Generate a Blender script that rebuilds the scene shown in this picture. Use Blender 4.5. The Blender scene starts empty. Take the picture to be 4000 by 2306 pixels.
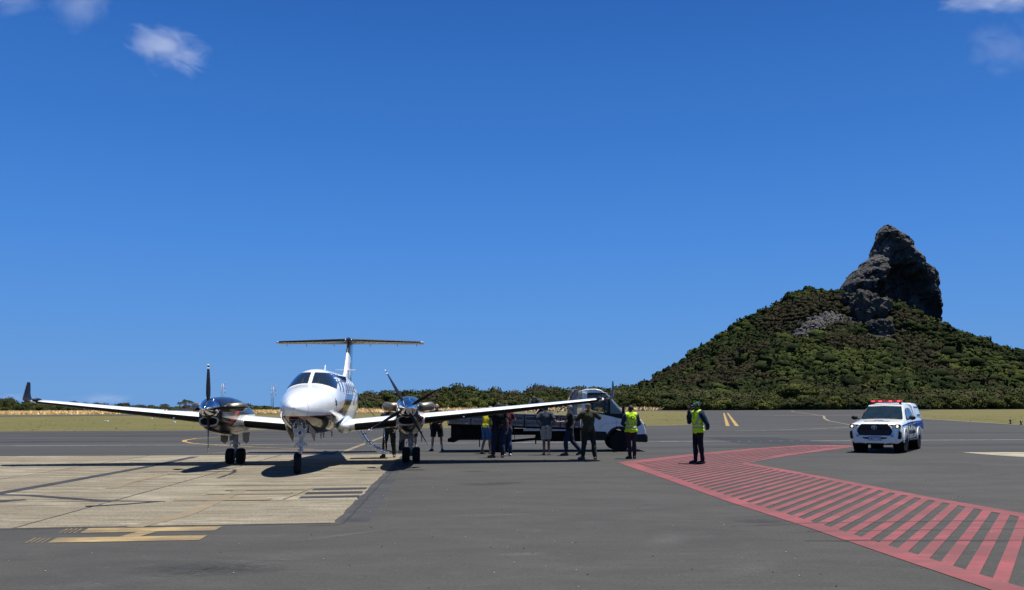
import bpy, bmesh, math, random
import numpy as np
from mathutils import Vector, Matrix, Euler, noise as mnoise

scene = bpy.context.scene
COL = scene.collection
R = math.radians
rng = np.random.default_rng(7)
random.seed(7)

# ------------------------------------------------------------------ camera, sky, sun, exposure
cam_d = bpy.data.cameras.new('camera')
cam_d.sensor_width = 36.0
cam_d.lens = 36.0 * 3475 / 4000
cam_d.clip_start = 0.1
cam_d.clip_end = 12000
cam = bpy.data.objects.new('camera', cam_d)
COL.objects.link(cam)
cam.location = (0, 0, 1.655)
cam.matrix_world = (Matrix.Translation((0, 0, 1.655)) @ Matrix.Rotation(R(90 + 7.18), 4, 'X')
                    @ Matrix.Rotation(-0.0038, 4, 'Z'))
scene.camera = cam

SUN_DIR = Vector((0.23, 0.06, 1.0)).normalized()
sun_d = bpy.data.lights.new('sun', 'SUN')
sun_d.energy = 4.9
sun_d.angle = R(0.53)
sun_d.color = (1.0, 0.955, 0.89)
sun = bpy.data.objects.new('sun', sun_d)
COL.objects.link(sun)
sun.rotation_euler = SUN_DIR.to_track_quat('Z', 'Y').to_euler()

world = bpy.data.worlds.new('World')
scene.world = world
world.use_nodes = True
wn, wl = world.node_tree.nodes, world.node_tree.links
wn.clear()
wo = wn.new('ShaderNodeOutputWorld')
bg = wn.new('ShaderNodeBackground')
sky = wn.new('ShaderNodeTexSky')
sky.sky_type = 'NISHITA'
sky.sun_disc = False
sky.sun_elevation = math.asin(SUN_DIR.z)
sky.sun_rotation = math.atan2(SUN_DIR.x, SUN_DIR.y)
sky.altitude = 0
sky.air_density = 1.0
sky.dust_density = 0.25
sky.ozone_density = 3.0
# the photograph's air is clearer and bluer than the model's default: blend towards its measured gradient
geo = wn.new('ShaderNodeTexCoord')
sepw = wn.new('ShaderNodeSeparateXYZ')
wl.new(geo.outputs['Generated'], sepw.inputs[0])
rampw = wn.new('ShaderNodeValToRGB')
cr_ = rampw.color_ramp
SKY = [(0.0, (.135, .34, .72)), (.03, (.125, .335, .73)), (.10, (.094, .30, .745)), (.19, (.062, .25, .725)), (.30, (.038, .187, .61)), (.43, (.022, .130, .49)), (.65, (.013, .085, .30)), (1.0, (.009, .062, .22))]
while len(cr_.elements) > 1: cr_.elements.remove(cr_.elements[-1])
cr_.elements[0].position = 0; cr_.elements[0].color = (*SKY[0][1], 1)
for p_, c_ in SKY[1:]:
    e_ = cr_.elements.new(p_); e_.color = (*c_, 1)
wl.new(sepw.outputs[2], rampw.inputs[0])
scl = wn.new('ShaderNodeVectorMath'); scl.operation = 'SCALE'
scl.inputs[3].default_value = 1 / .062 / 1.625 * .97
wl.new(rampw.outputs[0], scl.inputs[0])
mixw = wn.new('ShaderNodeMix'); mixw.data_type = 'RGBA'
mixw.inputs[0].default_value = .94
wl.new(sky.outputs[0], mixw.inputs[6]); wl.new(scl.outputs[0], mixw.inputs[7])
wl.new(mixw.outputs[2], bg.inputs[0])
wl.new(bg.outputs[0], wo.inputs[0])
bg.inputs[1].default_value = 0.062

scene.view_settings.view_transform = 'Standard'
scene.view_settings.look = 'None'
scene.view_settings.exposure = 0.7
scene.view_settings.gamma = 1.0
scene.view_settings.use_curve_mapping = False
scene.render.engine = 'CYCLES'
scene.cycles.use_denoising = True
scene.cycles.max_bounces = 8
scene.cycles.transparent_max_bounces = 12
scene.cycles.volume_bounces = 1
scene.cycles.volume_step_rate = 1.5

# ------------------------------------------------------------------ helpers
def tag(o, label=None, cat=None, group=None, kind=None):
    if label: o['label'] = label
    if cat: o['category'] = cat
    if group: o['group'] = group
    if kind: o['kind'] = kind
    return o

def empty(name, loc=(0, 0, 0), rz=0.0, label=None, cat=None, group=None, parent=None):
    o = bpy.data.objects.new(name, None)
    COL.objects.link(o)
    o.location = loc
    o.rotation_euler = (0, 0, rz)
    o.empty_display_size = 0.2
    if parent: o.parent = parent
    return tag(o, label, cat, group)

class NT:
    """tiny node-tree helper"""
    def __init__(s, name):
        s.m = bpy.data.materials.new(name)
        s.m.use_nodes = True
        s.n = s.m.node_tree.nodes
        s.l = s.m.node_tree.links
        s.b = s.n['Principled BSDF']
        s.out = s.n['Material Output']
    def add(s, t, **kw):
        n = s.n.new(t)
        for k, v in kw.items():
            if k.startswith('i_'):
                n.inputs[k[2:].replace('_', ' ')].default_value = v
            else:
                setattr(n, k, v)
        return n
    def link(s, a, b): s.l.new(a, b)
    def coord(s, kind='Object', scale=(1, 1, 1), rot=(0, 0, 0)):
        tc = s.n.new('ShaderNodeTexCoord')
        mp = s.n.new('ShaderNodeMapping')
        mp.inputs['Scale'].default_value = scale
        mp.inputs['Rotation'].default_value = rot
        s.l.new(tc.outputs[kind], mp.inputs[0])
        return mp.outputs[0]
    def noise(s, vec, scale=5, detail=5, rough=.6, dist=0):
        n = s.n.new('ShaderNodeTexNoise')
        n.inputs['Scale'].default_value = scale
        n.inputs['Detail'].default_value = detail
        n.inputs['Roughness'].default_value = rough
        n.inputs['Distortion'].default_value = dist
        if vec is not None: s.l.new(vec, n.inputs['Vector'])
        return n.outputs['Fac']
    def ramp(s, fac, stops):
        r = s.n.new('ShaderNodeValToRGB')
        e = r.color_ramp.elements
        while len(e) > 1: e.remove(e[-1])
        e[0].position = stops[0][0]
        c = stops[0][1]
        e[0].color = (*c, 1) if isinstance(c, tuple) else (c, c, c, 1)
        for p, c in stops[1:]:
            k = e.new(p)
            k.color = (*c, 1) if isinstance(c, tuple) else (c, c, c, 1)
        s.l.new(fac, r.inputs[0])
        return r.outputs[0]
    def mix(s, fac, a, b, mode='MIX'):
        m = s.n.new('ShaderNodeMix')
        m.data_type = 'RGBA'
        m.blend_type = mode
        for sock, v in ((m.inputs[0], fac), (m.inputs[6], a), (m.inputs[7], b)):
            if hasattr(v, 'is_output') or isinstance(v, bpy.types.NodeSocket):
                s.l.new(v, sock)
            elif isinstance(v, tuple):
                sock.default_value = (*v, 1)
            else:
                sock.default_value = v
        return m.outputs[2]
    def math(s, op, a, b=None, clamp=False):
        m = s.n.new('ShaderNodeMath')
        m.operation = op
        m.use_clamp = clamp
        for i, v in enumerate((a, b)):
            if v is None: continue
            if isinstance(v, bpy.types.NodeSocket): s.l.new(v, m.inputs[i])
            else: m.inputs[i].default_value = v
        return m.outputs[0]
    def bump(s, h, strength=.3, dist=.02):
        b = s.n.new('ShaderNodeBump')
        b.inputs['Strength'].default_value = strength
        b.inputs['Distance'].default_value = dist
        s.l.new(h, b.inputs['Height'])
        s.l.new(b.outputs[0], s.b.inputs['Normal'])
    def base(s, c):
        if isinstance(c, bpy.types.NodeSocket): s.l.new(c, s.b.inputs['Base Color'])
        else: s.b.inputs['Base Color'].default_value = (*c, 1)
    def set(s, rough=None, metal=None, spec=None, coat=None):
        if rough is not None: s.b.inputs['Roughness'].default_value = rough
        if metal is not None: s.b.inputs['Metallic'].default_value = metal
        if spec is not None: s.b.inputs['Specular IOR Level'].default_value = spec
        if coat is not None:
            s.b.inputs['Coat Weight'].default_value = coat
            s.b.inputs['Coat Roughness'].default_value = 0.04

_mc = {}
def plain(name, c, rough=.6, metal=0., spec=.5, coat=0., var=.12, scale=9.0, bump=0.):
    """simple procedural material: base colour with a little noise wear"""
    if name in _mc: return _mc[name]
    t = NT(name)
    v = t.coord('Object')
    f = t.noise(v, scale, 4)
    lo = tuple(x * (1 - var) for x in c)
    hi = tuple(min(1, x * (1 + var)) for x in c)
    t.base(t.ramp(f, [(.3, lo), (.7, hi)]))
    t.set(rough, metal, spec, coat)
    if bump: t.bump(t.noise(v, scale * 4, 3), bump, .01)
    _mc[name] = t.m
    return t.m

class MB:
    """collects shapes; build() links them as one mesh object"""
    def __init__(s): s.v = []; s.f = []; s.m = []; s.sm = []
    def add(s, vs, fs, mi=0, smooth=False):
        o = len(s.v)
        s.v += [tuple(p) for p in vs]
        s.f += [tuple(o + i for i in f) for f in fs]
        s.m += [mi] * len(fs)
        s.sm += [smooth] * len(fs)
        return s
    def box(s, c, d, mi=0, rot=None, taper=1.0):
        x, y, z = [k / 2 for k in d]
        P = [Vector((sx * x * (taper if sz > 0 else 1), sy * y * (taper if sz > 0 else 1), sz * z))
             for sz in (-1, 1) for sy in (-1, 1) for sx in (-1, 1)]
        if rot is not None:
            M = rot if isinstance(rot, Matrix) else Euler(rot).to_matrix()
            P = [M @ p for p in P]
        P = [p + Vector(c) for p in P]
        return s.add(P, [(0, 2, 3, 1), (4, 5, 7, 6), (0, 1, 5, 4), (2, 6, 7, 3), (0, 4, 6, 2), (1, 3, 7, 5)], mi)
    def tube(s, pts, r, n=8, mi=0, smooth=True, caps=True, flat=(1, 1), up=None):
        """swept tube; r number or list; flat = ellipse factors along the (side, up) frame"""
        pts = [Vector(p) for p in pts]
        rs = r if isinstance(r, (list, tuple)) else [r] * len(pts)
        rings = []
        prev = None
        for i, p in enumerate(pts):
            a = pts[max(0, i - 1)]; b = pts[min(len(pts) - 1, i + 1)]
            t = (b - a).normalized()
            u = Vector(up) if up is not None else (prev if prev is not None else (Vector((0, 0, 1)) if abs(t.z) < .9 else Vector((1, 0, 0))))
            side = t.cross(u)
            if side.length < 1e-5: side = t.cross(Vector((0.3, 1, 0.2)))
            side.normalize()
            u2 = side.cross(t).normalized()
            prev = u2
            rings.append([p + side * math.cos(k * 2 * math.pi / n) * rs[i] * flat[0]
                          + u2 * math.sin(k * 2 * math.pi / n) * rs[i] * flat[1] for k in range(n)])
        return s.loft(rings, mi, smooth, caps)
    def loft(s, rings, mi=0, smooth=True, caps=True, closed=True):
        n = len(rings[0])
        vs = [p for rg in rings for p in rg]
        fs = []
        for i in range(len(rings) - 1):
            for k in range(n if closed else n - 1):
                k2 = (k + 1) % n
                fs.append((i * n + k, i * n + k2, (i + 1) * n + k2, (i + 1) * n + k))
        s.add(vs, fs, mi, smooth)
        if caps and closed:
            o = len(s.v) - len(vs)
            s.f.append(tuple(o + k for k in reversed(range(n)))); s.m.append(mi); s.sm.append(False)
            s.f.append(tuple(o + (len(rings) - 1) * n + k for k in range(n))); s.m.append(mi); s.sm.append(False)
        return s
    def lathe(s, prof, axis='X', n=24, mi=0, smooth=True, c=(0, 0, 0), caps=True):
        rings = []
        for (a, r) in prof:
            ring = []
            for k in range(n):
                t = 2 * math.pi * k / n
                co, si = math.cos(t) * r, math.sin(t) * r
                p = {'X': (a, co, si), 'Y': (si, a, co), 'Z': (co, si, a)}[axis]
                ring.append((p[0] + c[0], p[1] + c[1], p[2] + c[2]))
            rings.append(ring)
        return s.loft(rings, mi, smooth, caps)
    def poly(s, pts, mi=0):
        return s.add(pts, [tuple(range(len(pts)))], mi)
    def prism(s, pts2, y0, y1, axis='Y', mi=0, smooth=False):
        """polygon in the plane perpendicular to axis, extruded y0..y1"""
        f = {'Y': lambda a, b, h: (a, h, b), 'X': lambda a, b, h: (h, a, b), 'Z': lambda a, b, h: (a, b, h)}[axis]
        n = len(pts2)
        vs = [f(a, b, y0) for a, b in pts2] + [f(a, b, y1) for a, b in pts2]
        fs = [tuple(range(n)), tuple(range(2 * n - 1, n - 1, -1))] + [((k + 1) % n, k, n + k, n + (k + 1) % n) for k in range(n)]
        return s.add(vs, fs, mi, smooth)
    def ball(s, c, r, mi=0, sub=2, rot=None, smooth=True):
        V, F = ico(sub)
        rr = Vector(r) if hasattr(r, '__len__') else Vector((r, r, r))
        M = rot if rot is not None else Matrix.Identity(3)
        c = Vector(c)
        return s.add([M @ Vector((v[0] * rr.x, v[1] * rr.y, v[2] * rr.z)) + c for v in V], F, mi, smooth)
    def mesh(s, name):
        me = bpy.data.meshes.new(name)
        me.from_pydata(s.v, [], s.f)
        me.polygons.foreach_set('material_index', s.m)
        me.polygons.foreach_set('use_smooth', s.sm)
        me.update()
        return me
    def build(s, name, mats, parent=None, bevel=0, seg=2, fix=True, loc=None, auto=None, sub=0):
        me = s.mesh(name)
        for m in (mats if isinstance(mats, (list, tuple)) else [mats]): me.materials.append(m)
        if fix:
            bm = bmesh.new(); bm.from_mesh(me)
            bmesh.ops.recalc_face_normals(bm, faces=bm.faces)
            bm.to_mesh(me); bm.free()
        if auto:
            me.polygons.foreach_set('use_smooth', [True] * len(me.polygons))
            me.set_sharp_from_angle(angle=R(auto))
        o = bpy.data.objects.new(name, me)
        COL.objects.link(o)
        if parent: o.parent = parent
        if loc: o.location = loc
        if sub:
            b = o.modifiers.new('sub', 'SUBSURF'); b.levels = b.render_levels = sub
        if bevel:
            b = o.modifiers.new('bevel', 'BEVEL')
            b.width = bevel; b.segments = seg; b.limit_method = 'ANGLE'; b.angle_limit = R(35)
        return o

_ico = {}
def ico(sub):
    if sub not in _ico:
        bm = bmesh.new()
        bmesh.ops.create_icosphere(bm, subdivisions=sub, radius=1)
        _ico[sub] = ([tuple(v.co) for v in bm.verts], [tuple(v.index for v in f.verts) for f in bm.faces])
        bm.free()
    return _ico[sub]

def text_mesh(body, size, mat, name, parent, M, extrude=.002, align='CENTER', sx=1.0, bold=0.0):
    cu = bpy.data.curves.new(name, 'FONT')
    cu.body = body; cu.size = size; cu.extrude = extrude; cu.align_x = align; cu.align_y = 'CENTER'
    cu.resolution_u = 2; cu.offset = bold
    o = bpy.data.objects.new(name, cu)
    COL.objects.link(o)
    dg = bpy.context.evaluated_depsgraph_get()
    me = bpy.data.meshes.new_from_object(o.evaluated_get(dg))
    bpy.data.objects.remove(o)
    me.materials.clear(); me.materials.append(mat)
    me.transform(Matrix.Scale(sx, 4, (1, 0, 0)))
    me.transform(M)
    o = bpy.data.objects.new(name, me)
    COL.objects.link(o)
    o.parent = parent
    return o

def copy_tree(o, parent=None):
    c = o.copy(); COL.objects.link(c); c.parent = parent
    for ch in list(o.children): copy_tree(ch, c)
    return c

def clip_poly(poly, n, d):
    """keep the part where n.p <= d"""
    out = []
    for i in range(len(poly)):
        p, q = poly[i], poly[(i + 1) % len(poly)]
        a = n[0] * p[0] + n[1] * p[1] - d
        b = n[0] * q[0] + n[1] * q[1] - d
        if a <= 0: out.append(p)
        if (a < 0 < b) or (b < 0 < a):
            t = a / (a - b)
            out.append((p[0] + (q[0] - p[0]) * t, p[1] + (q[1] - p[1]) * t))
    return out
# ------------------------------------------------------------------ ground, asphalt, slabs, paint
K_ = .72
def sc3(stops): return [(p, tuple(k * K_ for k in c) if isinstance(c, tuple) else c) for p, c in stops]
def mat_grass():
    t = NT('mown_grass')
    v = t.coord('Object')
    big = t.noise(v, .028, 4, .6)
    mid = t.noise(t.coord('Object', (.22, 1.0, 1)), .55, 6, .72, .3)
    fine = t.noise(v, 3, 6, .85)
    c1 = t.ramp(mid, [(.40, (0.0668, 0.0680, 0.0233)), (.5, (0.1092, 0.0987, 0.0361)), (.60, (0.1670, 0.1359, 0.0594))])
    c2 = t.ramp(fine, [(.40, (0.0557, 0.0573, 0.0192)), (.60, (0.1670, 0.1401, 0.0616))])
    c = t.mix(.4, c1, c2)
    c = t.mix(t.ramp(big, [(.45, 0.), (.60, .4)]), c, (0.0869, 0.0913, 0.0318))
    t.base(c); t.set(.95, spec=.1)
    t.bump(fine, .8, .12)
    return t.m
def mat_asphalt():
    t = NT('worn_asphalt')
    v = t.coord('Object')
    streak = t.noise(t.coord('Object', (.020, .20, 1)), 1.6, 6, .66, .3)
    streak2 = t.noise(t.coord('Object', (.008, .42, 1), (0, 0, R(-3))), 1.3, 5, .7, .1)
    blotch = t.noise(v, .16, 6, .6, .4)
    near = t.noise(t.coord('Object', (.45, 1.1, 1), (0, 0, R(14))), 1.1, 8, .68, .8)
    swirl = t.noise(t.coord('Object', (.7, 1, 1), (0, 0, R(-30))), 3.2, 7, .75, 1.6)
    grit = t.noise(v, 30, 5, .8)
    c = t.ramp(blotch, [(.40, (0.0400, 0.0400, 0.0365)), (.5, (0.0505, 0.0500, 0.0461)), (.60, (0.0609, 0.0600, 0.0548))])
    c = t.mix(.5, c, t.ramp(near, [(.40, (0.0313, 0.0313, 0.0296)), (.5, (0.0505, 0.0496, 0.0452)), (.62, (0.0731, 0.0713, 0.0653))]))
    c = t.mix(.30, c, t.ramp(swirl, [(.42, (0.0383, 0.0383, 0.0357)), (.58, (0.0522, 0.0513, 0.0470)), (.66, (0.0957, 0.0931, 0.0853))]))
    sep = t.n.new('ShaderNodeSeparateXYZ'); tc = t.n.new('ShaderNodeTexCoord'); t.link(tc.outputs['Object'], sep.inputs[0])
    far = t.n.new('ShaderNodeMapRange'); t.link(sep.outputs[1], far.inputs[0])
    far.inputs[1].default_value = 27; far.inputs[2].default_value = 37
    far.inputs[3].default_value = .10; far.inputs[4].default_value = .92
    st = t.ramp(streak, [(.40, (0.0174, 0.0174, 0.0183)), (.47, (0.0400, 0.0400, 0.0400)), (.56, (0.0487, 0.0487, 0.0478)), (.66, (0.0644, 0.0635, 0.0618))])
    st = t.mix(.45, st, t.ramp(streak2, [(.40, (0.0139, 0.0139, 0.0148)), (.46, (0.0452, 0.0452, 0.0452)), (.60, (0.0539, 0.0539, 0.0531))]))
    c = t.mix(far.outputs[0], c, st)
    c = t.mix(.30, c, t.ramp(grit, [(.38, (0.0191, 0.0191, 0.0174)), (.5, (0.0505, 0.0496, 0.0461)), (.62, (0.0870, 0.0853, 0.0783))]))
    t.base(c)
    t.set(.92, spec=.18)
    t.bump(grit, .5, .008)
    return t.m
def mat_concrete():
    t = NT('weathered_concrete')
    v = t.coord('Object')
    oi = t.n.new('ShaderNodeObjectInfo')
    a = t.noise(t.coord('Object', (.5, 2.2, 1)), 1.3, 8, .70, .5)
    b = t.noise(v, .42, 6, .6, .5)
    s_ = t.noise(t.coord('Object', (.25, 3.5, 1)), 1.8, 6, .75, .2)
    g = t.noise(v, 24, 6, .85)
    c = t.ramp(a, [(.40, (0.0957, 0.0800, 0.0522)), (.47, (0.1740, 0.1496, 0.1027)), (.54, (0.2349, 0.2071, 0.1462)), (.63, (0.3132, 0.2828, 0.2088))])
    c = t.mix(t.ramp(b, [(.44, 0.), (.56, .75)]), c, (0.1436, 0.1201, 0.0827))
    c = t.mix(t.ramp(s_, [(.41, .9), (.48, 0.)]), c, (0.0740, 0.0626, 0.0452))
    pit = t.ramp(g, [(.40, (0.0522, 0.0452, 0.0331)), (.5, (0.2001, 0.1783, 0.1305)), (.64, (0.3480, 0.3132, 0.2436))])
    c = t.mix(.38, c, pit)
    vv = t.ramp(oi.outputs['Random'], [(0, .84), (1, 1.10)])
    c = t.mix(1.0, c, vv, 'MULTIPLY')
    t.base(c); t.set(.9, spec=.2)
    t.bump(g, .8, .012)
    return t.m
def mat_paint(name, c, worn=.45, under=(0.058, 0.058, 0.055), scale=1.0):
    t = NT(name)
    v = t.coord('Object')
    w = t.noise(t.coord('Object', (.5 * scale, 2.0 * scale, 1)), 1.8, 7, .72, .3)
    g = t.noise(v, 45, 3, .8)
    col = t.ramp(t.noise(v, .8, 4, .6), [(.38, tuple(k * .70 for k in c)), (.62, tuple(min(1, k * 1.18) for k in c))])
    f = t.math('ADD', t.math('MULTIPLY', w, .75), t.math('MULTIPLY', g, .25))
    m = t.ramp(f, [(worn - .06, 1.), (worn + .16, 0.)])
    m = t.math('MULTIPLY', m, .85)
    t.base(t.mix(m, col, under)); t.set(.8, spec=.25)
    t.bump(g, .3, .004)
    return t.m

M_GRASS, M_ASPH, M_CONC = mat_grass(), mat_asphalt(), mat_concrete()
M_DRY = plain('dry_straw', (.62, .47, .24), .9, var=.25, scale=3)
M_DRY2 = plain('dry_straw_light', (.72, .57, .32), .9, var=.2, scale=3)

def sheet(name, pts, z, mat, kind='structure', parent=None, sub=None):
    o = MB().poly([(x, y, z) for x, y in pts]).build(name, mat, parent, fix=False)
    if kind: o['kind'] = kind
    return o
# ground out to the horizon with the sea beyond it
sheet('ground', [(-6000, -60), (6000, -60), (6000, 2600), (-6000, 2600)], -.012, M_GRASS)
sea = NT('sea_water')
sea.base((0.009, 0.040, 0.079)); sea.set(.25)
sea.bump(sea.noise(sea.coord('Object', (1, 1, 1)), .05, 5), .4, 1)
sheet('sea', [(-9000, -200), (9000, -200), (9000, 10500), (-9000, 10500)], -1.2, sea.m)

def poly_grid(name, pts, z, mat):
    return sheet(name, pts, z, mat)
# apron + runway asphalt; its far edge leaves the grass fields left and right of the taxiway
runway = [(-140, -30), (140, -30), (140, 104), (60, 84.0), (45.5, 77.5), (41.8, 74.5)]
asph = [(-160, -30), (160, -30), (160, 62.5), (41.8, 73.4), (44.5, 83.0), (50.6, 109.1), (58, 136), (85, 190), (121, 268), (160, 340), (250, 372), (420, 392), (420, 408), (200, 392),
        (60, 378), (20, 366), (-58, 302), (-125, 238), (-160, 205), (-160, 142), (-115, 184), (-50, 264), (0, 318), (40, 334), (54, 326), (57, 300), (53.5, 250), (49.5, 230), (17.2, 84), (14.9, 79.8), (13.4, 78.7), (-19.6, 68.6), (-38.6, 66.6), (-160, 52)]
sheet('asphalt_apron', asph, 0.0, M_ASPH)
# pale worn kerb line along the grass
M_WHITE = mat_paint('worn_white_paint', (0.3880, 0.3880, 0.3637), .40)
M_YEL = mat_paint('worn_yellow_paint', (0.3758, 0.2384, 0.0626), .40)
M_YELC = mat_paint('faded_yellow_paint', (0.2627, 0.1818, 0.0748), .57, (0.1436, 0.1261, 0.0914))
M_RED = mat_paint('worn_red_paint', (0.2393, 0.0522, 0.0592), .49, (0.1087, 0.0522, 0.0505))
M_DARKP = mat_paint('black_cover_paint', (0.0305, 0.0313, 0.0348), .22, (0.1044, 0.0957, 0.0740))
M_DARKP2 = mat_paint('dark_cover_paint', (0.0261, 0.0278, 0.0313), .20, (0.0470, 0.0470, 0.0452))

def strip(pts, w, z):
    """flat ribbon along pts with width w (number or list)"""
    mb = MB()
    P = [Vector((p[0], p[1], 0)) for p in pts]
    L, Rr = [], []
    for i, p in enumerate(P):
        t = (P[min(i + 1, len(P) - 1)] - P[max(i - 1, 0)]).normalized()
        n = Vector((-t.y, t.x, 0)); ww = (w[i] if isinstance(w, (list, tuple)) else w) / 2
        L.append((p + n * ww)); Rr.append((p - n * ww))
    for i in range(len(P) - 1):
        mb.add([(L[i].x, L[i].y, z), (L[i + 1].x, L[i + 1].y, z), (Rr[i + 1].x, Rr[i + 1].y, z), (Rr[i].x, Rr[i].y, z)], [(3, 2, 1, 0)])
    return mb
def mark(name, mb, mat, parent=None):
    o = mb.build(name, mat, parent, fix=False); 
    if parent is None: o['kind'] = 'structure'
    return o
def fixx(y): return y
mark('runway_edge_line', strip([(-60, 38.6), (-23, 40.6), (-11, 41.2), (6.3, 42.7), (24.7, 43.6), (70, 46)], .15, .004), M_WHITE)
# short dark seal strips on the runway
seals = MB()
for (x0, y0, x1, y1, w) in [(-60, 47.5, 3, 51.6, .16), (-30, 56, 30, 58.5, .2), (0, 36.3, 45, 37.2, .12), (2, 47.6, 60, 50.5, .22), (-50, 60, 10, 62.5, .25), (5, 53.5, 60, 55.5, .12), (10, 33.4, 50, 34.1, .09),
                            (-60, 44, -10, 46, .1), (-14, 38.4, 4, 39.4, .1)]:
    seals.add(*[strip([(x0, y0), ((x0 + x1) / 2, (y0 + y1) / 2 + .1), (x1, y1)], w, .004).v, strip([(x0, y0), ((x0 + x1) / 2, (y0 + y1) / 2), (x1, y1)], w, .004).f])
mark('crack_sealing', seals, M_DARKP2)
sheet('old_surface_patch', [(-60, 43.1), (-24.5, 44.3), (-19.5, 46.6), (-40, 46.2), (-60, 45.2)], .0025, M_DARKP2)
sheet('brown_stained_patch', [(-11.3, 33.4), (-6.4, 33.5), (-6.2, 35.8), (-10.4, 36.4)], .0025, mat_paint('brown_stain', (0.1253, 0.0940, 0.0661), .47))
# taxi line curving behind the left engine, and the diagonal one
mark('taxi_curve_line', strip([(-16.9, 52.5), (-17.4, 49.5), (-17.1, 47), (-16.4, 45), (-15.3, 42.9), (-13.9, 41.2), (-12.2, 39.5), (-10.5, 37.9), (-8.0, 36.2)], [.16, .2, .22, .24, .22, .18, .16, .14, .12], .008), M_YEL)
mark('taxi_diagonal_line', strip([(-7.6, 58), (-7.4, 52), (-6.9, 43), (-6.4, 34.3), (-6.25, 32.1)], .22, .008), mat_paint('tan_line_paint', (0.2253, 0.1818, 0.1061), .42))
# double yellow line of the taxiway
mark('double_yellow_line', strip([(18.15, 75.8), (52.3, 222)], .32, .006), M_YEL)
mark('double_yellow_line', strip([(18.95, 75.9), (53.2, 222)], .32, .006), M_YEL)
mark('runway_entry_line', strip([(100, 322), (80, 255), (62, 187), (52, 150), (41, 118), (35.2, 100), (31, 84), (28.2, 74), (22, 66)], [.3, .3, .32, .34, .3, .22, .16, .12, .09], .006), mat_paint('pale_line_paint', (0.2758, 0.2253, 0.1375), .42))
mark('guide_line', strip([(15, 60.5), (19, 62.9), (24, 67), (26.6, 70.4), (30, 78)], .13, .006), M_WHITE)
mark('guide_line', strip([(44, 163), (58, 162), (80, 165), (98, 175)], .6, .006), M_WHITE)
mark('guide_line', strip([(34, 50), (43, 60), (52, 74), (57, 88), (60, 104)], .16, .006), M_WHITE)
mark('red_bar_marking', strip([(46.5, 160), (55.5, 158), (63.5, 156.5)], 2.6, .009), mat_paint('pale_red_paint', (0.2627, 0.0940, 0.0748), .45))
# grass shoulder: pale concrete lip between grass and runway
mark('shoulder_lip', strip([(-160, 52.2), (-38.6, 66.8), (-19.6, 68.8), (13.4, 78.9), (14.9, 80.0)], .5, .012), mat_paint('shoulder_concrete', (0.1375, 0.1288, 0.1061), .5, (0.0870, 0.0870, 0.0522)))
mark('shoulder_lip', strip([(55, 73.0), (41.9, 73.9), (44.6, 83.0), (50.7, 109.1), (58.2, 136)], [.5, .5, .6, .8, 1.1], .012), mat_paint('shoulder_concrete_right', (0.1757, 0.1627, 0.1314), .5, (0.0870, 0.0870, 0.0522)))
sheet('pale_concrete_strip', [(15.95, 32.0), (40, 31.0), (40, 26.2), (16.4, 28.9), (16.16, 30.0)], .004, mat_paint('pale_old_concrete', (0.2627, 0.2384, 0.1688), .33, (0.1740, 0.1566, 0.1131)))

# --- concrete slabs of the parking stand: each slab a piece
def edge_x(y):                     # right edge of the stand
    return -2.59 + (y - 13.18) * (-3.86 + 2.59) / (32.2 - 13.18)
def joint_x(y, k):                 # long joints, 4.6 m apart towards the left
    return -6.96 - .064 * (y - 12.78) - 4.62 * k
rows = [12.9, 16.35, 19.5, 22.75, 25.95, 29.1, 32.15]
stand = empty('parking_stand', (0, 0, 0)); stand['kind'] = 'structure'
def row_y(i, x):                   # rows run slightly oblique
    return rows[i] + (x + 3) * .03 if i else 13.14 + (x + 2.6) * .105 * (1 if x > -7 else 0) + (-.46 if x <= -7 else 0)
for r_ in range(6):
    for c_ in range(6):
        y0, y1 = rows[r_], rows[r_ + 1]
        xs = [edge_x, lambda y: joint_x(y, 0)] if c_ == 0 else [lambda y, k=c_: joint_x(y, k - 1), lambda y, k=c_: joint_x(y, k)]
        g = .018 + rng.uniform(0, .010)
        A = [(xs[1](y0) + g, y0 + g), (xs[0](y0) - g, y0 + g), (xs[0](y1) - g, y1 - g), (xs[1](y1) + g, y1 - g)]
        if r_ == 0:
            A = [(A[0][0], 12.66 + g if c_ else 12.70), (A[1][0], 13.16 if c_ == 0 else 12.70), A[2], A[3]]
        P = []
        for (a, b) in A: P.append((a, b + (a + 3) * .022 * (0 if b < 14 else 1)))
        dz = rng.uniform(-.0015, .0015)
        top = .006 + dz
        # slightly chipped edges: subdivide each side and jitter
        Q = []
        for i in range(4):
            p, q = P[i], P[(i + 1) % 4]
            L = math.dist(p, q); n = max(4, int(L / .35))
            for k in range(n):
                t = k / n; j = 0 if k == 0 else rng.normal(0, .006)
                nx, ny = -(q[1] - p[1]) / L, (q[0] - p[0]) / L
                j = abs(j) if not (c_ == 0 and i == 1) else rng.normal(0, .02)
                Q.append((p[0] + (q[0] - p[0]) * t + nx * j, p[1] + (q[1] - p[1]) * t + ny * j))
        n = len(Q)
        mb = MB().add([(a, b, top) for a, b in Q] + [(a, b, top - .05) for a, b in Q],
                      [tuple(range(n))] + [(k, n + k, n + (k + 1) % n, (k + 1) % n) for k in range(n)])
        mb.build('slab', M_CONC, stand, fix=True)
# dark joint bed seen between the slabs
bed = sheet('joint_bed', [(-36, 12.55), (-7.1, 12.55), (-2.62, 13.1), (-3.84, 32.25), (-38, 31.5)], .0015, plain('joint_filler', (0.0218, 0.0209, 0.0191), .9), None, stand)
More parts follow.
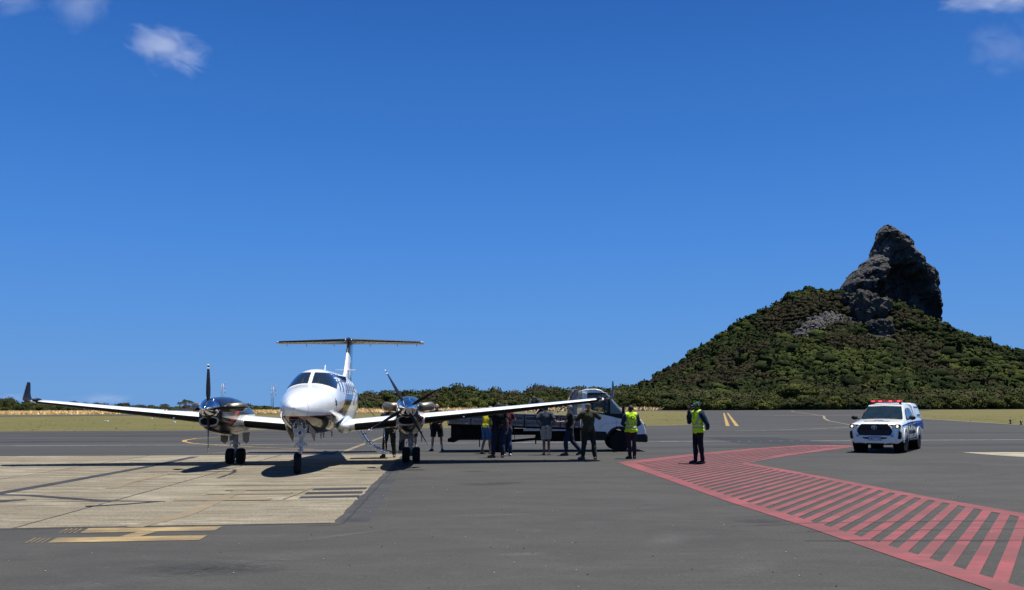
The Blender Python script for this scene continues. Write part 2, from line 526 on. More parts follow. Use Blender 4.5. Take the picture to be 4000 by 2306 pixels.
# darker newer asphalt lip round the stand, with its open crack
mark('asphalt_lip', strip([(-3.75, 31), (-3.3, 25), (-2.78, 19), (-2.32, 13.3)], [.5, .5, .45, .42], .0012), mat_paint('new_asphalt', (0.0374, 0.0383, 0.0391), .35))
ck = [(-3.25, 30.5)]
for i in range(60):
    t = i / 59; y = 28 - t * 14.9
    ck.append((-3.45 + (28 - y) * .068 + rng.normal(0, .012), y))
ck += [(-2.52, 12.95), (-2.9, 12.86)]
mark('asphalt_crack', strip(ck, [.012 + abs(rng.normal(0, .012)) for _ in ck], .0055), plain('crack_dark', (0.0122, 0.0122, 0.0122), .95))
# cracks in the slabs
cr = MB()
def crack(p, q, w=.015, n=24, wob=.07):
    pts = []
    off = 0
    for i in range(n + 1):
        t = i / n; off += rng.normal(0, wob / 3); off *= .93
        d = Vector((q[0] - p[0], q[1] - p[1])).normalized()
        pts.append((p[0] + (q[0] - p[0]) * t - d.y * off, p[1] + (q[1] - p[1]) * t + d.x * off))
    s = strip(pts, [w * rng.uniform(.3, 1.5) for _ in pts], .0105)
    cr.add(s.v, s.f)
crack((-12.2, 21.2), (-9.5, 23.0)); crack((-11.0, 18.6), (-8.3, 20.6)); crack((-9.4, 17.0), (-6.5, 22.0), .012)
crack((-7.0, 21.5), (-7.55, 24.4), .09); crack((-5.4, 20.3), (-3.3, 20.8)); crack((-11.9, 24.5), (-15, 23.0)); crack((-8.8, 26.2), (-5, 27.5))
crack((-15, 27.0), (-10, 29.6)); crack((-6.8, 14.1), (-3.2, 15.0), .01)
mark('slab_cracks', cr, plain('crack_dark', (0.0122, 0.0122, 0.0122), .95)).parent = stand
stand.children[-1]['kind'] = 'stuff'
# black cover bands and old yellow paint on the slabs
Z1, Z2 = .0115, .0155
mark('black_band', strip([(-10.1, 17.55), (-10.16, 19.9), (-10.4, 25.7), (-10.9, 31.0)], [.32, .3, .28, .28], Z1), M_DARKP)
mark('black_band', strip([(-10.2, 17.62), (-9.3, 17.42), (-7.4, 16.35), (-6.2, 16.2)], [.2, .22, .2, .09], Z1 + .0005), M_DARKP)
mark('black_band', strip([(-7.25, 15.42), (-6.7, 15.75), (-6.3, 16.18)], [.16, .14, .1], Z2), M_DARKP)
mark('black_band', strip([(-12, 15.6), (-9.2, 16.35), (-8.9, 16.6)], [.45, .4, .2], Z1), M_DARKP)
mark('faded_yellow_line', strip([(-8.35, 18.9), (-8.66, 20.2), (-8.82, 23.65), (-8.85, 26), (-8.95, 31.5)], .27, Z1), M_YELC)
mark('faded_yellow_line', strip([(-5.3, 12.75), (-5.12, 14.2), (-5.28, 15.9), (-5.5, 18.5)], .26, Z1), M_YELC)
for (y, x0, x1) in ((16.45, -6.1, -4.4), (17.6, -5.9, -4.3), (18.45, -5.8, -4.2)):
    mark('faded_yellow_bar', strip([(x0, y - .05), (x1, y + .06)], .34, Z2), M_YELC)
for (A, B, C, D_) in (((-4.09, 18.68), (-3.03, 18.87), (-2.99, 18.46), (-4.05, 18.28)), ((-4.05, 17.85), (-2.97, 18.03), (-2.93, 17.6), (-4.0, 17.42)), ((-3.96, 17.0), (-2.9, 17.2), (-2.86, 16.85), (-3.93, 16.65))):
    mark('black_bar', MB().poly([(*A, Z1), (*D_, Z1), (*C, Z1), (*B, Z1)][::1]), M_DARKP)
mark('yellow_bar_edge', strip([(-4.16, 16.5), (-4.16, 18.9)], .05, Z2), M_YELC)
# yellow lead-in bars in front of the stand
M_YB = mat_paint('tan_yellow_paint', (0.3132, 0.2253, 0.1001), .43)
mark('yellow_bar', MB().poly([(-5.78, 11.35, .006), (-3.96, 11.52, .006), (-4.0, 11.95, .006), (-5.88, 11.77, .006)]), M_YB)
mark('yellow_bar', MB().poly([(-5.80, 12.22, .006), (-4.06, 12.40, .006), (-4.09, 12.84, .006), (-5.9, 12.68, .006)]), M_YB)
mark('yellow_bar', strip([(-4.98, 11.85), (-4.93, 12.3)], .26, .0075), M_YB)
tas = MB()
for j, (x0, y0) in enumerate(((-5.80, 11.35), (-5.82, 12.22))):
    for k in range(4):
        s = strip([(x0 - .06 - .065 * k, y0 + .0), (x0 - .16 - .065 * k, y0 + .42)], .022, .006); tas.add(s.v, s.f)
mark('yellow_tassel_lines', tas, M_YB)

# --- red hatch
hatch = empty('red_hatch_marking', (0, 0, 0)); hatch['kind'] = 'structure'
To, Ko = (3.12, 27.0), (6.88, 26.5)
near_o = [To, (3.5, 20.8), (3.75, 16.0), (4.04, 12.5), (4.22, 9.6), (4.5, 5.5)]
near_i = [(3.62, 26.35), (3.82, 20.7), (4.05, 16.0), (4.36, 12.5), (4.6, 9.0), (4.9, 5.5)]
far_i = [(6.62, 26.1), (6.86, 23.2), (7.06, 20.4), (7.28, 16.5), (7.55, 13.4), (8.1, 5.5)]
far_o = [Ko, (7.16, 23.2), (7.36, 20.4), (7.58, 16.4), (7.86, 13.9), (8.4, 5.5)]
def band(a, b, z):
    mb = MB()
    for i in range(len(a) - 1):
        mb.add([(*a[i], z), (*b[i], z), (*b[i + 1], z), (*a[i + 1], z)], [(3, 2, 1, 0)])
    return mb
HZ = .006
mark('border', band(near_o, near_i, HZ), M_RED, hatch)
mark('border', band(far_i, far_o, HZ), M_RED, hatch)
up_o = [To, (6.23, 31.5), (9.4, 35.4), (12.35, 38.3)]
up_i = [near_i[0], (6.45, 31.0), (9.55, 34.8), (12.5, 37.7)]
lo_i = [far_i[0], (9.1, 30.7), (11.3, 33.8), (13.3, 36.75)]
lo_o = [Ko, (9.34, 30.4), (11.5, 33.4), (13.8, 36.5)]
mark('border', band(up_i, up_o, HZ), M_RED, hatch)
mark('border', band(lo_o, lo_i, HZ), M_RED, hatch)
mark('border', MB().poly([(12.35, 38.3, HZ), (12.5, 37.7, HZ), (13.3, 36.75, HZ), (13.8, 36.5, HZ), (14.3, 38.1, HZ)]), M_RED, hatch)
P1 = near_i + far_i[::-1]
P2 = [near_i[0], far_i[0]] + lo_i[1:] + up_i[::-1][:-1]
dv = Vector((2.92, 4.72)).normalized(); nv = (-dv.y, dv.x)
per = .51 * dv.x            # spacing across the stripe
d0 = nv[0] * 4.60 + nv[1] * 8.93
for k in range(-14, 60):
    c0 = d0 + k * per
    lo_, hi_ = c0 + per * .24, c0 + per * .76
    for Pp in (P1, P2):
        q = clip_poly(clip_poly(Pp, nv, hi_), (-nv[0], -nv[1]), -lo_)
        if len(q) < 3: continue
        ar = abs(sum(q[i][0] * q[(i + 1) % len(q)][1] - q[(i + 1) % len(q)][0] * q[i][1] for i in range(len(q)))) / 2
        if ar < .02: continue
        mark('stripe', MB().poly([(a, b, HZ) for a, b in q]), M_RED, hatch)
# grey blacked-out hatch beyond it
gh = empty('blacked_out_hatch', (0, 0, 0)); gh['kind'] = 'structure'
GP = [(10.3, 48.9), (13.8, 48.5), (14.6, 38.9), (13.9, 38.45), (10.1, 39.6)]
for k in range(30):
    c0 = 10 + k * .42 - 22
    q = clip_poly(clip_poly(GP, nv, c0 + .3 + 20), (-nv[0], -nv[1]), -(c0 + 20))
    if len(q) >= 3: mark('stripe', MB().poly([(a, b, .0045) for a, b in q]), M_DARKP2, gh)
# faint oil stains and scuffs
M_STAIN = NT('oil_stain')
_v = M_STAIN.coord('Object')
M_STAIN.base((0.025, 0.024, 0.023)); M_STAIN.set(.7)
_g = M_STAIN.n.new('ShaderNodeTexGradient'); _g.gradient_type = 'SPHERICAL'
M_STAIN.link(M_STAIN.coord('Object'), _g.inputs[0])
_a = M_STAIN.math('MULTIPLY', _g.outputs['Fac'], M_STAIN.ramp(M_STAIN.noise(M_STAIN.coord('Object', (1, 4, 1)), 3, 6, .8), [(.42, 0.), (.6, 1.)]))
M_STAIN.link(M_STAIN.math('MULTIPLY', _a, 1.1, True), M_STAIN.b.inputs['Alpha'])
for (x, y, sx, sy) in ((-.6, 19.6, .75, .5), (-.1, 19.95, .5, .3), (-1.0, 23.6, .45, .3), (3.6, 13.2, .5, .3), (-3.2, 9.5, .9, .5)):
    o = MB().poly([(-1, -1, 0), (1, -1, 0), (1, 1, 0), (-1, 1, 0)]).build('oil_stain', M_STAIN.m, None, fix=False)
    o.location = (x, y, .0085); o.scale = (sx, sy, 1); o['kind'] = 'structure'
M_SCUFF = NT('pale_scuff')
M_SCUFF.base((0.158, 0.158, 0.151)); M_SCUFF.set(.9)
_g = M_SCUFF.n.new('ShaderNodeTexGradient'); _g.gradient_type = 'SPHERICAL'
M_SCUFF.link(M_SCUFF.coord('Object'), _g.inputs[0])
_a = M_SCUFF.math('MULTIPLY', _g.outputs['Fac'], M_SCUFF.ramp(M_SCUFF.noise(M_SCUFF.coord('Object', (3, 9, 1)), 4, 7, .8), [(.50, 0.), (.62, .8)]))
M_SCUFF.link(M_SCUFF.math('MULTIPLY', _a, 1.3, True), M_SCUFF.b.inputs['Alpha'])
for (x, y, sx, sy, rz) in ((-2.95, 9.6, 1.3, .45, .85), (-2.2, 11.9, .9, .12, .8), (.1, 10.3, .4, .15, .2), (1.9, 11.3, .9, .3, 1.2), (-.4, 14, 1.2, .2, .1), (2.4, 9.3, .6, .3, 1.0), (-3.6, 8.9, 1.1, .3, .6)):
    o = MB().poly([(-1, -1, 0), (1, -1, 0), (1, 1, 0), (-1, 1, 0)]).build('tyre_scuff', M_SCUFF.m, None, fix=False)
    o.location = (x, y, .0085); o.scale = (sx, sy, 1); o.rotation_euler = (0, 0, rz); o['kind'] = 'structure'
# grit: tiny pale and dark stones
gr = MB()
for i in range(420):
    y = 6.5 + rng.random() ** 1.3 * 26; x = rng.uniform(-.58, .58) * y
    r = rng.uniform(.004, .011)
    gr.ball((x, y, .006), (r, r * rng.uniform(.6, 1), r * .6), int(rng.random() < .45), 1)
o = gr.build('loose_grit', [plain('grit_pale', (0.3445, 0.3384, 0.3132), .8), plain('grit_dark', (0.0191, 0.0191, 0.0191), .8)], fix=False); o['kind'] = 'stuff'

# tufts that give the mown field its rough edge, and the tall straw at its far side
def blades(name, n, fx, h0, h1, w, mats, lean=.4):
    V = np.zeros((n, 3, 3)); 
    for i in range(n):
        x, y, s = fx(i)
        h = rng.uniform(h0, h1) * s; ww = w * s * rng.uniform(.6, 1.4); a = rng.uniform(0, math.pi)
        dx, dy = math.cos(a) * ww, math.sin(a) * ww
        lx, ly = rng.normal(0, lean) * h, rng.normal(0, lean) * h
        V[i] = [(x - dx, y - dy, -.01), (x + dx, y + dy, -.01), (x + lx, y + ly, h)]
    me = bpy.data.meshes.new(name)
    me.vertices.add(3 * n); me.vertices.foreach_set('co', V.reshape(-1))
    me.loops.add(3 * n); me.loops.foreach_set('vertex_index', np.arange(3 * n, dtype=np.int32))
    me.polygons.add(n); me.polygons.foreach_set('loop_start', np.arange(0, 3 * n, 3, dtype=np.int32))
    for m in mats: me.materials.append(m)
    me.polygons.foreach_set('material_index', rng.integers(0, len(mats), n).astype(np.int32))
    me.update(); me.validate()
    o = bpy.data.objects.new(name, me); COL.objects.link(o); o['kind'] = 'stuff'
    return o
def line_y(x, pts):
    return float(np.interp(x, [p[0] for p in pts], [p[1] for p in pts]))
near_edge = [(-160, 52.2), (-38.6, 66.8), (-19.6, 68.8), (13.4, 78.9), (15, 80)]
def f1(i):
    d = rng.random() ** 1.8 * 95 + .15
    x = rng.uniform(-72, 16 + d * .22); y0 = line_y(min(x, 15), near_edge); 
    return x, y0 + d, 1 + d * .012
M_G1 = plain('grass_blade_green', (0.1114, 0.1115, 0.0382), .9, spec=.1, var=.3, scale=1.5)
M_G2 = plain('grass_blade_straw', (0.2339, 0.1857, 0.0849), .9, spec=.1, var=.3, scale=1.5)
M_G3 = plain('grass_blade_olive', (0.1559, 0.1380, 0.0531), .9, spec=.1, var=.3, scale=1.5)
blades('field_grass', 900, f1, .015, .04, .06, [M_G1, M_G2, M_G3], .5)
def f2(i):
    d = rng.random() ** 1.5 * 70
    y = 74 + d; x = line_y(y, [(73, 42.3), (83, 45), (109, 51.2), (150, 58.5)]) + rng.random() ** 1.2 * 60 + .4
    if y < 75 + .0: y = 75
    return x, y, 1 + d * .012
blades('field_grass_right', 500, f2, .015, .04, .06, [M_G1, M_G2, M_G3], .5)
def f3(i):
    x = rng.uniform(-190, 0); return x, max(278, 306 + .95 * (x + 58)) + rng.random() * 14, 1
blades('dry_grass_strip', 34000, f3, .5, 1.3, .22, [M_DRY, M_DRY2], .6)
sheet('dry_grass_ground', [(-195, 276), (-88, 276), (-52, 309), (0, 365), (0, 385), (-60, 345), (-195, 300)], -.006, M_DRY)
def f4(i):
    x = rng.uniform(-75, 62); return x, 372 + rng.random() * 22, rng.uniform(.5, 1.3)
blades('dry_grass_verge', 16000, f4, .6, 1.6, .3, [M_DRY, M_DRY2, M_G2], .55)

# small things in the grass
for (x, y, w, lb_) in ((429, 1647, .55, 'low white marker block in the grass below the left wing'), (603, 1637, .4, 'left of two tiny white markers in the grass by the left engine'), (692, 1652, .35, 'small white marker in the grass nearest the left engine')):
    zz = 1.655 * 3475 / ((y) - 1590.8 - .0038 * (2000 - x) + 0.001)
    o = MB().box((0, 0, .09), (w, .22, .16), taper=.8).build('marker_block', plain('white_marker', (.6, .6, .56), .7), bevel=.03)
    o.location = ((x - 2000) / 3475 * zz, zz, 0); tag(o, lb_, 'marker')
for (x, y, lb_) in ((3925, 1655, 'small dark taxiway light at the right grass edge, left of the pair'), (3966, 1660, 'small dark taxiway light at the right grass edge, right of the pair')):
    zz = 1.655 * 3475 / (y - 1590.8 + .0038 * (x - 2000))
    t = empty('taxiway_light', ((x - 2000) / 3475 * zz, zz, 0), 0, lb_, 'light')
    MB().lathe([(0, .16), (.03, .17), (.04, .06), (.22, .05), (.25, .10), (.28, .10)], 'Z', 14).build('base', plain('light_base_black', (.015, .015, .015), .6), t)
    MB().lathe([(.28, .085), (.36, .075), (.40, .03), (.405, .001)], 'Z', 14).build('lens', plain('blue_lens', (.02, .04, .15), .15), t)

M_TM = NT('rubber_mark'); M_TM.base((.02, .02, .02)); M_TM.set(.9)
M_TM.link(M_TM.ramp(M_TM.noise(M_TM.coord('Object', (.4, 6, 1)), 3, 5, .7), [(.42, .12), (.6, .55)]), M_TM.b.inputs['Alpha'])
mark('tyre_mark', strip([(3.6, 11.28), (6, 11.24), (9, 11.2)], .11, .0105), M_TM.m)
mark('tyre_mark', strip([(3.9, 12.1), (6, 12.2), (9, 12.5)], .05, .0105), M_TM.m)
mark('tyre_mark', strip([(3.0, 12.6), (4.3, 12.95), (6.2, 13.1), (9, 13.0)], .06, .0105), M_TM.m)
# ------------------------------------------------------------------ vegetation, hill, rock
def mat_leaf(name, dark, mid, light, brown=None, scale=.5):
    t = NT(name)
    oi = t.n.new('ShaderNodeObjectInfo')
    at = t.add('ShaderNodeAttribute', attribute_name='tint')
    v = t.coord('Object')
    f = t.noise(v, scale, 4, .7)
    c = t.ramp(f, [(.3, dark), (.5, mid), (.72, light)])
    if brown: c = t.mix(t.ramp(at.outputs['Fac'], [(.55, 0.), (.8, 1.)]), c, brown)
    c = t.mix(1., c, t.ramp(oi.outputs['Random'], [(0, .72), (1, 1.25)]), 'MULTIPLY')
    c = t.mix(1., c, t.ramp(at.outputs['Fac'], [(0, .6), (.5, 1.1), (1, 1.0)]), 'MULTIPLY')
    t.base(c); t.set(.85, spec=.05)
    return t.m
M_LEAF = mat_leaf('shrub_leaves', (0.0148, 0.0218, 0.0070), (0.0313, 0.0409, 0.0122), (0.0696, 0.0766, 0.0244))
M_LEAFY = mat_leaf('yellow_green_leaves', (0.0278, 0.0365, 0.0087), (0.0574, 0.0661, 0.0157), (0.1131, 0.1131, 0.0296))
M_LEAFO = mat_leaf('olive_brown_leaves', (0.0244, 0.0235, 0.0122), (0.0478, 0.0435, 0.0200), (0.0870, 0.0740, 0.0365))
M_TRUNK = plain('grey_bark', (0.0870, 0.0740, 0.0566), .9, var=.3, scale=2)
M_DEAD = plain('dead_twigs', (0.2001, 0.1740, 0.1392), .9, var=.25, scale=2)
M_FOREST = None

def quads_mesh(name, C, N, S, mats, mi, tint, extra=None):
    """many leaf quads: centres C, normals N, sizes S"""
    n = len(C)
    r = rng.normal(size=(n, 3))
    N = N / (np.linalg.norm(N, axis=1, keepdims=True) + 1e-9)
    U = np.cross(N, r); U /= (np.linalg.norm(U, axis=1, keepdims=True) + 1e-9)
    W = np.cross(N, U)
    s = S[:, None]
    V = np.stack([C - U * s - W * s * .3, C + U * s * .3 - W * s, C + U * s + W * s * .3, C - U * s * .3 + W * s], 1).reshape(-1, 3)
    F = np.arange(4 * n, dtype=np.int32)
    vs, ls, starts, mis, ts = [V], [F], [np.arange(0, 4 * n, 4, dtype=np.int32)], [np.asarray(mi, dtype=np.int32)], [np.repeat(tint, 4)]
    if extra is not None:
        EV, EF, em, et = extra            # triangles
        ls.append((EF + 4 * n).reshape(-1).astype(np.int32)); vs.append(EV)
        starts.append(np.arange(4 * n, 4 * n + 3 * len(EF), 3, dtype=np.int32)); mis.append(np.full(len(EF), em, np.int32)); ts.append(et)
    V = np.concatenate(vs); Lp = np.concatenate(ls); St = np.concatenate(starts)
    me = bpy.data.meshes.new(name)
    me.vertices.add(len(V)); me.vertices.foreach_set('co', V.astype(np.float32).reshape(-1))
    me.loops.add(len(Lp)); me.loops.foreach_set('vertex_index', Lp)
    me.polygons.add(len(St)); me.polygons.foreach_set('loop_start', St)
    for m in mats: me.materials.append(m)
    me.polygons.foreach_set('material_index', np.concatenate(mis))
    at = me.attributes.new('tint', 'FLOAT', 'POINT')
    at.data.foreach_set('value', np.concatenate(ts).astype(np.float32))
    me.update()
    return me

ICV, ICF = np.array(ico(2)[0]), np.array(ico(2)[1])
def bush_mesh(name, w, d, h, n, leaf, mats, seed, sparse=1.0, nl=14):
    g = np.random.default_rng(seed)
    lobes = []
    for i in range(nl):
        a = g.uniform(0, 2 * math.pi); rr = g.random() ** .5
        x, y = math.cos(a) * rr * w * .36, math.sin(a) * rr * d * .36
        r = min(w, h * 1.4) * g.uniform(.15, .27)
        top = h * (1 - .45 * rr ** 2) - r
        z = top if i % 3 else g.uniform(.25, .8) * top
        lobes.append((x, y, max(z, r * .7), r * 1.15, r))
    C, N, T = [], [], []
    for i in range(n):
        x, y, z, rx, r = lobes[g.integers(nl)]
        v = g.normal(size=3); v /= np.linalg.norm(v)
        if v[2] < -.35: v[2] = -v[2]
        k = g.uniform(.80, 1.10)
        p = np.array([x + v[0] * rx * k, y + v[1] * rx * k, z + v[2] * r * k])
        if p[2] < .1: p[2] = g.uniform(.1, .6)
        C.append(p); N.append(v + g.normal(size=3) * .55); T.append(g.random())
    EV, EF, o = [], [], 0
    for (x, y, z, rx, r) in lobes:
        rr = r * .80 * (1 + g.uniform(-.18, .18, (len(ICV), 1)))
        EV.append(ICV * rr * np.array([1.15, 1.15, 1]) + np.array([x, y, z])); EF.append(ICF + o); o += len(ICV)
    EV = np.concatenate(EV); EF = np.concatenate(EF)
    S = leaf * g.uniform(.5, 1.2, n)
    return quads_mesh(name, np.array(C), np.array(N), S, mats, g.integers(0, len(mats), n), np.array(T), (EV, EF, 0, np.full(len(EV), .1)))

BUSHES = [bush_mesh('shrub_foliage', 11, 9, 7.5, 1700, .30, [M_LEAF], 11 + i, nl=22) for i in range(3)]
BUSHY = [bush_mesh('bright_shrub_foliage', 9, 8, 5.5, 1300, .27, [M_LEAFY], 31 + i, nl=18) for i in range(2)]
BUSHO = [bush_mesh('olive_shrub_foliage', 11, 9, 8, 1600, .29, [M_LEAFO, M_LEAF], 51 + i, nl=20) for i in range(2)]
BIGT = bush_mesh('broad_tree_foliage', 26, 22, 20, 5200, .45, [M_LEAFY, M_LEAF], 71, nl=26)

def ray_dir(u, v):
    U, V = u - 2000, v - 1153
    c, s = math.cos(-.0038), math.sin(-.0038)
    x, y = (c * U + s * V) / 3475, -(-s * U + c * V) / 3475
    a = R(7.18)
    return Vector((x, math.cos(a) - y * math.sin(a), math.sin(a) + y * math.cos(a)))
def at_depth(u, v, Y):
    d = ray_dir(u, v)
    return Vector((d.x * Y / d.y, Y, 1.655 + d.z * Y / d.y))

def shrub(me, x, y, z, w, h, rz, label, group, name='shrub', cat='shrub', w0=11, h0=7.5):
    o = bpy.data.objects.new(name, me); COL.objects.link(o)
    o.location = (x, y, z); o.rotation_euler = (0, 0, rz)
    o.scale = (w / w0, w / w0, h / h0)
    return tag(o, label, cat, group)

g = np.random.default_rng(3)
# skyline of the long thicket: (u in photo, top v)
TOP = [(1360, 1524), (1450, 1523), (1550, 1520), (1640, 1517), (1700, 1512), (1760, 1500), (1800, 1499), (1850, 1513), (1900, 1512), (1950, 1514),
       (2000, 1527), (2030, 1533), (2060, 1512), (2110, 1505), (2200, 1506), (2280, 1507), (2350, 1503), (2450, 1505), (2560, 1512), (2700, 1520), (2820, 1524),
       (2900, 1530), (3020, 1522), (3120, 1505), (3250, 1518), (3420, 1530), (3600, 1520), (3800, 1510), (4100, 1505)]
G1 = 'shrubs of the long thicket beyond the runway'
def place_of(u, row):
    for lim, nm in ((1500, 'between the nose and the right engine'), (1640, 'behind the right engine'), (1850, 'just right of the right engine'), (2000, 'behind the right wing'), (2200, 'behind the lorry bed'), (2420, 'behind the lorry cab'),
                    (2620, 'behind the lorry bonnet'), (2850, 'behind the man with binoculars'), (3050, 'left of the broad tree'), (3300, 'between broad tree and pickup'), (3650, 'behind the pickup'), (9999, 'right of the pickup')):
        if u < lim: return nm + (', back row', ', middle row', ', front row')[row]
k = 0
for row, (Y, fac) in enumerate(((445, 1.0), (418, .82), (398, .55))):
    u = 1330
    while u < 4140:
        p = at_depth(u, 1600, Y)
        v = float(np.interp(u, [a for a, b in TOP], [b for a, b in TOP]))
        topz = at_depth(u, v, 445).z
        h = topz * fac * g.uniform(.95, 1.10)
        w = g.uniform(15, 22) * (1 if row < 2 else .7)
        kind = g.random()
        rightside = u > 2650
        yy = Y + g.uniform(-5, 5)
        if u > 2650: yy -= 22
        if row == 2 and (kind < .22 or (rightside and kind < .5) or (1560 < u < 1750 and kind < .7)):
            shrub(BUSHY[k % 2], p.x, yy, -.3, w * .85, h, g.uniform(0, 6), 'low yellow green shrub ' + place_of(u, row), G1, w0=9, h0=5.5)
        elif kind < (.42 if rightside else .22):
            shrub(BUSHO[k % 2], p.x, yy, -.3, w, h, g.uniform(0, 6), 'olive brown shrub ' + place_of(u, row), G1, h0=8)
        else:
            shrub(BUSHES[k % 3], p.x, yy, -.3, w, h, g.uniform(0, 6), 'dense dark green shrub ' + place_of(u, row), G1)
        k += 1
        u += g.uniform(42, 70) if row < 2 else g.uniform(45, 80)

# left horizon: lower, farther scrub
TOPL = [(-60, 1555), (0, 1568), (40, 1558), (70, 1550), (110, 1572), (160, 1575), (250, 1574), (330, 1576), (420, 1580), (450, 1574), (560, 1585), (620, 1584), (700, 1590), (1100, 1592), (1360, 1588)]
TOPL2 = [(-60, 1555), (0, 1566), (60, 1550), (110, 1560), (160, 1572), (300, 1573), (430, 1577), (520, 1580), (600, 1581), (680, 1586), (800, 1588), (920, 1580), (1000, 1580), (1060, 1588), (1360, 1590)]
for row, (Y, fac) in enumerate(((330, 1.0), (316, .8))):
    u = -80
    while u < 1380:
        p = at_depth(u, 1600, Y)
        v = float(np.interp(u, [a for a, b in TOPL2], [b for a, b in TOPL2]))
        h = max(1.6, at_depth(u, v, Y).z) * fac * g.uniform(.9, 1.25)
        w = g.uniform(5, 9)
        me = BUSHO[k % 2] if g.random() < .45 else BUSHES[k % 3]
        shrub(me, p.x, Y + g.uniform(-4, 4), -.2, w, h, g.uniform(0, 6), ('olive' if me in BUSHO else 'dark green') + ' scrub bush on the left horizon ' + ('beside the left wing tip' if u < 250 else 'above the left wing' if u < 700 else 'by the left engine' if u < 950 else 'left of the nose' if u < 1150 else 'behind the nose') + (', far row' if row == 0 else ', near row'), 'low scrub along the left horizon')
        k += 1
        u += g.uniform(22, 55)
for (u, v, Y, w) in ((150, 1592, 292, 8), (15, 1598, 290, 7)):
    p = at_depth(u, v, Y)
    shrub(BUSHES[0], p.x, Y, -.1, w, max(1.8, p.z + .8), 1.0,
          'rounded dark bush before the straw strip, right of the two at far left' if u > 100 else 'rounded dark bush cut by the left edge of the photo', None)

# broad tree and pale dead shrub at the foot of the hill
p = at_depth(3115, 1600, 392)
t = empty('broad_tree', (p.x, 392, 0), 0, 'broad rounded yellow green tree at the foot of the hill, taller than the thicket', 'tree')
o = bpy.data.objects.new('crown', BIGT); COL.objects.link(o); o.parent = t
o.scale = (.95, .8, .60)
tr = MB()
for i in range(5):
    a = i * 1.3; tr.tube([(math.cos(a) * .3, math.sin(a) * .3, -.2), (math.cos(a) * 1.5, math.sin(a) * 1.5, 2.5), (math.cos(a) * 4, math.sin(a) * 4, 6)], [.35, .28, .12], 7)
tr.build('trunk', M_TRUNK, t)

def bare_shrub(name, u, Y, h, label, n=60, z=0, mat=M_DEAD, r0=.06):
    p = at_depth(u, 1600, Y)
    mb = MB()
    for i in range(n):
        a = g.uniform(0, 6.28); sp = g.uniform(.1, .75) * h
        q = Vector((math.cos(a) * sp * .5, math.sin(a) * sp * .5, h * g.uniform(.4, .6)))
        e = Vector((math.cos(a) * sp, math.sin(a) * sp, h * g.uniform(.65, 1.05)))
        mb.tube([(0, 0, 0), q * .5 + Vector((0, 0, .2)), q, e], [r0, r0 * .7, r0 * .5, r0 * .25], 4, caps=False)
        for j in range(2):
            mb.tube([q, q + Vector((g.normal(0, .2) * h, g.normal(0, .2) * h, g.uniform(.1, .3) * h))], [r0 * .4, r0 * .2], 4, caps=False)
    o = mb.build(name, mat, None, fix=False); o.location = (p.x, Y, z)
    return tag(o, label, 'shrub' if h < 6 else 'tree')
bare_shrub('dead_shrub', 3210, 372, 3.2, 'pale leafless shrub at the foot of the thicket left of the pickup')
bare_shrub('dead_shrub', 2700, 370, 2.6, 'pale leafless shrub behind the man with binoculars', 40)
bare_shrub('bare_tree', 2115, 430, 13.3, 'bare pale tree top sticking up from the thicket behind the lorry bed', 70, 0, M_DEAD, .09)

# palms
M_FROND = mat_leaf('palm_fronds', (.025, .034, .012), (.045, .055, .020), (.095, .10, .045))
def palm(u, vtop, Y, label, crown=2.6, wind=-1, nf=16, group=None, zb=0.0):
    top = at_depth(u, vtop, Y)
    H = top.z - crown * .35
    t = empty('palm_tree', (top.x, Y, zb), 0, label, 'palm tree', group)
    h = H - zb
    MB().tube([(0, 0, -.3), (.2, 0, h * .35), (.1, 0, h * .7), (0, 0, h)], [.22, .17, .14, .12], 7).build('trunk', M_TRUNK, t)
    for i in range(nf):
        a = i * 2.4 + g.uniform(-.2, .2); el = g.uniform(.1, 1.1)
        mb = MB(); L = crown * g.uniform(.8, 1.1)
        pts = []
        for k_ in range(6):
            s_ = k_ / 5
            x = math.cos(a) * math.cos(el) * L * s_ + wind * -.35 * L * s_ * s_
            y = math.sin(a) * math.cos(el) * L * s_
            z = math.sin(el) * L * s_ - .85 * L * s_ * s_
            pts.append(Vector((x, y, h + z)))
        for k_ in range(5):
            d = (pts[k_ + 1] - pts[k_]); n_ = d.cross(Vector((0, 0, 1))).normalized()
            if n_.length < .1: n_ = Vector((1, 0, 0))
            for sgn in (-1, 1):
                for m_ in range(3):
                    b = pts[k_] + d * (m_ / 3); w = crown * .26 * (1 - abs((k_ + m_ / 3) / 5 - .45))
                    tip = b + n_ * sgn * w + d * .6 - Vector((0, 0, w * .7))
                    mb.add([b, b + d * .28, tip], [(0, 1, 2)])
        mb.build('frond', M_FROND, t, fix=False)
    return t
palm(727, 1553, 300, 'tallest windswept palm on the left horizon, beside the left engine', 3.0)
palm(702, 1566, 304, 'short palm just left of the tallest palm on the left horizon', 2.2, nf=12)
palm(636, 1574, 300, 'low spreading palm on the left horizon, second cluster from the engine', 2.4, nf=12)
palm(280, 1562, 310, 'palm top poking up from the scrub behind the left wing', 2.6, nf=12)
palm(587, 1577, 305, 'small palm top between the wing and the low spreading palm', 1.9, nf=10)
palm(2778, 1465, 520, 'lone palm before the hill, above the man with binoculars', 5.0)
palm(3322, 1462, 520, 'left palm of the pair before the hill, above the pickup', 5.2)
palm(3385, 1455, 515, 'right palm of the pair before the hill, above the pickup', 5.6)
palm(2310, 1507, 452, 'windswept palm top behind the lorry cab', 4.2, nf=14)

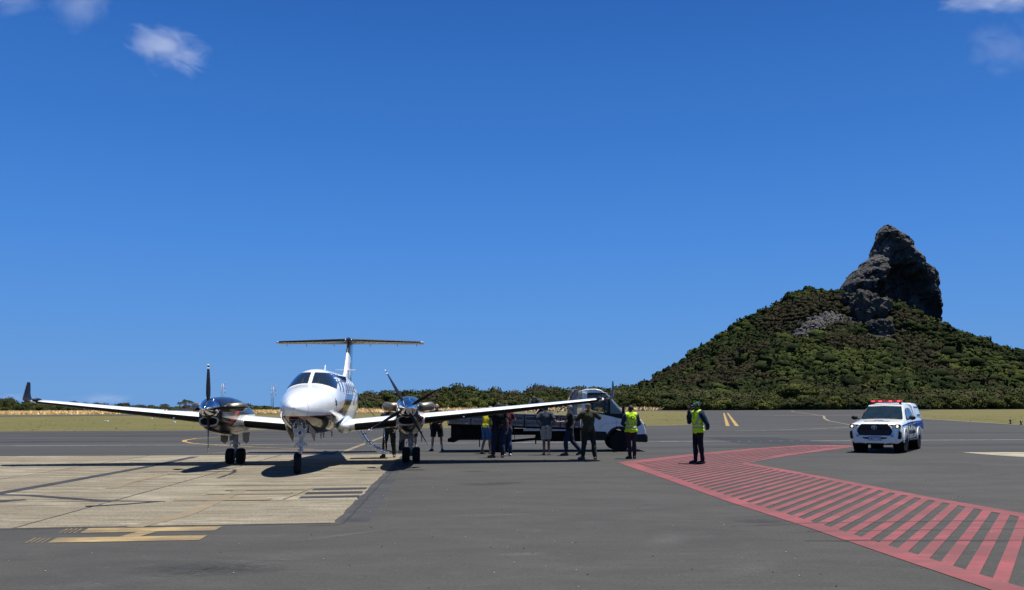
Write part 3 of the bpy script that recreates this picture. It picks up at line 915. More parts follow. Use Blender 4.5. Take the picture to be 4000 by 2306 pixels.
# lattice masts on the left horizon
M_MAST = plain('galvanised_mast', (.34, .34, .36), .5, .3, var=.1)
def mast(u, vtop, vbot, Y, label):
    top, bot = at_depth(u, vtop, Y), at_depth(u, vbot, Y)
    t = empty('radio_mast', (bot.x, Y, 0), 0, label, 'mast')
    h = top.z; w = .42
    fr = MB()
    for (a, b) in ((-w, -w), (w, -w), (0, w)): fr.tube([(a, b, 0), (a * .9, b * .9, h)], .07, 5)
    fr.build('leg_frame', M_MAST, t)
    n = int(h / 1.0)
    br = MB()
    for i in range(n):
        z = i * h / n; s = -1 if i % 2 else 1
        br.tube([(-w * s, -w, z), (w * s, -w, z + h / n)], .035, 4)
    br.build('bracing', M_MAST, t)
    for z in (h * .97, h * .86, h * .70):
        MB().tube([(-.9, -w - .05, z), (1.1, -w - .05, z)], .05, 5).tube([(1.1, -w - .05, z - .5), (1.1, -w - .05, z + .9)], .06, 5).build('antenna', M_MAST, t)
    MB().tube([(.5, 0, h), (.5, 0, h + 1.2)], .04, 5).build('whip', M_MAST, t)
mast(869, 1500, 1545, 330, 'pale lattice mast on the horizon above the left engine')
mast(1064, 1511, 1600, 330, 'taller pale lattice mast on the horizon between left engine and nose')

# ------------------------------------------------------------------ hill
RX = [-200, 100, 158, 223, 301, 368, 438, 491, 518, 562, 620, 680, 719, 777, 831, 862, 950, 1100, 1300, 1700]
RZ = [0, 2, 18, 33, 78, 125, 166, 196, 197, 192, 186, 160, 130, 101, 90, 80, 66, 50, 25, 0]
def hill_z(x, y):
    if y <= 1500:
        t_ = max(0., (y - 650) / 850)
        xe = x + .2 * (1500 - y)
        z = float(np.interp(xe, RX, RZ)) * t_ ** 1.6
    else:
        z = float(np.interp(x, RX, RZ)) * max(0., 1 - (y - 1500) / 420)
    if z > 3:
        n1 = mnoise.fractal(Vector((x * .006, y * .006, 3.3)), .9, 2.1, 4)
        n2 = mnoise.noise(Vector((x * .02, y * .012, 9)))
        amp = min(1, z / 60) * (1 if y < 1440 else .25)
        n0 = 1 - 2 * abs(mnoise.noise(Vector((x * .0075 + y * .002, y * .003, 21))))
        z += (n1 * 20 + n0 * 14 + n2 * 6 - 14) * amp
    return z
nx, ny = 150, 120
xs = np.linspace(-120, 1500, nx); ys = np.linspace(640, 1930, ny)
HZ_ = np.array([[hill_z(x, y) for x in xs] for y in ys])
M_SOIL = NT('hill_soil')
_v = M_SOIL.coord('Object')
M_SOIL.base(M_SOIL.ramp(M_SOIL.noise(_v, .08, 6, .7), [(.35, (.014, .018, .008)), (.6, (.030, .030, .016))])); M_SOIL.set(.95, spec=.1)
V = [(x, y, HZ_[j, i] - .5) for j, y in enumerate(ys) for i, x in enumerate(xs)]
F = [(j * nx + i, j * nx + i + 1, (j + 1) * nx + i + 1, (j + 1) * nx + i) for j in range(ny - 1) for i in range(nx - 1)]
hm = MB(); hm.add(V, F, 0, True)
ho = hm.build('hill', M_SOIL.m, None, fix=False); ho['kind'] = 'structure'
def hz(x, y):
    i = (x - xs[0]) / (xs[1] - xs[0]); j = (y - ys[0]) / (ys[1] - ys[0])
    i0 = int(min(max(i, 0), nx - 2)); j0 = int(min(max(j, 0), ny - 2)); a, b = min(max(i - i0, 0), 1), min(max(j - j0, 0), 1)
    return (HZ_[j0, i0] * (1 - a) + HZ_[j0, i0 + 1] * a) * (1 - b) + (HZ_[j0 + 1, i0] * (1 - a) + HZ_[j0 + 1, i0 + 1] * a) * b
def on_hill(u, v):
    """where the line of sight (u, v) first meets the hill"""
    d = ray_dir(u, v); d = d / d.y
    y = 660.
    while y < 1700:
        if 1.655 + d.z * y < hz(d.x * y, y): return Vector((d.x * y, y, hz(d.x * y, y)))
        y += 6
    return None
scree = [(on_hill(u, v), r) for u, v, r in ((3125, 1312, 16), (3150, 1303, 20), (3185, 1290, 22), (3215, 1272, 18), (3255, 1262, 20), (3300, 1266, 18), (3340, 1274, 12), (3235, 1240, 8), (3440, 1300, 20), (3405, 1288, 12))]
scree = [(p, r) for p, r in scree if p]
bare = [(on_hill(u, v), r) for u, v, r in ((3412, 1262, 24), (3400, 1240, 22), (3345, 1200, 18), (3440, 1312, 20), (3432, 1240, 20))]
bare = [(p, r) for p, r in bare if p]
brownz = [(on_hill(u, v), r) for u, v, r in ((3180, 1225, 60), (3280, 1215, 55), (3090, 1240, 50), (3350, 1180, 45), (2900, 1400, 45), (3300, 1330, 40), (3600, 1350, 50), (2620, 1480, 60), (2800, 1470, 60))]
brownz = [(p, r) for p, r in brownz if p]
greenz = [(on_hill(u, v), r) for u, v, r in ((3130, 1195, 30), (3080, 1215, 26), (3300, 1420, 60), (3200, 1400, 45), (3800, 1430, 50), (3900, 1480, 60))]
greenz = [(p, r) for p, r in greenz if p]

# forest canopy as one mass
CR = []
for s_ in range(8):
    gg = np.random.default_rng(100 + s_)
    iv, if_ = np.array(ico(2)[0]), np.array(ico(2)[1])
    # lumpy dome: three overlapping lobes sampled as one displaced ball
    lob = gg.normal(size=(4, 3)) * np.array([.5, .5, .25]); lob[:, 2] = np.abs(lob[:, 2])
    rad = .72 + .34 * np.max(iv @ (lob / np.linalg.norm(lob, axis=1, keepdims=True)).T, axis=1).clip(0) ** 3 + gg.uniform(-.09, .09, len(iv))
    core = iv * rad[:, None] * np.array([1, 1, .78])
    n = 8
    v = gg.normal(size=(n, 3)); v /= np.linalg.norm(v, axis=1, keepdims=True); v[:, 2] = np.abs(v[:, 2])
    C = v * np.array([1, 1, .8]) * gg.uniform(.85, 1.08, (n, 1)); N = v + gg.normal(size=(n, 3)) * .4
    N /= np.linalg.norm(N, axis=1, keepdims=True)
    U = np.cross(N, gg.normal(size=(n, 3))); U /= np.linalg.norm(U, axis=1, keepdims=True); W = np.cross(N, U)
    S = gg.uniform(.16, .34, (n, 1))
    q = np.stack([C - U * S, C - W * S, C + U * S, C + W * S], 1).reshape(-1, 3)
    qf = np.arange(4 * n).reshape(n, 4)
    tri = np.concatenate([qf[:, [0, 1, 2]], qf[:, [0, 2, 3]]]) + len(core)
    CR.append((np.concatenate([core, q]), np.concatenate([if_, tri])))
pts = []
yy = 655.
while yy < 1540:
    sp = 6.2 + (yy - 655) / 885 * 2.0
    x = -110.
    while x < min(1000, yy * .64 + 20):
        px, py = x + g.uniform(-.45, .45) * sp, yy + g.uniform(-.45, .45) * sp
        x += sp
        if px < .1 * py - 40: continue
        skip = False
        for (c_, r_) in scree:
            dd = math.hypot(px - c_.x, (py - c_.y) * .55)
            if dd < r_ * .9 and g.random() < .86 * (1.25 - .6 * dd / r_): skip = True; break
        if not skip and any(math.hypot(px - c_.x, (py - c_.y) * .6) < r_ for c_, r_ in bare): skip = True
        if skip: continue
        br = .0
        for (c_, r_) in brownz:
            if math.hypot(px - c_.x, (py - c_.y) * .5) < r_ * g.uniform(.8, 1.05): br = 1.; break
        gr_ = 0.
        for (c_, r_) in greenz:
            if math.hypot(px - c_.x, (py - c_.y) * .5) < r_ * g.uniform(.5, 1.1): gr_ = 1.; break
        if br == 0 and mnoise.noise(Vector((px * .012, py * .008, 1))) + g.normal(0, .07) > .42: br = 1.
        if gr_ == 0 and br == 0 and mnoise.noise(Vector((px * .014, py * .01, 7))) + g.normal(0, .10) > .30: gr_ = 1.
        tint = g.uniform(.7, .95) if br else (g.uniform(.34, .5) if gr_ else g.uniform(.0, .28))
        pts.append((px, py, hz(px, py), sp * ((g.uniform(.52, .80) if g.random() < .78 else g.uniform(.9, 1.25)) if not br else g.uniform(.50, .80)), tint))
    yy += sp * .9
for i in range(70):          # bigger single trees standing out of the canopy, mostly at the foot
    yb = 665 + g.random() ** 1.5 * 500; xb = g.uniform(.14, .60) * yb
    pts.append((xb, yb, hz(xb, yb), g.uniform(8, 13) * (1 if yb < 900 else 1.1), g.choice([.05, .12, .22, .40, .72])))
M_FOR = NT('forest_canopy')
_at = M_FOR.add('ShaderNodeAttribute', attribute_name='tint')
_n = M_FOR.noise(M_FOR.coord('Object'), .30, 5, .75)
_n2 = M_FOR.noise(M_FOR.coord('Object'), .035, 3, .6)
M_FOR.bump(_n, 1.0, 2.2)
_c0 = M_FOR.ramp(_at.outputs['Fac'], [(0., (.013, .020, .008)), (.15, (.021, .029, .011)), (.28, (.030, .038, .013)), (.36, (.038, .049, .015)), (.5, (.046, .056, .017)), (.66, (.024, .026, .013)), (.82, (.030, .028, .016)), (1., (.042, .037, .023))])
_c = M_FOR.mix(1., _c0, M_FOR.ramp(_n2, [(.3, (.75, .8, .8)), (.7, (1.2, 1.15, 1.0))]), 'MULTIPLY')
M_FOR.base(M_FOR.mix(1., _c, M_FOR.ramp(_n, [(.3, .55), (.7, 1.55)]), 'MULTIPLY')); M_FOR.set(.9, spec=.03)
VV, FF, TT, vo = [], [], [], 0
for i, (px, py, pz, r, tint) in enumerate(pts):
    a = g.uniform(0, 6.28); c_, s_ = math.cos(a), math.sin(a)
    V3, F3 = CR[i % 8]
    hh = r * g.uniform(.8, 1.45)
    VV.append(np.stack([(V3[:, 0] * c_ - V3[:, 1] * s_) * r + px, (V3[:, 0] * s_ + V3[:, 1] * c_) * r + py, V3[:, 2] * hh + pz + r * .40], -1))
    FF.append(F3 + vo); vo += len(V3)
    TT.append(np.full(len(V3), tint) + g.uniform(-.04, .04))
A = np.concatenate(VV).astype(np.float32); Fa = np.concatenate(FF).astype(np.int32); n3 = len(Fa) * 3
me = bpy.data.meshes.new('forest'); me.vertices.add(len(A)); me.vertices.foreach_set('co', A.reshape(-1))
me.loops.add(n3); me.loops.foreach_set('vertex_index', Fa.reshape(-1))
me.polygons.add(len(Fa)); me.polygons.foreach_set('loop_start', np.arange(0, n3, 3, dtype=np.int32))
me.polygons.foreach_set('use_smooth', np.ones(len(Fa), bool))
me.materials.append(M_FOR.m)
at = me.attributes.new('tint', 'FLOAT', 'POINT'); at.data.foreach_set('value', np.clip(np.concatenate(TT), 0, 1).astype(np.float32))
me.update()
o = bpy.data.objects.new('hill_forest', me); COL.objects.link(o); o['kind'] = 'stuff'
print('forest tris', n3 // 3)

# ------------------------------------------------------------------ rock
def mat_rock(name, a, b, c, scale):
    t = NT(name)
    v = t.coord('Object')
    big = t.noise(v, scale, 8, .68, .3)
    fine = t.noise(t.coord('Object', (1, 1, .45)), scale * 6, 8, .75)
    col = t.ramp(big, [(.32, a), (.5, b), (.68, c)])
    col = t.mix(.45, col, t.ramp(fine, [(.35, tuple(k * .45 for k in a)), (.52, b), (.68, tuple(k * 1.5 for k in c))]))
    t.base(col); t.set(.92, spec=.15)
    t.bump(fine, 1.0, 3.0)
    return t.m
M_ROCK = mat_rock('dark_basalt', (.020, .021, .022), (.055, .055, .054), (.15, .148, .14), .03)
M_ROCKL = mat_rock('pale_scree_rock', (.055, .052, .050), (.11, .105, .098), (.20, .19, .175), .12)
YC = 1520.
Lp = [(3456, 880), (3442, 891), (3434, 908), (3430, 922), (3418, 960), (3414, 1001), (3412, 1010), (3372, 1023), (3360, 1050), (3332, 1060), (3312, 1092), (3292, 1122), (3290, 1180), (3300, 1240), (3320, 1320)]
Rp = [(3492, 879), (3502, 888), (3525, 914), (3559, 944), (3566, 975), (3578, 1009), (3593, 1031), (3610, 1026), (3638, 1062), (3657, 1096), (3661, 1145), (3663, 1190), (3672, 1254), (3655, 1282), (3640, 1300), (3630, 1330)]
Lw = [at_depth(u, v, YC) for u, v in Lp]; Rw = [at_depth(u, v, YC) for u, v in Rp]
Lw.sort(key=lambda p: p.z); Rw.sort(key=lambda p: p.z)
ztop = at_depth(3472, 876, YC).z
cave = at_depth(3500, 1135, YC)
def ridged(p, o=5):
    s, a, f = 0, .5, 1.
    for _ in range(o):
        s += a * (1 - abs(mnoise.noise(p * f)) * 2); a *= .5; f *= 2.1
    return s
def crag(P):
    """blocky crag relief: cells of different heights plus ridges, stretched along the strata"""
    q = Vector((P.x * .045 + P.z * .012, P.y * .045, P.z * .05 - P.x * .02))
    dd, pp = mnoise.voronoi(q + Vector((mnoise.noise(q * 2), mnoise.noise(q * 2 + Vector((9, 9, 9))), 0)) * .35)
    cell = mnoise.cell(pp[0] * 7.3)
    q2 = q * 2.7
    dd2, pp2 = mnoise.voronoi(q2)
    c2 = mnoise.cell(pp2[0] * 5.1)
    return cell * 5.5 + min(dd[1] - dd[0], .35) * 9 + c2 * 2.6 + min(dd2[1] - dd2[0], .4) * 3.5 + (ridged(P * .05, 4) - .35) * 4.5
rings = []
zs = np.concatenate([np.linspace(70, ztop - 6, 190), ztop - np.array([3.5, 1.8, .6, 0])])
nr = 230
def bump_(x, z, cx_, cz_, rx_, rz_, rot=0.):
    ca_, sa_ = math.cos(rot), math.sin(rot)
    dx, dz = x - cx_, z - cz_
    u_, w_ = (dx * ca_ + dz * sa_) / rx_, (-dx * sa_ + dz * ca_) / rz_
    return max(0., 1 - u_ * u_ - w_ * w_)
def W(u, v):
    p = at_depth(u, v, YC); return p.x, p.z
Lz = np.array([p.z for p in Lw]); Lx_ = np.array([p.x for p in Lw]); Rz_ = np.array([p.z for p in Rw]); Rx_ = np.array([p.x for p in Rw])
def smooth_interp(z, Z_, X_):
    return float(np.mean([np.interp(z + d, Z_, X_) for d in (-1.5, 0, 1.5)]))
for z in zs:
    lx = smooth_interp(z, Lz, Lx_); rx = smooth_interp(z, Rz_, Rx_)
    k_ = min(1, max(0.02, (ztop - z) / 14)) ** .5
    cx = (lx + rx) / 2; hw = (rx - lx) / 2 * (.8 + .2 * k_ if z > ztop - 14 else 1)
    dp = (20 + (ztop - z) * .26) * k_
    ring = []
    for i in range(nr):
        a = 2 * math.pi * i / nr
        ca, sa = math.cos(a), math.sin(a)
        e = .85
        x = cx + hw * math.copysign(abs(ca) ** e, ca); y = YC + 8 + dp * math.copysign(abs(sa) ** e, sa)
        n_ = Vector((ca, sa, 0))
        P = Vector((x, y, z))
        dsp = crag(P) - 6.5 + mnoise.noise(P * .014 + Vector((5, 5, 5))) * 7
        edge = abs(ca) ** 3
        P = P + n_ * dsp * (1 - .78 * edge)
        if sa < .2:
            wob = mnoise.noise(P * .03) * .18
            h_ = 0.
            wx_ = P.x + mnoise.fractal(P * .035, .8, 2.2, 3) * 11; wz_ = P.z + mnoise.fractal(P * .035 + Vector((7, 3, 1)), .8, 2.2, 3) * 11
            for (u_, v_, ru, rz__, ro_, dep) in ((3500, 1120, 34, 42, -.35, 46), (3470, 1165, 26, 30, .2, 40), (3560, 1180, 30, 34, .5, 30), (3450, 1060, 12, 14, 0, 14), (3610, 1240, 16, 34, .1, 24), (3410, 1170, 10, 26, .2, 22), (3470, 985, 30, 34, 0, 9)):
                x_, z_ = W(u_, v_)
                cv = bump_(wx_, wz_, x_, z_, ru, rz__, ro_)
                cv = max(0, cv + wob * (cv > 0))
                h_ = max(h_, dep * min(1, cv * 1.8) ** .7)
            P.y += h_
            for (u_, v_, ru, rz__, ro_, dep) in ((3380, 1100, 16, 50, -.15, 20), (3430, 1075, 20, 28, .35, 20), (3340, 1110, 14, 28, .1, 14), (3560, 1040, 36, 16, -.7, 18), (3628, 1130, 14, 60, .1, 14), (3530, 960, 14, 40, .5, 12), (3395, 1160, 6, 30, .3, 16)):
                x_, z_ = W(u_, v_)
                P.y -= dep * bump_(wx_, wz_, x_, z_, ru, rz__, ro_) ** .8
        P.z += mnoise.noise(P * .06) * 2.5 * min(1, (ztop - z) / 20)
        ring.append(P)
    rings.append(ring)
rk = MB(); rk.loft(rings, 0, False, True)
ro = rk.build('rock_pinnacle', M_ROCK, None, fix=True)
ro.data.polygons.foreach_set('use_smooth', [True] * len(ro.data.polygons)); ro.data.set_sharp_from_angle(angle=R(42))
tag(ro, 'tall dark bare rock pinnacle rising from the top of the wooded hill', 'rock')
def boulder(name, c, r, seed, mat, label, cat='rock', group=None, sub=5, amp=.55, rot=(0, 0, 0)):
    Vv, Ff = ico(sub); E_ = Euler(rot).to_matrix()
    vs = []
    for v in Vv:
        p = Vector(v); q = p * 1.6 + Vector((seed, seed * 2, 0))
        d = 1 + amp * (ridged(q, 5) - .5) + .10 * mnoise.cell(q * 1.9)
        # blocky look
        m_ = max(abs(p.x), abs(p.y), abs(p.z)); p = p * (.55 + .45 / m_) * .85
        vs.append(E_ @ Vector((p.x * d * r[0], p.y * d * r[1], p.z * d * r[2])))
    o = MB().add(vs, Ff, 0, False).build(name, mat, None, fix=False)
    o.data.polygons.foreach_set('use_smooth', [True] * len(o.data.polygons)); o.data.set_sharp_from_angle(angle=R(38))
    o.location = c
    return tag(o, label, cat, group)
M_ROCKM = mat_rock('grey_outcrop_rock', (.030, .030, .029), (.060, .058, .054), (.12, .115, .10), .06)
c = on_hill(3412, 1245)
boulder('rock_outcrop', (c.x, c.y + 16, c.z + 14), (30, 22, 27), 4, M_ROCKM, 'overhanging rock outcrop on the hillside just below the pinnacle', rot=(0, .35, 0))
c = on_hill(3345, 1195)
boulder('rock_outcrop', (c.x, c.y + 8, c.z + 7), (22, 14, 11), 9, M_ROCKM, 'low broken rock ledge left of the overhanging outcrop', rot=(0, .3, 0))
c = on_hill(3440, 1310) or at_depth(3440, 1310, 1300)
boulder('rock_outcrop', (c.x, c.y, c.z + 6), (17, 14, 14), 17, M_ROCKM, 'pale grey rounded boulder on the slope under the overhanging outcrop')
c = on_hill(3372, 1192) or at_depth(3372, 1192, 1440)
boulder('rock_outcrop', (c.x - 26, c.y, c.z + 2), (9, 8, 9), 21, M_ROCKL, 'small pale pointed rock above the scree field')
sc = MB()
for (c_, r_) in scree:
    for i in range(int(r_ * 6)):
        a = g.uniform(0, 6.28); d = r_ * .85 * g.random() ** .5
        x, y = c_.x + math.cos(a) * d, c_.y + math.sin(a) * d * 1.7
        r1 = 1.1 + g.random() ** 2.5 * 4.0
        Vv, Ff = ico(1)
        e = Euler((g.uniform(0, 3), g.uniform(0, 3), g.uniform(0, 3))).to_matrix()
        j = g.uniform(.6, 1.3, len(Vv))
        k3 = Vector((g.uniform(.6, 1.4), g.uniform(.6, 1.4), g.uniform(.5, 1)))
        sc.add([e @ Vector((v[0] * r1 * j[q] * k3.x, v[1] * r1 * j[q] * k3.y, v[2] * r1 * j[q] * k3.z)) + Vector((x, y, hz(x, y) + r1 * .4)) for q, v in enumerate(Vv)], Ff, 0, False)
o = sc.build('scree_rocks', M_ROCKL, None, fix=False); o['kind'] = 'stuff'
# scrub sprigs on the rock's left shoulder and summit
for (u, v, nm) in ((3470, 877, 'tiny bush on the very top of the pinnacle'), (3346, 1062, 'thin bush on the left shoulder of the pinnacle'), (3318, 1096, 'thin bush low on the left shoulder of the pinnacle')):
    c = at_depth(u, v, 1522)
    o = shrub(BUSHO[0], c.x + (3 if v > 900 else 0), 1524, c.z - 3.0, 4 if v > 900 else 2, 3.4 if v > 900 else 1.6, 1, nm, None, h0=8)

# ------------------------------------------------------------------ clouds
def cloud(name, uv0, uv1, Y, dens, label, seed, thresh=.5, scale=2.2, tilt=0., stretch=(1, 1, 1)):
    a, b = at_depth(*uv0, Y), at_depth(*uv1, Y)
    c = (a + b) / 2
    sx, sz = abs(b.x - a.x) / 2, abs(a.z - b.z) / 2
    mb = MB().ball((0, 0, 0), 1, 0, 3)
    o = mb.build(name, None or plain('dummy_cloud', (1, 1, 1)), None, fix=False)
    o.location = c; o.scale = (sx, sx * .6, sz); o.rotation_euler = (0, tilt, 0)
    t = NT(name + '_vapour')
    t.n.remove(t.b)
    vol = t.n.new('ShaderNodeVolumePrincipled')
    vol.inputs['Color'].default_value = (1, 1, 1, 1); vol.inputs['Anisotropy'].default_value = .1
    t.link(vol.outputs[0], t.out.inputs['Volume'])
    v = t.coord('Object')
    mp = t.n.new('ShaderNodeMapping'); mp.inputs['Location'].default_value = (seed, seed * .7, seed * 1.3); mp.inputs['Scale'].default_value = stretch
    t.link(v, mp.inputs[0])
    n1 = t.noise(mp.outputs[0], scale, 6, .62, .5)
    ln = t.n.new('ShaderNodeVectorMath'); ln.operation = 'LENGTH'; t.link(v, ln.inputs[0])
    fall = t.math('SUBTRACT', 1.0, ln.outputs['Value'])
    f = t.math('ADD', n1, t.math('MULTIPLY', fall, .55))
    f = t.math('MULTIPLY', t.math('SUBTRACT', f, thresh + .18), dens * 3.2)
    f = t.math('MAXIMUM', f, 0.)
    f = t.math('MULTIPLY', f, t.math('MULTIPLY', fall, 3., True))
    t.link(f, vol.inputs['Density'])
    o.data.materials.clear(); o.data.materials.append(t.m)
    o['kind'] = 'stuff'
    return o
cloud('cloud', (370, 25), (900, 345), 2600, .0062, '', 1.3, .585, 1.9, .36, (1, 1, 1.2))
cloud('cloud', (130, -200), (480, 190), 2600, .0022, '', 4.1, .50, 1.9, .2)
cloud('cloud', (-160, -160), (260, 100), 2600, .0026, '', 7.7, .52, 1.8)
cloud('cloud', (3540, -120), (4250, 75), 2600, .007, '', 9.2, .56, 2.4, -.03, (1, 1, 1))
cloud('cloud', (3700, 30), (4150, 330), 2600, .0016, '', 12.4, .50, 1.9, .1)
cloud('cloud', (-40, 1525), (160, 1590), 5200, .0012, '', 15.1, .45, 1.9)
cloud('cloud', (240, 1528), (560, 1590), 5200, .0012, '', 18.1, .45, 1.9)
# ------------------------------------------------------------------ twin turboprop
def hermite(xs, ys, x):
    xs = np.asarray(xs, float); ys = np.asarray(ys, float)
    i = int(np.clip(np.searchsorted(xs, x) - 1, 0, len(xs) - 2))
    def slope(k):
        if k == 0: return (ys[1] - ys[0]) / (xs[1] - xs[0])
        if k == len(xs) - 1: return (ys[-1] - ys[-2]) / (xs[-1] - xs[-2])
        a = (ys[k] - ys[k - 1]) / (xs[k] - xs[k - 1]); b = (ys[k + 1] - ys[k]) / (xs[k + 1] - xs[k])
        return 0 if a * b <= 0 else 2 * a * b / (a + b)
    h = xs[i + 1] - xs[i]; t = (x - xs[i]) / h
    return float((2 * t ** 3 - 3 * t * t + 1) * ys[i] + (t ** 3 - 2 * t * t + t) * h * slope(i) + (-2 * t ** 3 + 3 * t * t) * ys[i + 1] + (t ** 3 - t * t) * h * slope(i + 1))

def gloss(name, c, rough=.18, coat=.6, dirt=.08, metal=0.):
    t = NT(name)
    v = t.coord('Object')
    f = t.noise(t.coord('Object', (1, 1, .4)), 2.2, 6, .7)
    d = tuple(k * (1 - dirt) * (.98, .96, .92)[i] for i, k in enumerate(c))
    t.base(t.ramp(f, [(.42, c), (.72, d)])); t.set(rough, metal, .5, coat)
    return t.m
A_WHITE = gloss('aircraft_white_paint', (.80, .83, .82))
A_BLACK = gloss('aircraft_black_paint', (.008, .008, .010), .2, .25)
A_BOOT = plain('de_ice_rubber', (.010, .010, .010), .5, spec=.2, var=.3)
A_BLACKM = plain('winglet_black', (.008, .008, .010), .42, spec=.22, var=.2)
A_CHROME = plain('polished_chrome', (.80, .80, .82), .05, 1.0, var=.04)
A_STEEL = plain('exhaust_steel', (.25, .225, .19), .46, .9, var=.2)
A_GLASS = plain('dark_cockpit_glass', (.012, .018, .024), .03, 0, .8, 1.0, var=.1)
A_TYRE = plain('tyre_rubber', (.013, .013, .013), .85, spec=.2, var=.25, bump=.2)
A_GREY = plain('gear_grey_enamel', (.36, .39, .42), .38, var=.2)
A_RIM = plain('white_wheel_rim', (.72, .72, .70), .4, var=.08)
A_DARK = plain('bay_interior', (.03, .03, .028), .7, var=.3)
A_RED = gloss('aircraft_red_paint', (.42, .03, .015), .2)
A_LINER = plain('door_liner_grey', (.30, .30, .29), .45, var=.15)
A_ALU = plain('bare_aluminium', (.62, .62, .62), .28, .9, var=.1)
A_PRIMER = plain('bay_primer_tan', (.30, .26, .20), .6, var=.25)

def livery_mat():
    t = NT('fuselage_livery')
    tc = t.n.new('ShaderNodeTexCoord'); sp = t.n.new('ShaderNodeSeparateXYZ'); t.link(tc.outputs['Object'], sp.inputs[0])
    X, Z = sp.outputs[0], sp.outputs[2]
    def curve(pts):          # z (0..3) -> x, as lookup
        c = t.n.new('ShaderNodeFloatCurve'); cv = c.mapping.curves[0]
        P = [(z / 3, x / 12 + .5) for z, x in pts]
        cv.points[0].location = P[0]; cv.points[1].location = P[-1]
        for p in P[1:-1]: cv.points.new(*p)
        c.mapping.update()
        t.link(t.math('DIVIDE', Z, 3.), c.inputs['Value'])
        return t.math('MULTIPLY', t.math('SUBTRACT', c.outputs[0], .5), 12.)
    f_red = curve([(0, 6.0), (1.45, 5.6), (1.47, 3.7), (1.53, 2.9), (1.7, 1.95), (1.99, 1.35), (2.2, .9), (3, -.6)])
    f_mid = curve([(0, 6.0), (1.43, 5.6), (1.45, 3.3), (1.52, 2.5), (1.7, 1.55), (1.99, 1.05), (2.2, .65), (3, -.9)])
    f_end = curve([(0, -9.0), (.9, .9), (1.2, 1.3), (1.55, .8), (1.83, -.2), (2.07, -1.0), (2.3, -2.0), (3, -5)])
    r2a = curve([(0, -9), (1.7, -.75), (2.14, -1.75), (2.4, -2.6), (3, -5)])
    r2b = curve([(0, -9), (1.7, -.95), (2.14, -2.15), (2.4, -3.1), (3, -5.5)])
    def lt(a, b): return t.math('LESS_THAN', a, b)
    below = lt(Z, 2.45)
    in_red = t.math('MULTIPLY', t.math('MULTIPLY', lt(X, f_red), lt(f_mid, X)), below)
    in_blk = t.math('MULTIPLY', t.math('MULTIPLY', lt(X, f_mid), lt(f_end, X)), below)
    in_r2 = t.math('MULTIPLY', t.math('MULTIPLY', lt(X, r2a), lt(r2b, X)), t.math('MULTIPLY', lt(1.70, Z) if False else t.math('GREATER_THAN', Z, 1.72), below))
    dirt = t.noise(t.coord('Object', (.6, 1, 1.4)), 2.5, 6, .7)
    wht = t.ramp(dirt, [(.4, (.80, .83, .82)), (.75, (.70, .71, .68))])
    # panel joint of the radome
    c = t.mix(in_blk, wht, (.010, .010, .012))
    c = t.mix(in_red, c, (.40, .028, .012))
    c = t.mix(in_r2, c, (.42, .02, .02))
    t.base(c); t.set(.16, 0, .5, .6)
    return t.m
A_LIV = livery_mat()

AX, AY, APSI = -5.70, 27.25, .072
plane = empty('propeller_aircraft', (AX, AY, 0), -math.pi / 2 + APSI,
              'white twin turboprop aircraft with black wings edges and T tail, parked nose towards the camera', 'aircraft')
FX = [-7.75, -7.0, -6.0, -4.8, -3.6, -2.6, -1.8, 0, 1.6, 2.1, 2.45, 2.8, 3.15, 3.5, 4.0, 4.5, 5.0, 5.3, 5.47, 5.56]
FHW = [.05, .15, .28, .45, .62, .74, .78, .78, .78, .775, .765, .75, .73, .70, .62, .51, .385, .27, .15, .03]
FZT = [2.28, 2.38, 2.48, 2.58, 2.66, 2.72, 2.75, 2.76, 2.76, 2.735, 2.66, 2.50, 2.31, 2.25, 2.18, 2.09, 1.97, 1.86, 1.75, 1.66]
FZB = [2.16, 2.02, 1.80, 1.50, 1.22, 1.03, .95, .93, .93, .94, .95, .96, .98, 1.02, 1.10, 1.19, 1.30, 1.40, 1.50, 1.60]
FZC = [2.22, 2.2, 2.12, 2.0, 1.9, 1.80, 1.76, 1.75, 1.75, 1.75, 1.74, 1.72, 1.70, 1.68, 1.66, 1.64, 1.62, 1.61, 1.62, 1.63]
def fsec(x):
    return tuple(hermite(FX, a, x) for a in (FHW, FZT, FZB, FZC))
EXPO = 2.25
def fuse_y(x, z):
    hw, zt, zb, zc = fsec(x)
    t_ = (z - zc) / (zt - zc) if z > zc else (zc - z) / (zc - zb)
    return hw * max(0., 1 - min(1, abs(t_)) ** EXPO) ** (1 / EXPO)
def fuse_x(y, z):
    """front-most x of the skin at (y, z)"""
    x = 5.55
    while x > -1:
        hw, zt, zb, zc = fsec(x)
        if zb < z < zt and fuse_y(x, z) >= abs(y): return x
        x -= .01
    return 0
rings = []
for x in np.concatenate([np.linspace(-7.75, -2, 24), np.linspace(-1.6, 1.8, 10), np.linspace(2.0, 3.4, 18), np.linspace(3.5, 5.3, 16), [5.38, 5.44, 5.49, 5.53, 5.555]]):
    hw, zt, zb, zc = fsec(x)
    ring = []
    for k in range(44):
        a = 2 * math.pi * k / 44
        c_, s_ = math.cos(a), math.sin(a)
        ring.append((x, hw * math.copysign(abs(c_) ** (2 / EXPO), c_), zc + (zt - zc if s_ > 0 else zc - zb) * math.copysign(abs(s_) ** (2 / EXPO), s_)))
    rings.append(ring)
fus = MB().loft(rings, 0, True, True).build('fuselage', A_LIV, plane)

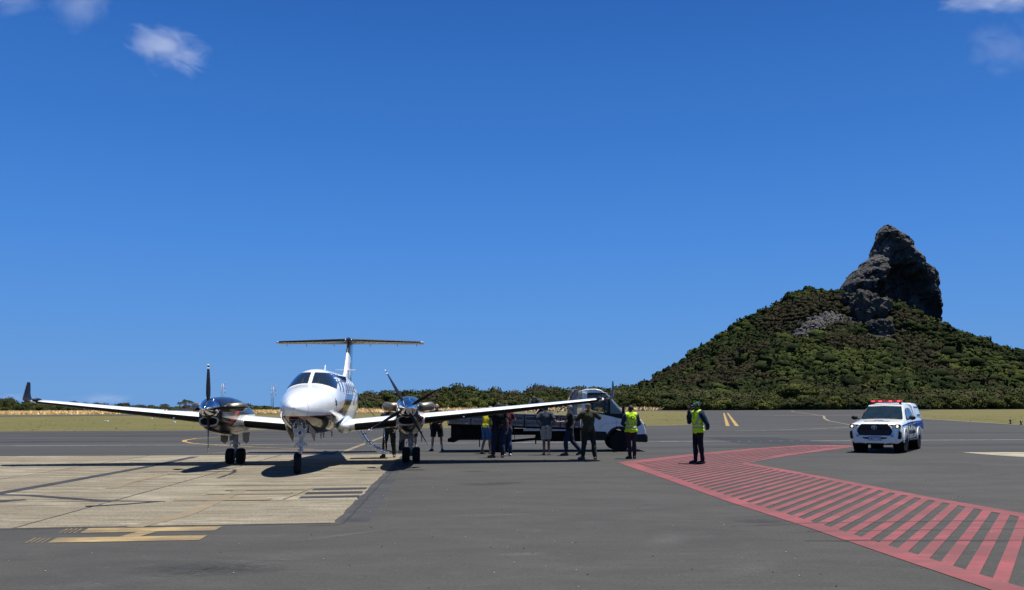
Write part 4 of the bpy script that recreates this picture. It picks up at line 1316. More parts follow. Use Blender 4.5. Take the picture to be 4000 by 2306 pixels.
def patch(outline, offs, n=5):
    """skin patch: outline = 4 corner fn (s,t)->(x,y,z) point on skin"""
    pass
def side_window(cx, cz, w, h, side, name, mat, parent, frame=True, pow_=2.6, off=.006, slant=0.):
    def ring(k, o):
        r = []
        for i in range(24):
            a = 2 * math.pi * i / 24; c_, s_ = math.cos(a), math.sin(a)
            dz = h / 2 * k * math.copysign(abs(s_) ** (2 / pow_), s_)
            x = cx + w / 2 * k * math.copysign(abs(c_) ** (2 / pow_), c_) + slant * dz; z = cz + dz
            r.append((x, side * (fuse_y(x, z) + o), z))
        return r
    mb = MB()
    if frame: mb.loft([ring(1.0, -.01), ring(1.0, off + .004), ring(.88, off)], 1, False, False)
    mb.loft([ring(.9, off - .002), ring(.5, off - .002), ring(.02, off - .002)], 0, True, False)
    return mb.build(name, [mat, A_WHITE], parent, fix=True)
for sd in (1, -1):
    for x in (.78, .22, -.34, -.90, -1.46, -2.0):
        side_window(x, 2.26, .30, .40, sd, 'cabin_window', A_GLASS, plane)
    side_window(1.55, 2.28, .40, .40, sd, 'cockpit_side_window', A_GLASS, plane, True, 4, .006, -.25)
    side_window(2.13, 2.30, .26, .36, sd, 'cockpit_side_window', A_GLASS, plane, True, 3, .006, -.45)
# windscreen panes follow the nose skin
def screen(sgn):
    yi, yo = .055, (.665, .60)
    n, m = 12, 8
    rows_ = []
    for j in range(m + 1):
        v = j / m
        row = []
        for i in range(n + 1):
            s = i / n
            y = yi + (yo[0] * (1 - v) + yo[1] * v - yi) * s
            zlo = 2.315 - .13 * s ** 2.2; zhi = 2.625 - .035 * s ** 2
            # small corner rounding
            z = zlo + (zhi - zlo) * v
            x = fuse_x(y, z)
            row.append(Vector((x, sgn * y, z)))
        rows_.append(row)
    return rows_
for sgn in (1, -1):
    G_ = screen(sgn)
    mb = MB(); m = len(G_) - 1; n = len(G_[0]) - 1
    def nrm(j, i):
        a = G_[min(j + 1, m)][i] - G_[max(j - 1, 0)][i]; b = G_[j][min(i + 1, n)] - G_[j][max(i - 1, 0)]
        q = a.cross(b); q.normalize()
        return q if q.x > 0 else -q
    vs = [G_[j][i] + nrm(j, i) * .012 for j in range(m + 1) for i in range(n + 1)]
    mb.add(vs, [(j * (n + 1) + i, j * (n + 1) + i + 1, (j + 1) * (n + 1) + i + 1, (j + 1) * (n + 1) + i) for j in range(m) for i in range(n)], 0, True)
    w = mb.build('windscreen', A_GLASS, plane)
    # frame
    path = [G_[0][i] for i in range(n + 1)] + [G_[j][n] for j in range(1, m + 1)] + [G_[m][i] for i in range(n - 1, -1, -1)] + [G_[j][0] for j in range(m - 1, 0, -1)]
    path = [p + Vector((.008, 0, 0)) for p in path]
    MB().tube(path + [path[0]], .011, 6, caps=False).build('frame', A_ALU if False else plain('black_window_seal', (.02, .02, .02), .5), w)
    b0 = G_[0][3 if sgn > 0 else 4] + Vector((.04, 0, -.03)); b1 = G_[m - 1][4 if sgn > 0 else 2] + Vector((.05, 0, 0))
    MB().tube([b0, (b0 + b1) / 2 + Vector((.02, 0, 0)), b1], .010, 5).tube([b0 + Vector((0, 0, -.02)), b0 + (b1 - b0) * .35 + Vector((.02, .012, 0))], .014, 5).build('wiper', A_BOOT, w)
# radome joint, pitot tubes, small marks
jr = []
for k in range(41):
    a = 2 * math.pi * k / 40; hw, zt, zb, zc = fsec(5.22); c_, s_ = math.cos(a), math.sin(a)
    jr.append(Vector((5.22, hw * math.copysign(abs(c_) ** (2 / EXPO), c_), zc + (zt - zc if s_ > 0 else zc - zb) * math.copysign(abs(s_) ** (2 / EXPO), s_))))
MB().tube(jr, .0035, 4, caps=False).build('radome_joint', plain('joint_grey', (.35, .35, .35), .5), plane)
for sgn in (-1, 1):
    MB().tube([(4.85, sgn * .12, 1.36), (4.95, sgn * .13, 1.28), (5.12, sgn * .13, 1.28)], .012, 6).build('pitot_tube', A_CHROME, plane)
MB().box((5.42, 0.02, 1.515), (.02, .07, .012)).build('nose_drain', A_BOOT, plane)
# emergency service star on both sides of the nose
for sd in (1, -1):
    mb = MB()
    for a in (0, 60, 120):
        ca, sa = math.cos(R(a + 90)), math.sin(R(a + 90))
        P = []
        for (u_, v_) in ((-.11, -.024), (.11, -.024), (.11, .024), (-.11, .024)):
            x = 3.15 + u_ * ca - v_ * sa; z = 1.80 + u_ * sa + v_ * ca
            P.append((x, sd * (fuse_y(x, z) + .006 + a * .00002), z))
        mb.poly(P)
    mb.build('star_emblem', plain('dark_blue_decal', (.015, .02, .06), .4), plane)
# dorsal antenna + belly antennas
MB().prism([(.25, 2.75), (.0, 2.75), (.05, 2.95), (.12, 2.95)], -.012, .012).build('antenna', A_WHITE, plane)
for (x, y) in ((.9, .1), (-.2, .2), (-1.0, -.15), (1.8, .15)):
    MB().prism([(x + .12, .97), (x - .08, .97), (x - .10, .78), (x - .02, .78)], y - .01, y + .01).build('belly_antenna', A_LINER, plane)

# --- wings
def airfoil(n, t, m_=.02, p_=.4):
    up, lo = [], []
    for i in range(n + 1):
        x = .5 * (1 - math.cos(math.pi * i / n))
        yt = 5 * t * (.2969 * x ** .5 - .126 * x - .3516 * x * x + .2843 * x ** 3 - .1030 * x ** 4)
        yc = m_ / p_ ** 2 * (2 * p_ * x - x * x) if x < p_ else m_ / (1 - p_) ** 2 * (1 - 2 * p_ + 2 * p_ * x - x * x)
        up.append((x, yc + yt)); lo.append((x, yc - yt))
    return up, lo
def wing_ring(y, xle, ch, z, t, inc, scale=1.0, n=18, sub=None):
    up, lo = airfoil(n, t)
    pts = up[::-1] + lo[1:]
    if sub: pts = [p for p in pts if p[0] <= sub]
    out = []
    for (a, b) in pts:
        a_, b_ = (a - .25) * scale + .25, b * scale
        X = xle - a_ * ch * math.cos(inc) - b_ * ch * math.sin(inc)
        Zz = z + b_ * ch * math.cos(inc) - (a_) * ch * math.sin(inc)
        out.append((X, y, Zz))
    return out
WS = [(.55, .95, 2.25, 1.10, .17, .06), (2.62, .93, 2.15, 1.285, .165, .055), (3.2, .83, 2.0, 1.335, .16, .05), (5.8, .56, 1.46, 1.59, .14, .03), (8.52, .30, .92, 1.875, .12, .015)]
def wingsec(y):
    c = [np.interp(y, [w[0] for w in WS], [w[k] for w in WS]) for k in range(1, 6)]
    return c
def wing(side):
    ys_ = list(np.linspace(.55, 8.52, 16))
    mb = MB()
    mb.loft([wing_ring(side * y, *wingsec(y)) for y in ys_], 0, True, True)
    w = mb.build('wing', A_WHITE, plane)
    # black rubber boot round the leading edge: reaches little above, more below
    for (a, b) in ((1.0, 2.2), (3.05, 8.36)):
        rr = []
        for y in np.linspace(a, b, 8):
            xle, ch, z, t, inc = wingsec(y)
            up, lo = airfoil(18, t)
            pts = [p for p in up[::-1] if p[0] <= (.012 if a < 2 else .030)] + [p for p in lo[1:] if p[0] <= (.13 if a < 2 else .2)]
            ring = []
            for (p, q) in pts:
                nn = .004
                X = xle - p * ch * math.cos(inc) - q * ch * math.sin(inc) + nn
                Zz = z + (q + (-.002 if q < 0 else .002)) * ch - p * ch * math.sin(inc)
                ring.append((X, side * y, Zz - (nn if q < 0 else -nn * .5)))
            rr.append(ring)
        MB().loft(rr, 0, True, False, closed=False).build('de_ice_boot', A_BOOT, w, fix=True)
    # aileron and flap joints
    for (a, b, f) in ((3.4, 5.3, .74), (5.4, 8.1, .74)):
        pts = []
        for y in np.linspace(a, b, 5):
            xle, ch, z, t, inc = wingsec(y)
            up, lo = airfoil(18, t); zt_ = np.interp(f, [p[0] for p in up], [p[1] for p in up])
            pts.append((xle - f * ch, side * y, z + zt_ * ch - f * ch * math.sin(inc) + .002))
        MB().tube(pts, .005, 4).build('control_joint', plain('joint_grey', (.35, .35, .35), .5), w)
    for y in (4.2, 5.6, 7.2):
        xle, ch, z, t, inc = wingsec(y)
        MB().prism([(xle - .6 * ch, z - .10), (xle - 1.12 * ch, z - .05), (xle - 1.12 * ch, z + .0), (xle - .6 * ch, z - .02)], side * y - .02, side * y + .02).build('flap_track', A_WHITE, w)
    # winglet
    rr = []
    for (y, xle, ch, z) in ((8.52, .30, .92, 1.875), (8.70, .22, .85, 1.888), (8.82, .12, .72, 1.925), (8.88, .0, .56, 1.99), (8.915, -.14, .42, 2.13), (8.935, -.27, .32, 2.30), (8.945, -.35, .23, 2.44), (8.947, -.40, .16, 2.46)):
        up, lo = airfoil(12, .09, .0)
        k = min(1, max(0, (z - 1.875) / .15)); ang = k * R(86)
        ring = []
        for (a, b) in up[::-1] + lo[1:]:
            ring.append((xle - a * ch, side * (y - b * ch * math.sin(ang)), z + b * ch * math.cos(ang)))
        rr.append(ring)
    MB().loft(rr, 0, True, True).build('winglet', A_BLACKM, w)
    # tip light pod
    MB().ball((.18, side * 8.38, 1.915), (.26, .10, .055), 0, 2).build('tip_light_pod', A_BLACKM, w)
    # thin stall fence lights
    MB().box((.9, side * 4.2, 1.38), (.02, .05, .03)).build('landing_light', A_CHROME, w)
    return w
wing(1); wing(-1)
# wing root fairing
for sd in (1, -1):
    rr = []
    for (x, hw, zt_, zb_) in ((1.75, .02, 1.22, 1.12), (1.45, .10, 1.30, 1.02), (1.0, .20, 1.40, .92), (.2, .22, 1.46, .89), (-.9, .20, 1.36, .90), (-1.8, .08, 1.25, .98), (-2.2, .01, 1.18, 1.08)):
        rr.append([(x, sd * (.66 + hw * math.cos(a) * (1.0 if math.sin(a) < 0 else .8)), (zt_ + zb_) / 2 + (zt_ - zb_) / 2 * math.sin(a)) for a in np.linspace(0, 2 * math.pi, 17)[:-1]])
    MB().loft(rr, 0, True, True).build('root_fairing', A_WHITE, plane)

# --- tail
def fin_mat():
    t = NT('fin_livery')
    tc = t.n.new('ShaderNodeTexCoord'); sp = t.n.new('ShaderNodeSeparateXYZ'); t.link(tc.outputs['Object'], sp.inputs[0])
    X, Z = sp.outputs[0], sp.outputs[2]
    s = t.math('ADD', Z, t.math('MULTIPLY', X, .55))
    top = t.math('GREATER_THAN', t.math('SUBTRACT', Z, t.math('MULTIPLY', t.math('ADD', X, 6.6), .5)), 3.22)
    wv = t.n.new('ShaderNodeMath'); wv.operation = 'SINE'
    t.link(t.math('MULTIPLY', t.math('ADD', t.math('MULTIPLY', Z, .6), X), 13.), wv.inputs[0])
    st = t.math('MULTIPLY', t.math('GREATER_THAN', wv.outputs[0], .45), t.math('MULTIPLY', t.math('GREATER_THAN', Z, 3.15), t.math('LESS_THAN', X, -6.45)))
    m = t.math('MAXIMUM', top, st)
    t.base(t.mix(m, (.79, .79, .78), (.011, .011, .013))); t.set(.18, 0, .5, .5)
    return t.m
rr = []
for (z, xle, ch, t_) in ((2.40, -3.6, 4.0, .030), (2.62, -4.35, 3.25, .055), (2.9, -4.95, 2.55, .085), (3.4, -5.42, 2.15, .085), (4.0, -5.95, 1.75, .085), (4.15, -6.05, 1.65, .085)):
    up, lo = airfoil(14, t_, 0.)
    rr.append([(xle - a * ch, b * ch * 1.05, z) for a, b in up[::-1] + lo[1:]])
fin = MB().loft(rr, 0, True, True).build('fin', fin_mat(), plane)
MB().lathe([(-8.05, .01), (-7.9, .05), (-7.2, .09), (-6.4, .11), (-6.0, .10), (-5.8, .06), (-5.72, .01)], 'X', 16, c=(0, 0, 4.17)).build('bullet_fairing', A_BLACK, fin)
for sd in (1, -1):
    rr = []
    for (y, xle, ch, z, t_) in ((.04, -6.0, 1.45, 4.175, .11), (1.4, -6.32, 1.14, 4.16, .10), (2.72, -6.62, .82, 4.14, .09), (2.80, -6.72, .68, 4.14, .07)):
        up, lo = airfoil(12, t_, 0.)
        rr.append([(xle - a * ch, sd * y, z + b * ch - a * ch * .05) for a, b in up[::-1] + lo[1:]])
    s_ = MB().loft(rr, 0, True, True).build('tailplane', A_WHITE, plane)
    rr2 = []
    for y in np.linspace(.12, 2.68, 6):
        xle = np.interp(y, [.04, 1.4, 2.72], [-6.0, -6.32, -6.62]); ch = np.interp(y, [.04, 2.72], [1.45, .82]); z = np.interp(y, [.04, 2.72], [4.175, 4.14])
        up, lo = airfoil(14, .105, 0.)
        pts = [p for p in up[::-1] if p[0] <= .07] + [p for p in lo[1:] if p[0] <= .09]
        rr2.append([(xle - a * ch + .004, sd * y, z + b * ch * 1.10 - a * ch * .05 + .004) for a, b in pts])
    MB().loft(rr2, 0, True, False, closed=False).build('de_ice_boot', A_BOOT, s_)
    for y in (.7, 1.75, 2.5):
        MB().tube([(-7.3, sd * y, 4.08), (-7.6, sd * y, 4.04)], .012, 5).build('hinge', A_LINER, s_)
    MB().box((-5.35, sd * .22, 3.02), (.22, .30, .022)).build('logo_light', A_WHITE, fin, bevel=.008)
    MB().prism([(-4.4, 1.62), (-6.9, 2.02), (-7.0, 1.55), (-6.6, 1.45)], sd * .22 - .012, sd * .22 + .012).build('ventral_strake', A_WHITE, plane)
    oval = [(-5.95 + .13 * math.cos(a), 3.12 + .20 * math.sin(a)) for a in np.linspace(0, 2 * math.pi, 21)[:-1]]
    MB().prism(oval, sd * .100, sd * .106).build('oval_emblem', A_BLACK, fin)
    oval = [(-5.92 + .055 * math.cos(a), 3.12 + .13 * math.sin(a)) for a in np.linspace(0, 2 * math.pi, 15)[:-1]]
    MB().prism(oval, sd * .106, sd * .110).build('oval_emblem', plain('emblem_grey', (.3, .3, .32), .4), fin)

# --- engines
def nac_mat():
    t = NT('nacelle_livery')
    tc = t.n.new('ShaderNodeTexCoord'); sp = t.n.new('ShaderNodeSeparateXYZ'); t.link(tc.outputs['Object'], sp.inputs[0])
    X, Z = sp.outputs[0], sp.outputs[2]
    q = t.math('ADD', X, t.math('MULTIPLY', t.math('SUBTRACT', Z, 1.3), 2.0))       # front of the white sweep
    whitez = t.math('MULTIPLY', t.math('LESS_THAN', q, 1.75), t.math('GREATER_THAN', Z, 1.17))
    redz = t.math('MULTIPLY', t.math('MULTIPLY', t.math('LESS_THAN', q, 2.35), t.math('GREATER_THAN', q, 1.95)), t.math('GREATER_THAN', Z, 1.2))
    hi = t.math('LESS_THAN', t.math('ADD', Z, t.math('MULTIPLY', redz, -.22)), 1.46)
    c = t.mix(t.math('MULTIPLY', whitez, hi), (.009, .0095, .012), (.76, .76, .75))
    c = t.mix(t.math('MULTIPLY', redz, hi), c, (.42, .04, .015))
    t.base(c); t.set(.22, 0, .4, .3)
    return t.m
A_NAC = nac_mat()
PITCH = {1: 30, -1: 2}
for sd in (1, -1):
    y0 = sd * 2.62
    NX = [-2.1, -1.6, -.8, 0, .8, 1.6, 2.2, 2.7, 3.0, 3.12]
    NH = [.04, .22, .35, .40, .415, .41, .385, .345, .30, .275]
    NT_ = [1.38, 1.50, 1.70, 1.85, 1.94, 1.975, 1.965, 1.93, 1.895, 1.87]
    NB = [1.28, 1.15, .96, .87, .86, .90, .96, 1.03, 1.10, 1.15]
    rr = []
    for x in np.linspace(-2.1, 3.12, 34):
        hw, zt_, zb_ = (hermite(NX, a, x) for a in (NH, NT_, NB))
        zc = (zt_ + zb_) / 2 + .04
        rr.append([(x, y0 + hw * math.copysign(abs(math.cos(a)) ** (2 / 2.4), math.cos(a)), zc + ((zt_ - zc) if math.sin(a) > 0 else (zc - zb_)) * math.copysign(abs(math.sin(a)) ** (2 / 2.4), math.sin(a))) for a in np.linspace(0, 2 * math.pi, 33)[:-1]])
    nac = MB().loft(rr, 0, True, True).build('engine_nacelle', A_NAC, plane)
    # chin intake: polished lip round a dark mouth
    lip = [(3.19 - .05 * abs(math.cos(a)), y0 + .235 * math.copysign(abs(math.cos(a)) ** .8, math.cos(a)), 1.315 + (.115 if math.sin(a) > 0 else .125) * math.copysign(abs(math.sin(a)) ** .85, math.sin(a))) for a in np.linspace(0, 2 * math.pi, 33)]
    MB().tube(lip, .030, 8, caps=False).build('intake_lip', plain('brushed_lip', (.30, .27, .24), .22, .9, var=.15), nac)
    MB().lathe([(3.155, .001), (3.155, 1.0)], 'X', 28).build('intake_mouth', plain('intake_black', (.004, .004, .004), .9), nac, loc=(0, y0, 1.315)).scale = (1, .225, .115)
    nac.children[-1].location.x = 0
    # chrome fore ring behind the spinner
    MB().lathe([(3.10, .26), (3.135, .275), (3.16, .262), (3.17, .24)], 'X', 32, c=(0, y0, 1.645)).build('front_ring', A_CHROME, nac)
    for s2 in (1, -1):
        MB().tube([(2.50, y0 + s2 * .28, 1.67), (2.47, y0 + s2 * .46, 1.675), (2.38, y0 + s2 * .56, 1.69), (2.22, y0 + s2 * .62, 1.69), (2.02, y0 + s2 * .645, 1.685)], [.120, .116, .116, .122, .108], 16, flat=(1, 1.0), caps=True).build('exhaust_stack', A_STEEL, nac)
        MB().lathe([(0, .001), (0, .075)], 'X', 16).build('stack_opening', A_DARK, nac, loc=(2.012, y0 + s2 * .645, 1.685))
    # spinner and blades
    sp = MB().lathe([(3.16, .01), (3.17, .235), (3.24, .238), (3.34, .225), (3.45, .19), (3.56, .135), (3.66, .072), (3.72, .028), (3.735, .001)], 'X', 36, c=(0, y0, 1.645)).build('spinner', A_CHROME, plane)
    for b in range(4):
        ang = R(PITCH[sd] + 90 * b)
        rad = Vector((0, math.cos(ang), math.sin(ang))); tan = Vector((0, -math.sin(ang), math.cos(ang)))
        rr = []; tips = []
        for (r_, ch, th, tw) in ((.17, .075, .07, 70), (.26, .085, .06, 55), (.36, .14, .042, 40), (.55, .18, .028, 25), (.80, .19, .019, 14), (1.0, .17, .013, 9), (1.12, .145, .010, 7), (1.185, .10, .006, 6)):
            t_ = R(tw)
            e1 = Vector((1, 0, 0)) * math.cos(t_) + tan * math.sin(t_)
            e2 = -Vector((1, 0, 0)) * math.sin(t_) + tan * math.cos(t_)
            cc = Vector((3.255, y0, 1.645)) + rad * r_
            rr.append([cc + e1 * ch / 2 * math.cos(a) + e2 * th / 2 * math.sin(a) for a in np.linspace(0, 2 * math.pi, 15)[:-1]])
        bl = MB().loft(rr, 0, True, True)
        o = bl.build('blade', [plain('blade_dark_grey', (.010, .0105, .012), .55, spec=.25, var=.2)], sp)
        for (ra, rb_) in ((1.05, 1.09), (1.135, 1.18)):
            q = []
            for r_ in (ra, rb_):
                ch = np.interp(r_, [1.0, 1.12, 1.185], [.17, .145, .10]) + .004; th = np.interp(r_, [1.0, 1.12, 1.185], [.012, .009, .006]) + .004
                cc = Vector((3.255, y0, 1.645)) + rad * r_
                t_ = R(7); e1 = Vector((1, 0, 0)) * math.cos(t_) + tan * math.sin(t_); e2 = -Vector((1, 0, 0)) * math.sin(t_) + tan * math.cos(t_)
                q.append([cc + e1 * ch / 2 * math.cos(a) + e2 * th / 2 * math.sin(a) for a in np.linspace(0, 2 * math.pi, 15)[:-1]])
            MB().loft(q, 0, True, True).build('tip_stripe', plain('white_tip_paint', (.7, .7, .7), .4), sp)
    # main gear
    leg = MB().tube([(.05, y0, .95), (.0, y0, .50)], .075, 12).tube([(.0, y0, .52), (-.02, y0, .22)], .045, 10).tube([(-.02, y0 - .13, .225), (-.02, y0 + .13, .225)], .04, 8)
    leg.tube([(-.10, y0, .60), (-.17, y0, .42), (-.06, y0, .26)], .018, 6).tube([(.35, y0 + .1, .95), (.04, y0 + .03, .58)], .028, 8).box((.07, y0, .62), (.06, .22, .05)).tube([(.09, y0 - .12, .62), (.09, y0 - .15, .55)], .015, 6).tube([(.09, y0 + .12, .62), (.09, y0 + .15, .55)], .015, 6)
    leg.tube([(.08, y0 + .035, .95), (.07, y0 + .05, .55), (.03, y0 + .03, .3)], .008, 5)
    lg = leg.build('main_gear_leg', A_GREY, plane)
    for s2 in (1, -1):
        yy_ = y0 + s2 * .155
        MB().lathe([(-.10, .13), (-.112, .19), (-.095, .220), (-.04, .232), (.04, .232), (.095, .220), (.112, .19), (.10, .13)], 'Y', 28, c=(-.02, yy_, .232)).build('tyre', A_TYRE, lg)
        MB().lathe([(-.075, .01), (-.06, .07), (-.07, .135), (.07, .135), (.06, .07), (.075, .01)], 'Y', 20, c=(-.02, yy_, .232)).build('wheel_rim', A_RIM, lg)
        # open gear doors either side of the leg
        MB().prism([(.55, .93), (-.35, .93), (-.30, .66), (.0, .60), (.50, .70)], y0 + s2 * .31, y0 + s2 * .325).build('gear_door', A_LINER, plane).rotation_euler = (0, 0, 0)
    MB().prism([(y0 - .33 * 1, .90), (y0 - .33 + .02, .66), (y0 - .06, .70), (y0 - .06, .92)], -.55, -.53, 'X').build('gear_door', A_LINER, plane)
# --- nose gear with landing light plate
ng = MB().tube([(4.42, .02, 1.30), (4.42, .02, .66)], .055, 12).tube([(4.42, .02, .72), (4.42, .02, .50)], .036, 10)
ng.tube([(4.42, .02, .52), (4.41, -.06, .47), (4.38, -.13, .38), (4.36, -.135, .20)], [.04, .035, .03, .03], 8).tube([(4.37, -.14, .262), (4.37, -.02, .262)], .022, 8)
ng.box((4.45, .02, .74), (.07, .19, .10)).box((4.45, .02, .60), (.06, .13, .05)).tube([(4.50, .02, .66), (4.56, .02, .58), (4.48, .02, .51)], .014, 6)
ng.tube([(4.44, .12, .76), (4.44, .17, .74), (4.44, .17, .68)], .014, 6).tube([(4.44, -.08, .76), (4.44, -.13, .72), (4.44, -.13, .66)], .014, 6)
ng.tube([(4.0, .02, 1.2), (4.42, .02, .85)], .026, 8)
n_ = ng.build('nose_gear_leg', A_GREY, plane)
STEER = Matrix.Translation((4.42, 0, 0)) @ Matrix.Rotation(R(11), 4, 'Z') @ Matrix.Translation((-4.42, 0, 0))
MB().lathe([(-.085, .15), (-.095, .21), (-.08, .245), (-.04, .262), (.04, .262), (.08, .245), (.095, .21), (.085, .15)], 'Y', 30, c=(4.37, -.055, .262)).build('tyre', A_TYRE, n_).data.transform(STEER)
MB().lathe([(-.07, .01), (-.05, .08), (-.07, .152), (.085, .152), (.055, .12), (.04, .06), (.06, .01)], 'Y', 24, c=(4.37, -.055, .262)).build('wheel_rim', A_RIM, n_).data.transform(STEER)
pl_ = MB().prism([(-.205, 1.33), (-.15, 1.06), (-.10, .93), (.14, .93), (.19, 1.06), (.245, 1.33), (.10, 1.275), (.02, 1.265), (-.06, 1.275)], 4.60, 4.62, 'X').build('light_plate', A_GREY, n_)
for (yy_, zz_) in ((-.085, 1.185), (.125, 1.185), (.02, 1.035)):
    MB().lathe([(4.625, .062), (4.645, .066), (4.65, .054), (4.632, .050)], 'X', 20, c=(0, yy_, zz_)).build('lamp_ring', A_CHROME, n_)
    MB().lathe([(4.63, .001), (4.635, .050)], 'X', 20, c=(0, yy_, zz_)).build('lamp_lens', plain('lamp_glass', (.10, .10, .11), .05, .6), n_)
# nose bay and its doors
MB().box((4.2, 0, 1.14), (.8, .40, .16)).build('nose_gear_bay', A_DARK, plane)
for sd in (1, -1):
    MB().prism([(4.85, 1.24), (3.85, 1.06), (3.75, .92), (3.9, .80), (4.75, 1.08)], sd * .27, sd * .285).build('nose_gear_door', A_PRIMER, plane).rotation_euler = (0, 0, 0)
    MB().tube([(4.4, sd * .1, 1.22), (4.4, sd * .27, 1.0)], .014, 6).build('door_link', A_CHROME, plane)

# --- open airstair door on the port side
prof = [(.80, .98), (.90, .80), (1.03, .60), (1.20, .42), (1.42, .28), (1.66, .20), (1.80, .19)]
def stair_strip(off, x0, x1, th):
    mb = MB(); rr = []
    for i, (y, z) in enumerate(prof):
        a = prof[max(0, i - 1)]; b = prof[min(len(prof) - 1, i + 1)]
        d = Vector((0, b[0] - a[0], b[1] - a[1])).normalized(); nn = Vector((0, -d.z, d.y))
        p = Vector((0, y, z)) + nn * off
        rr.append([p + Vector((x0, 0, 0)), p + Vector((x1, 0, 0)), p + nn * th + Vector((x1, 0, 0)), p + nn * th + Vector((x0, 0, 0))])
    return mb.loft(rr, 0, False, True)
door = stair_strip(-.045, -2.75, -2.0, .045).build('airstair_door', A_WHITE, plane)
stair_strip(.001, -2.68, -2.07, .02).build('tread_strip', A_BOOT, door)
for x in (-2.74, -2.02):
    MB().tube([(x, y + .02, z + .035) for y, z in prof], .018, 8).build('side_rail', A_CHROME, door)
for i, t_ in enumerate((.2, .42, .64, .86)):
    y = np.interp(t_, np.linspace(0, 1, 7), [p[0] for p in prof]); z = np.interp(t_, np.linspace(0, 1, 7), [p[1] for p in prof])
    MB().box((-2.375, y + .05, z + .045), (.60, .12, .02)).build('step', A_BOOT, door)
MB().tube([(-1.98, .86, 2.0), (-1.98, 1.72, .88)], .011, 6).build('hand_cable', A_BOOT, door)
MB().tube([(-1.98, .98, .88), (-1.98, 1.66, .98)], .013, 6).tube([(-1.98, 1.66, .98), (-1.98, 1.70, .26)], .012, 6).build('hand_rail', A_CHROME, door)
side_window(-2.38, 1.62, .70, 1.15, 1, 'door_opening', A_DARK, plane, False, 6, .004)
# ------------------------------------------------------------------ flatbed lorry
V_WHITE = gloss('lorry_white_paint', (.70, .74, .73), .25, .5, .12)
V_BLACKP = plain('black_plastic', (.012, .012, .012), .6, spec=.25, var=.25)
V_CHASSIS = plain('chassis_black', (.008, .0075, .007), .85, spec=.12, var=.4)
V_TYRE = plain('lorry_tyre', (.013, .0125, .012), .9, spec=.15, var=.25)
V_WOODG = plain('weathered_grey_boards', (.17, .165, .16), .75, var=.4, scale=3, bump=.3)
V_SLAT = plain('painted_slats', (.055, .060, .075), .5, var=.35, scale=4)
V_POST = plain('weathered_post', (.30, .28, .27), .8, var=.3, scale=4)
V_STEEL = plain('scuffed_steel', (.45, .45, .45), .45, .6, var=.3)
V_GLASS = NT('vehicle_glass')
V_GLASS.base((.02, .035, .035)); V_GLASS.set(.02, 0, .6)
V_GLASS.b.inputs['Alpha'].default_value = .32
V_GLASS = V_GLASS.m
V_GLASSD = plain('dark_vehicle_glass', (.012, .022, .026), .03, 0, .8, .5, var=.2, scale=3)
V_HUB = plain('wheel_steel', (.20, .20, .20), .5, .5, var=.3)

LX, LY = 3.98, 34.35
lorry = empty('flatbed_lorry', (LX, LY, 0), 0, 'white cab flatbed lorry parked side on behind the right wing, with slatted drop sides', 'lorry')
arch = [(.50 * math.cos(a), .40 + .50 * math.sin(a)) for a in np.linspace(math.pi - .75 + .3, .75 - .3, 13)]
arch = [(x, max(z, .62)) for x, z in arch]
lower = [(-1.39, .76), (-1.39, 1.50), (-1.19, 1.48), (-.64, 1.385), (.12, 1.20), (.20, 1.33), (.42, 1.33), (.66, 1.27), (.80, 1.17), (.90, 1.02), (.955, .80), (.97, .62), (.52, .62)] + arch[::-1] + [(-.52, .72)]
body = MB().prism(lower, -.98, .98)
cab = body.build('cab_body', V_WHITE, lorry, bevel=.035, seg=3)
MB().prism([(-1.39, 2.19), (-1.385, 2.27), (-1.2, 2.315), (-.85, 2.32), (-.65, 2.27), (-.52, 2.16), (-.56, 2.13), (-1.2, 2.15)], -.90, .90).build('roof', V_WHITE, lorry, bevel=.03, seg=3)
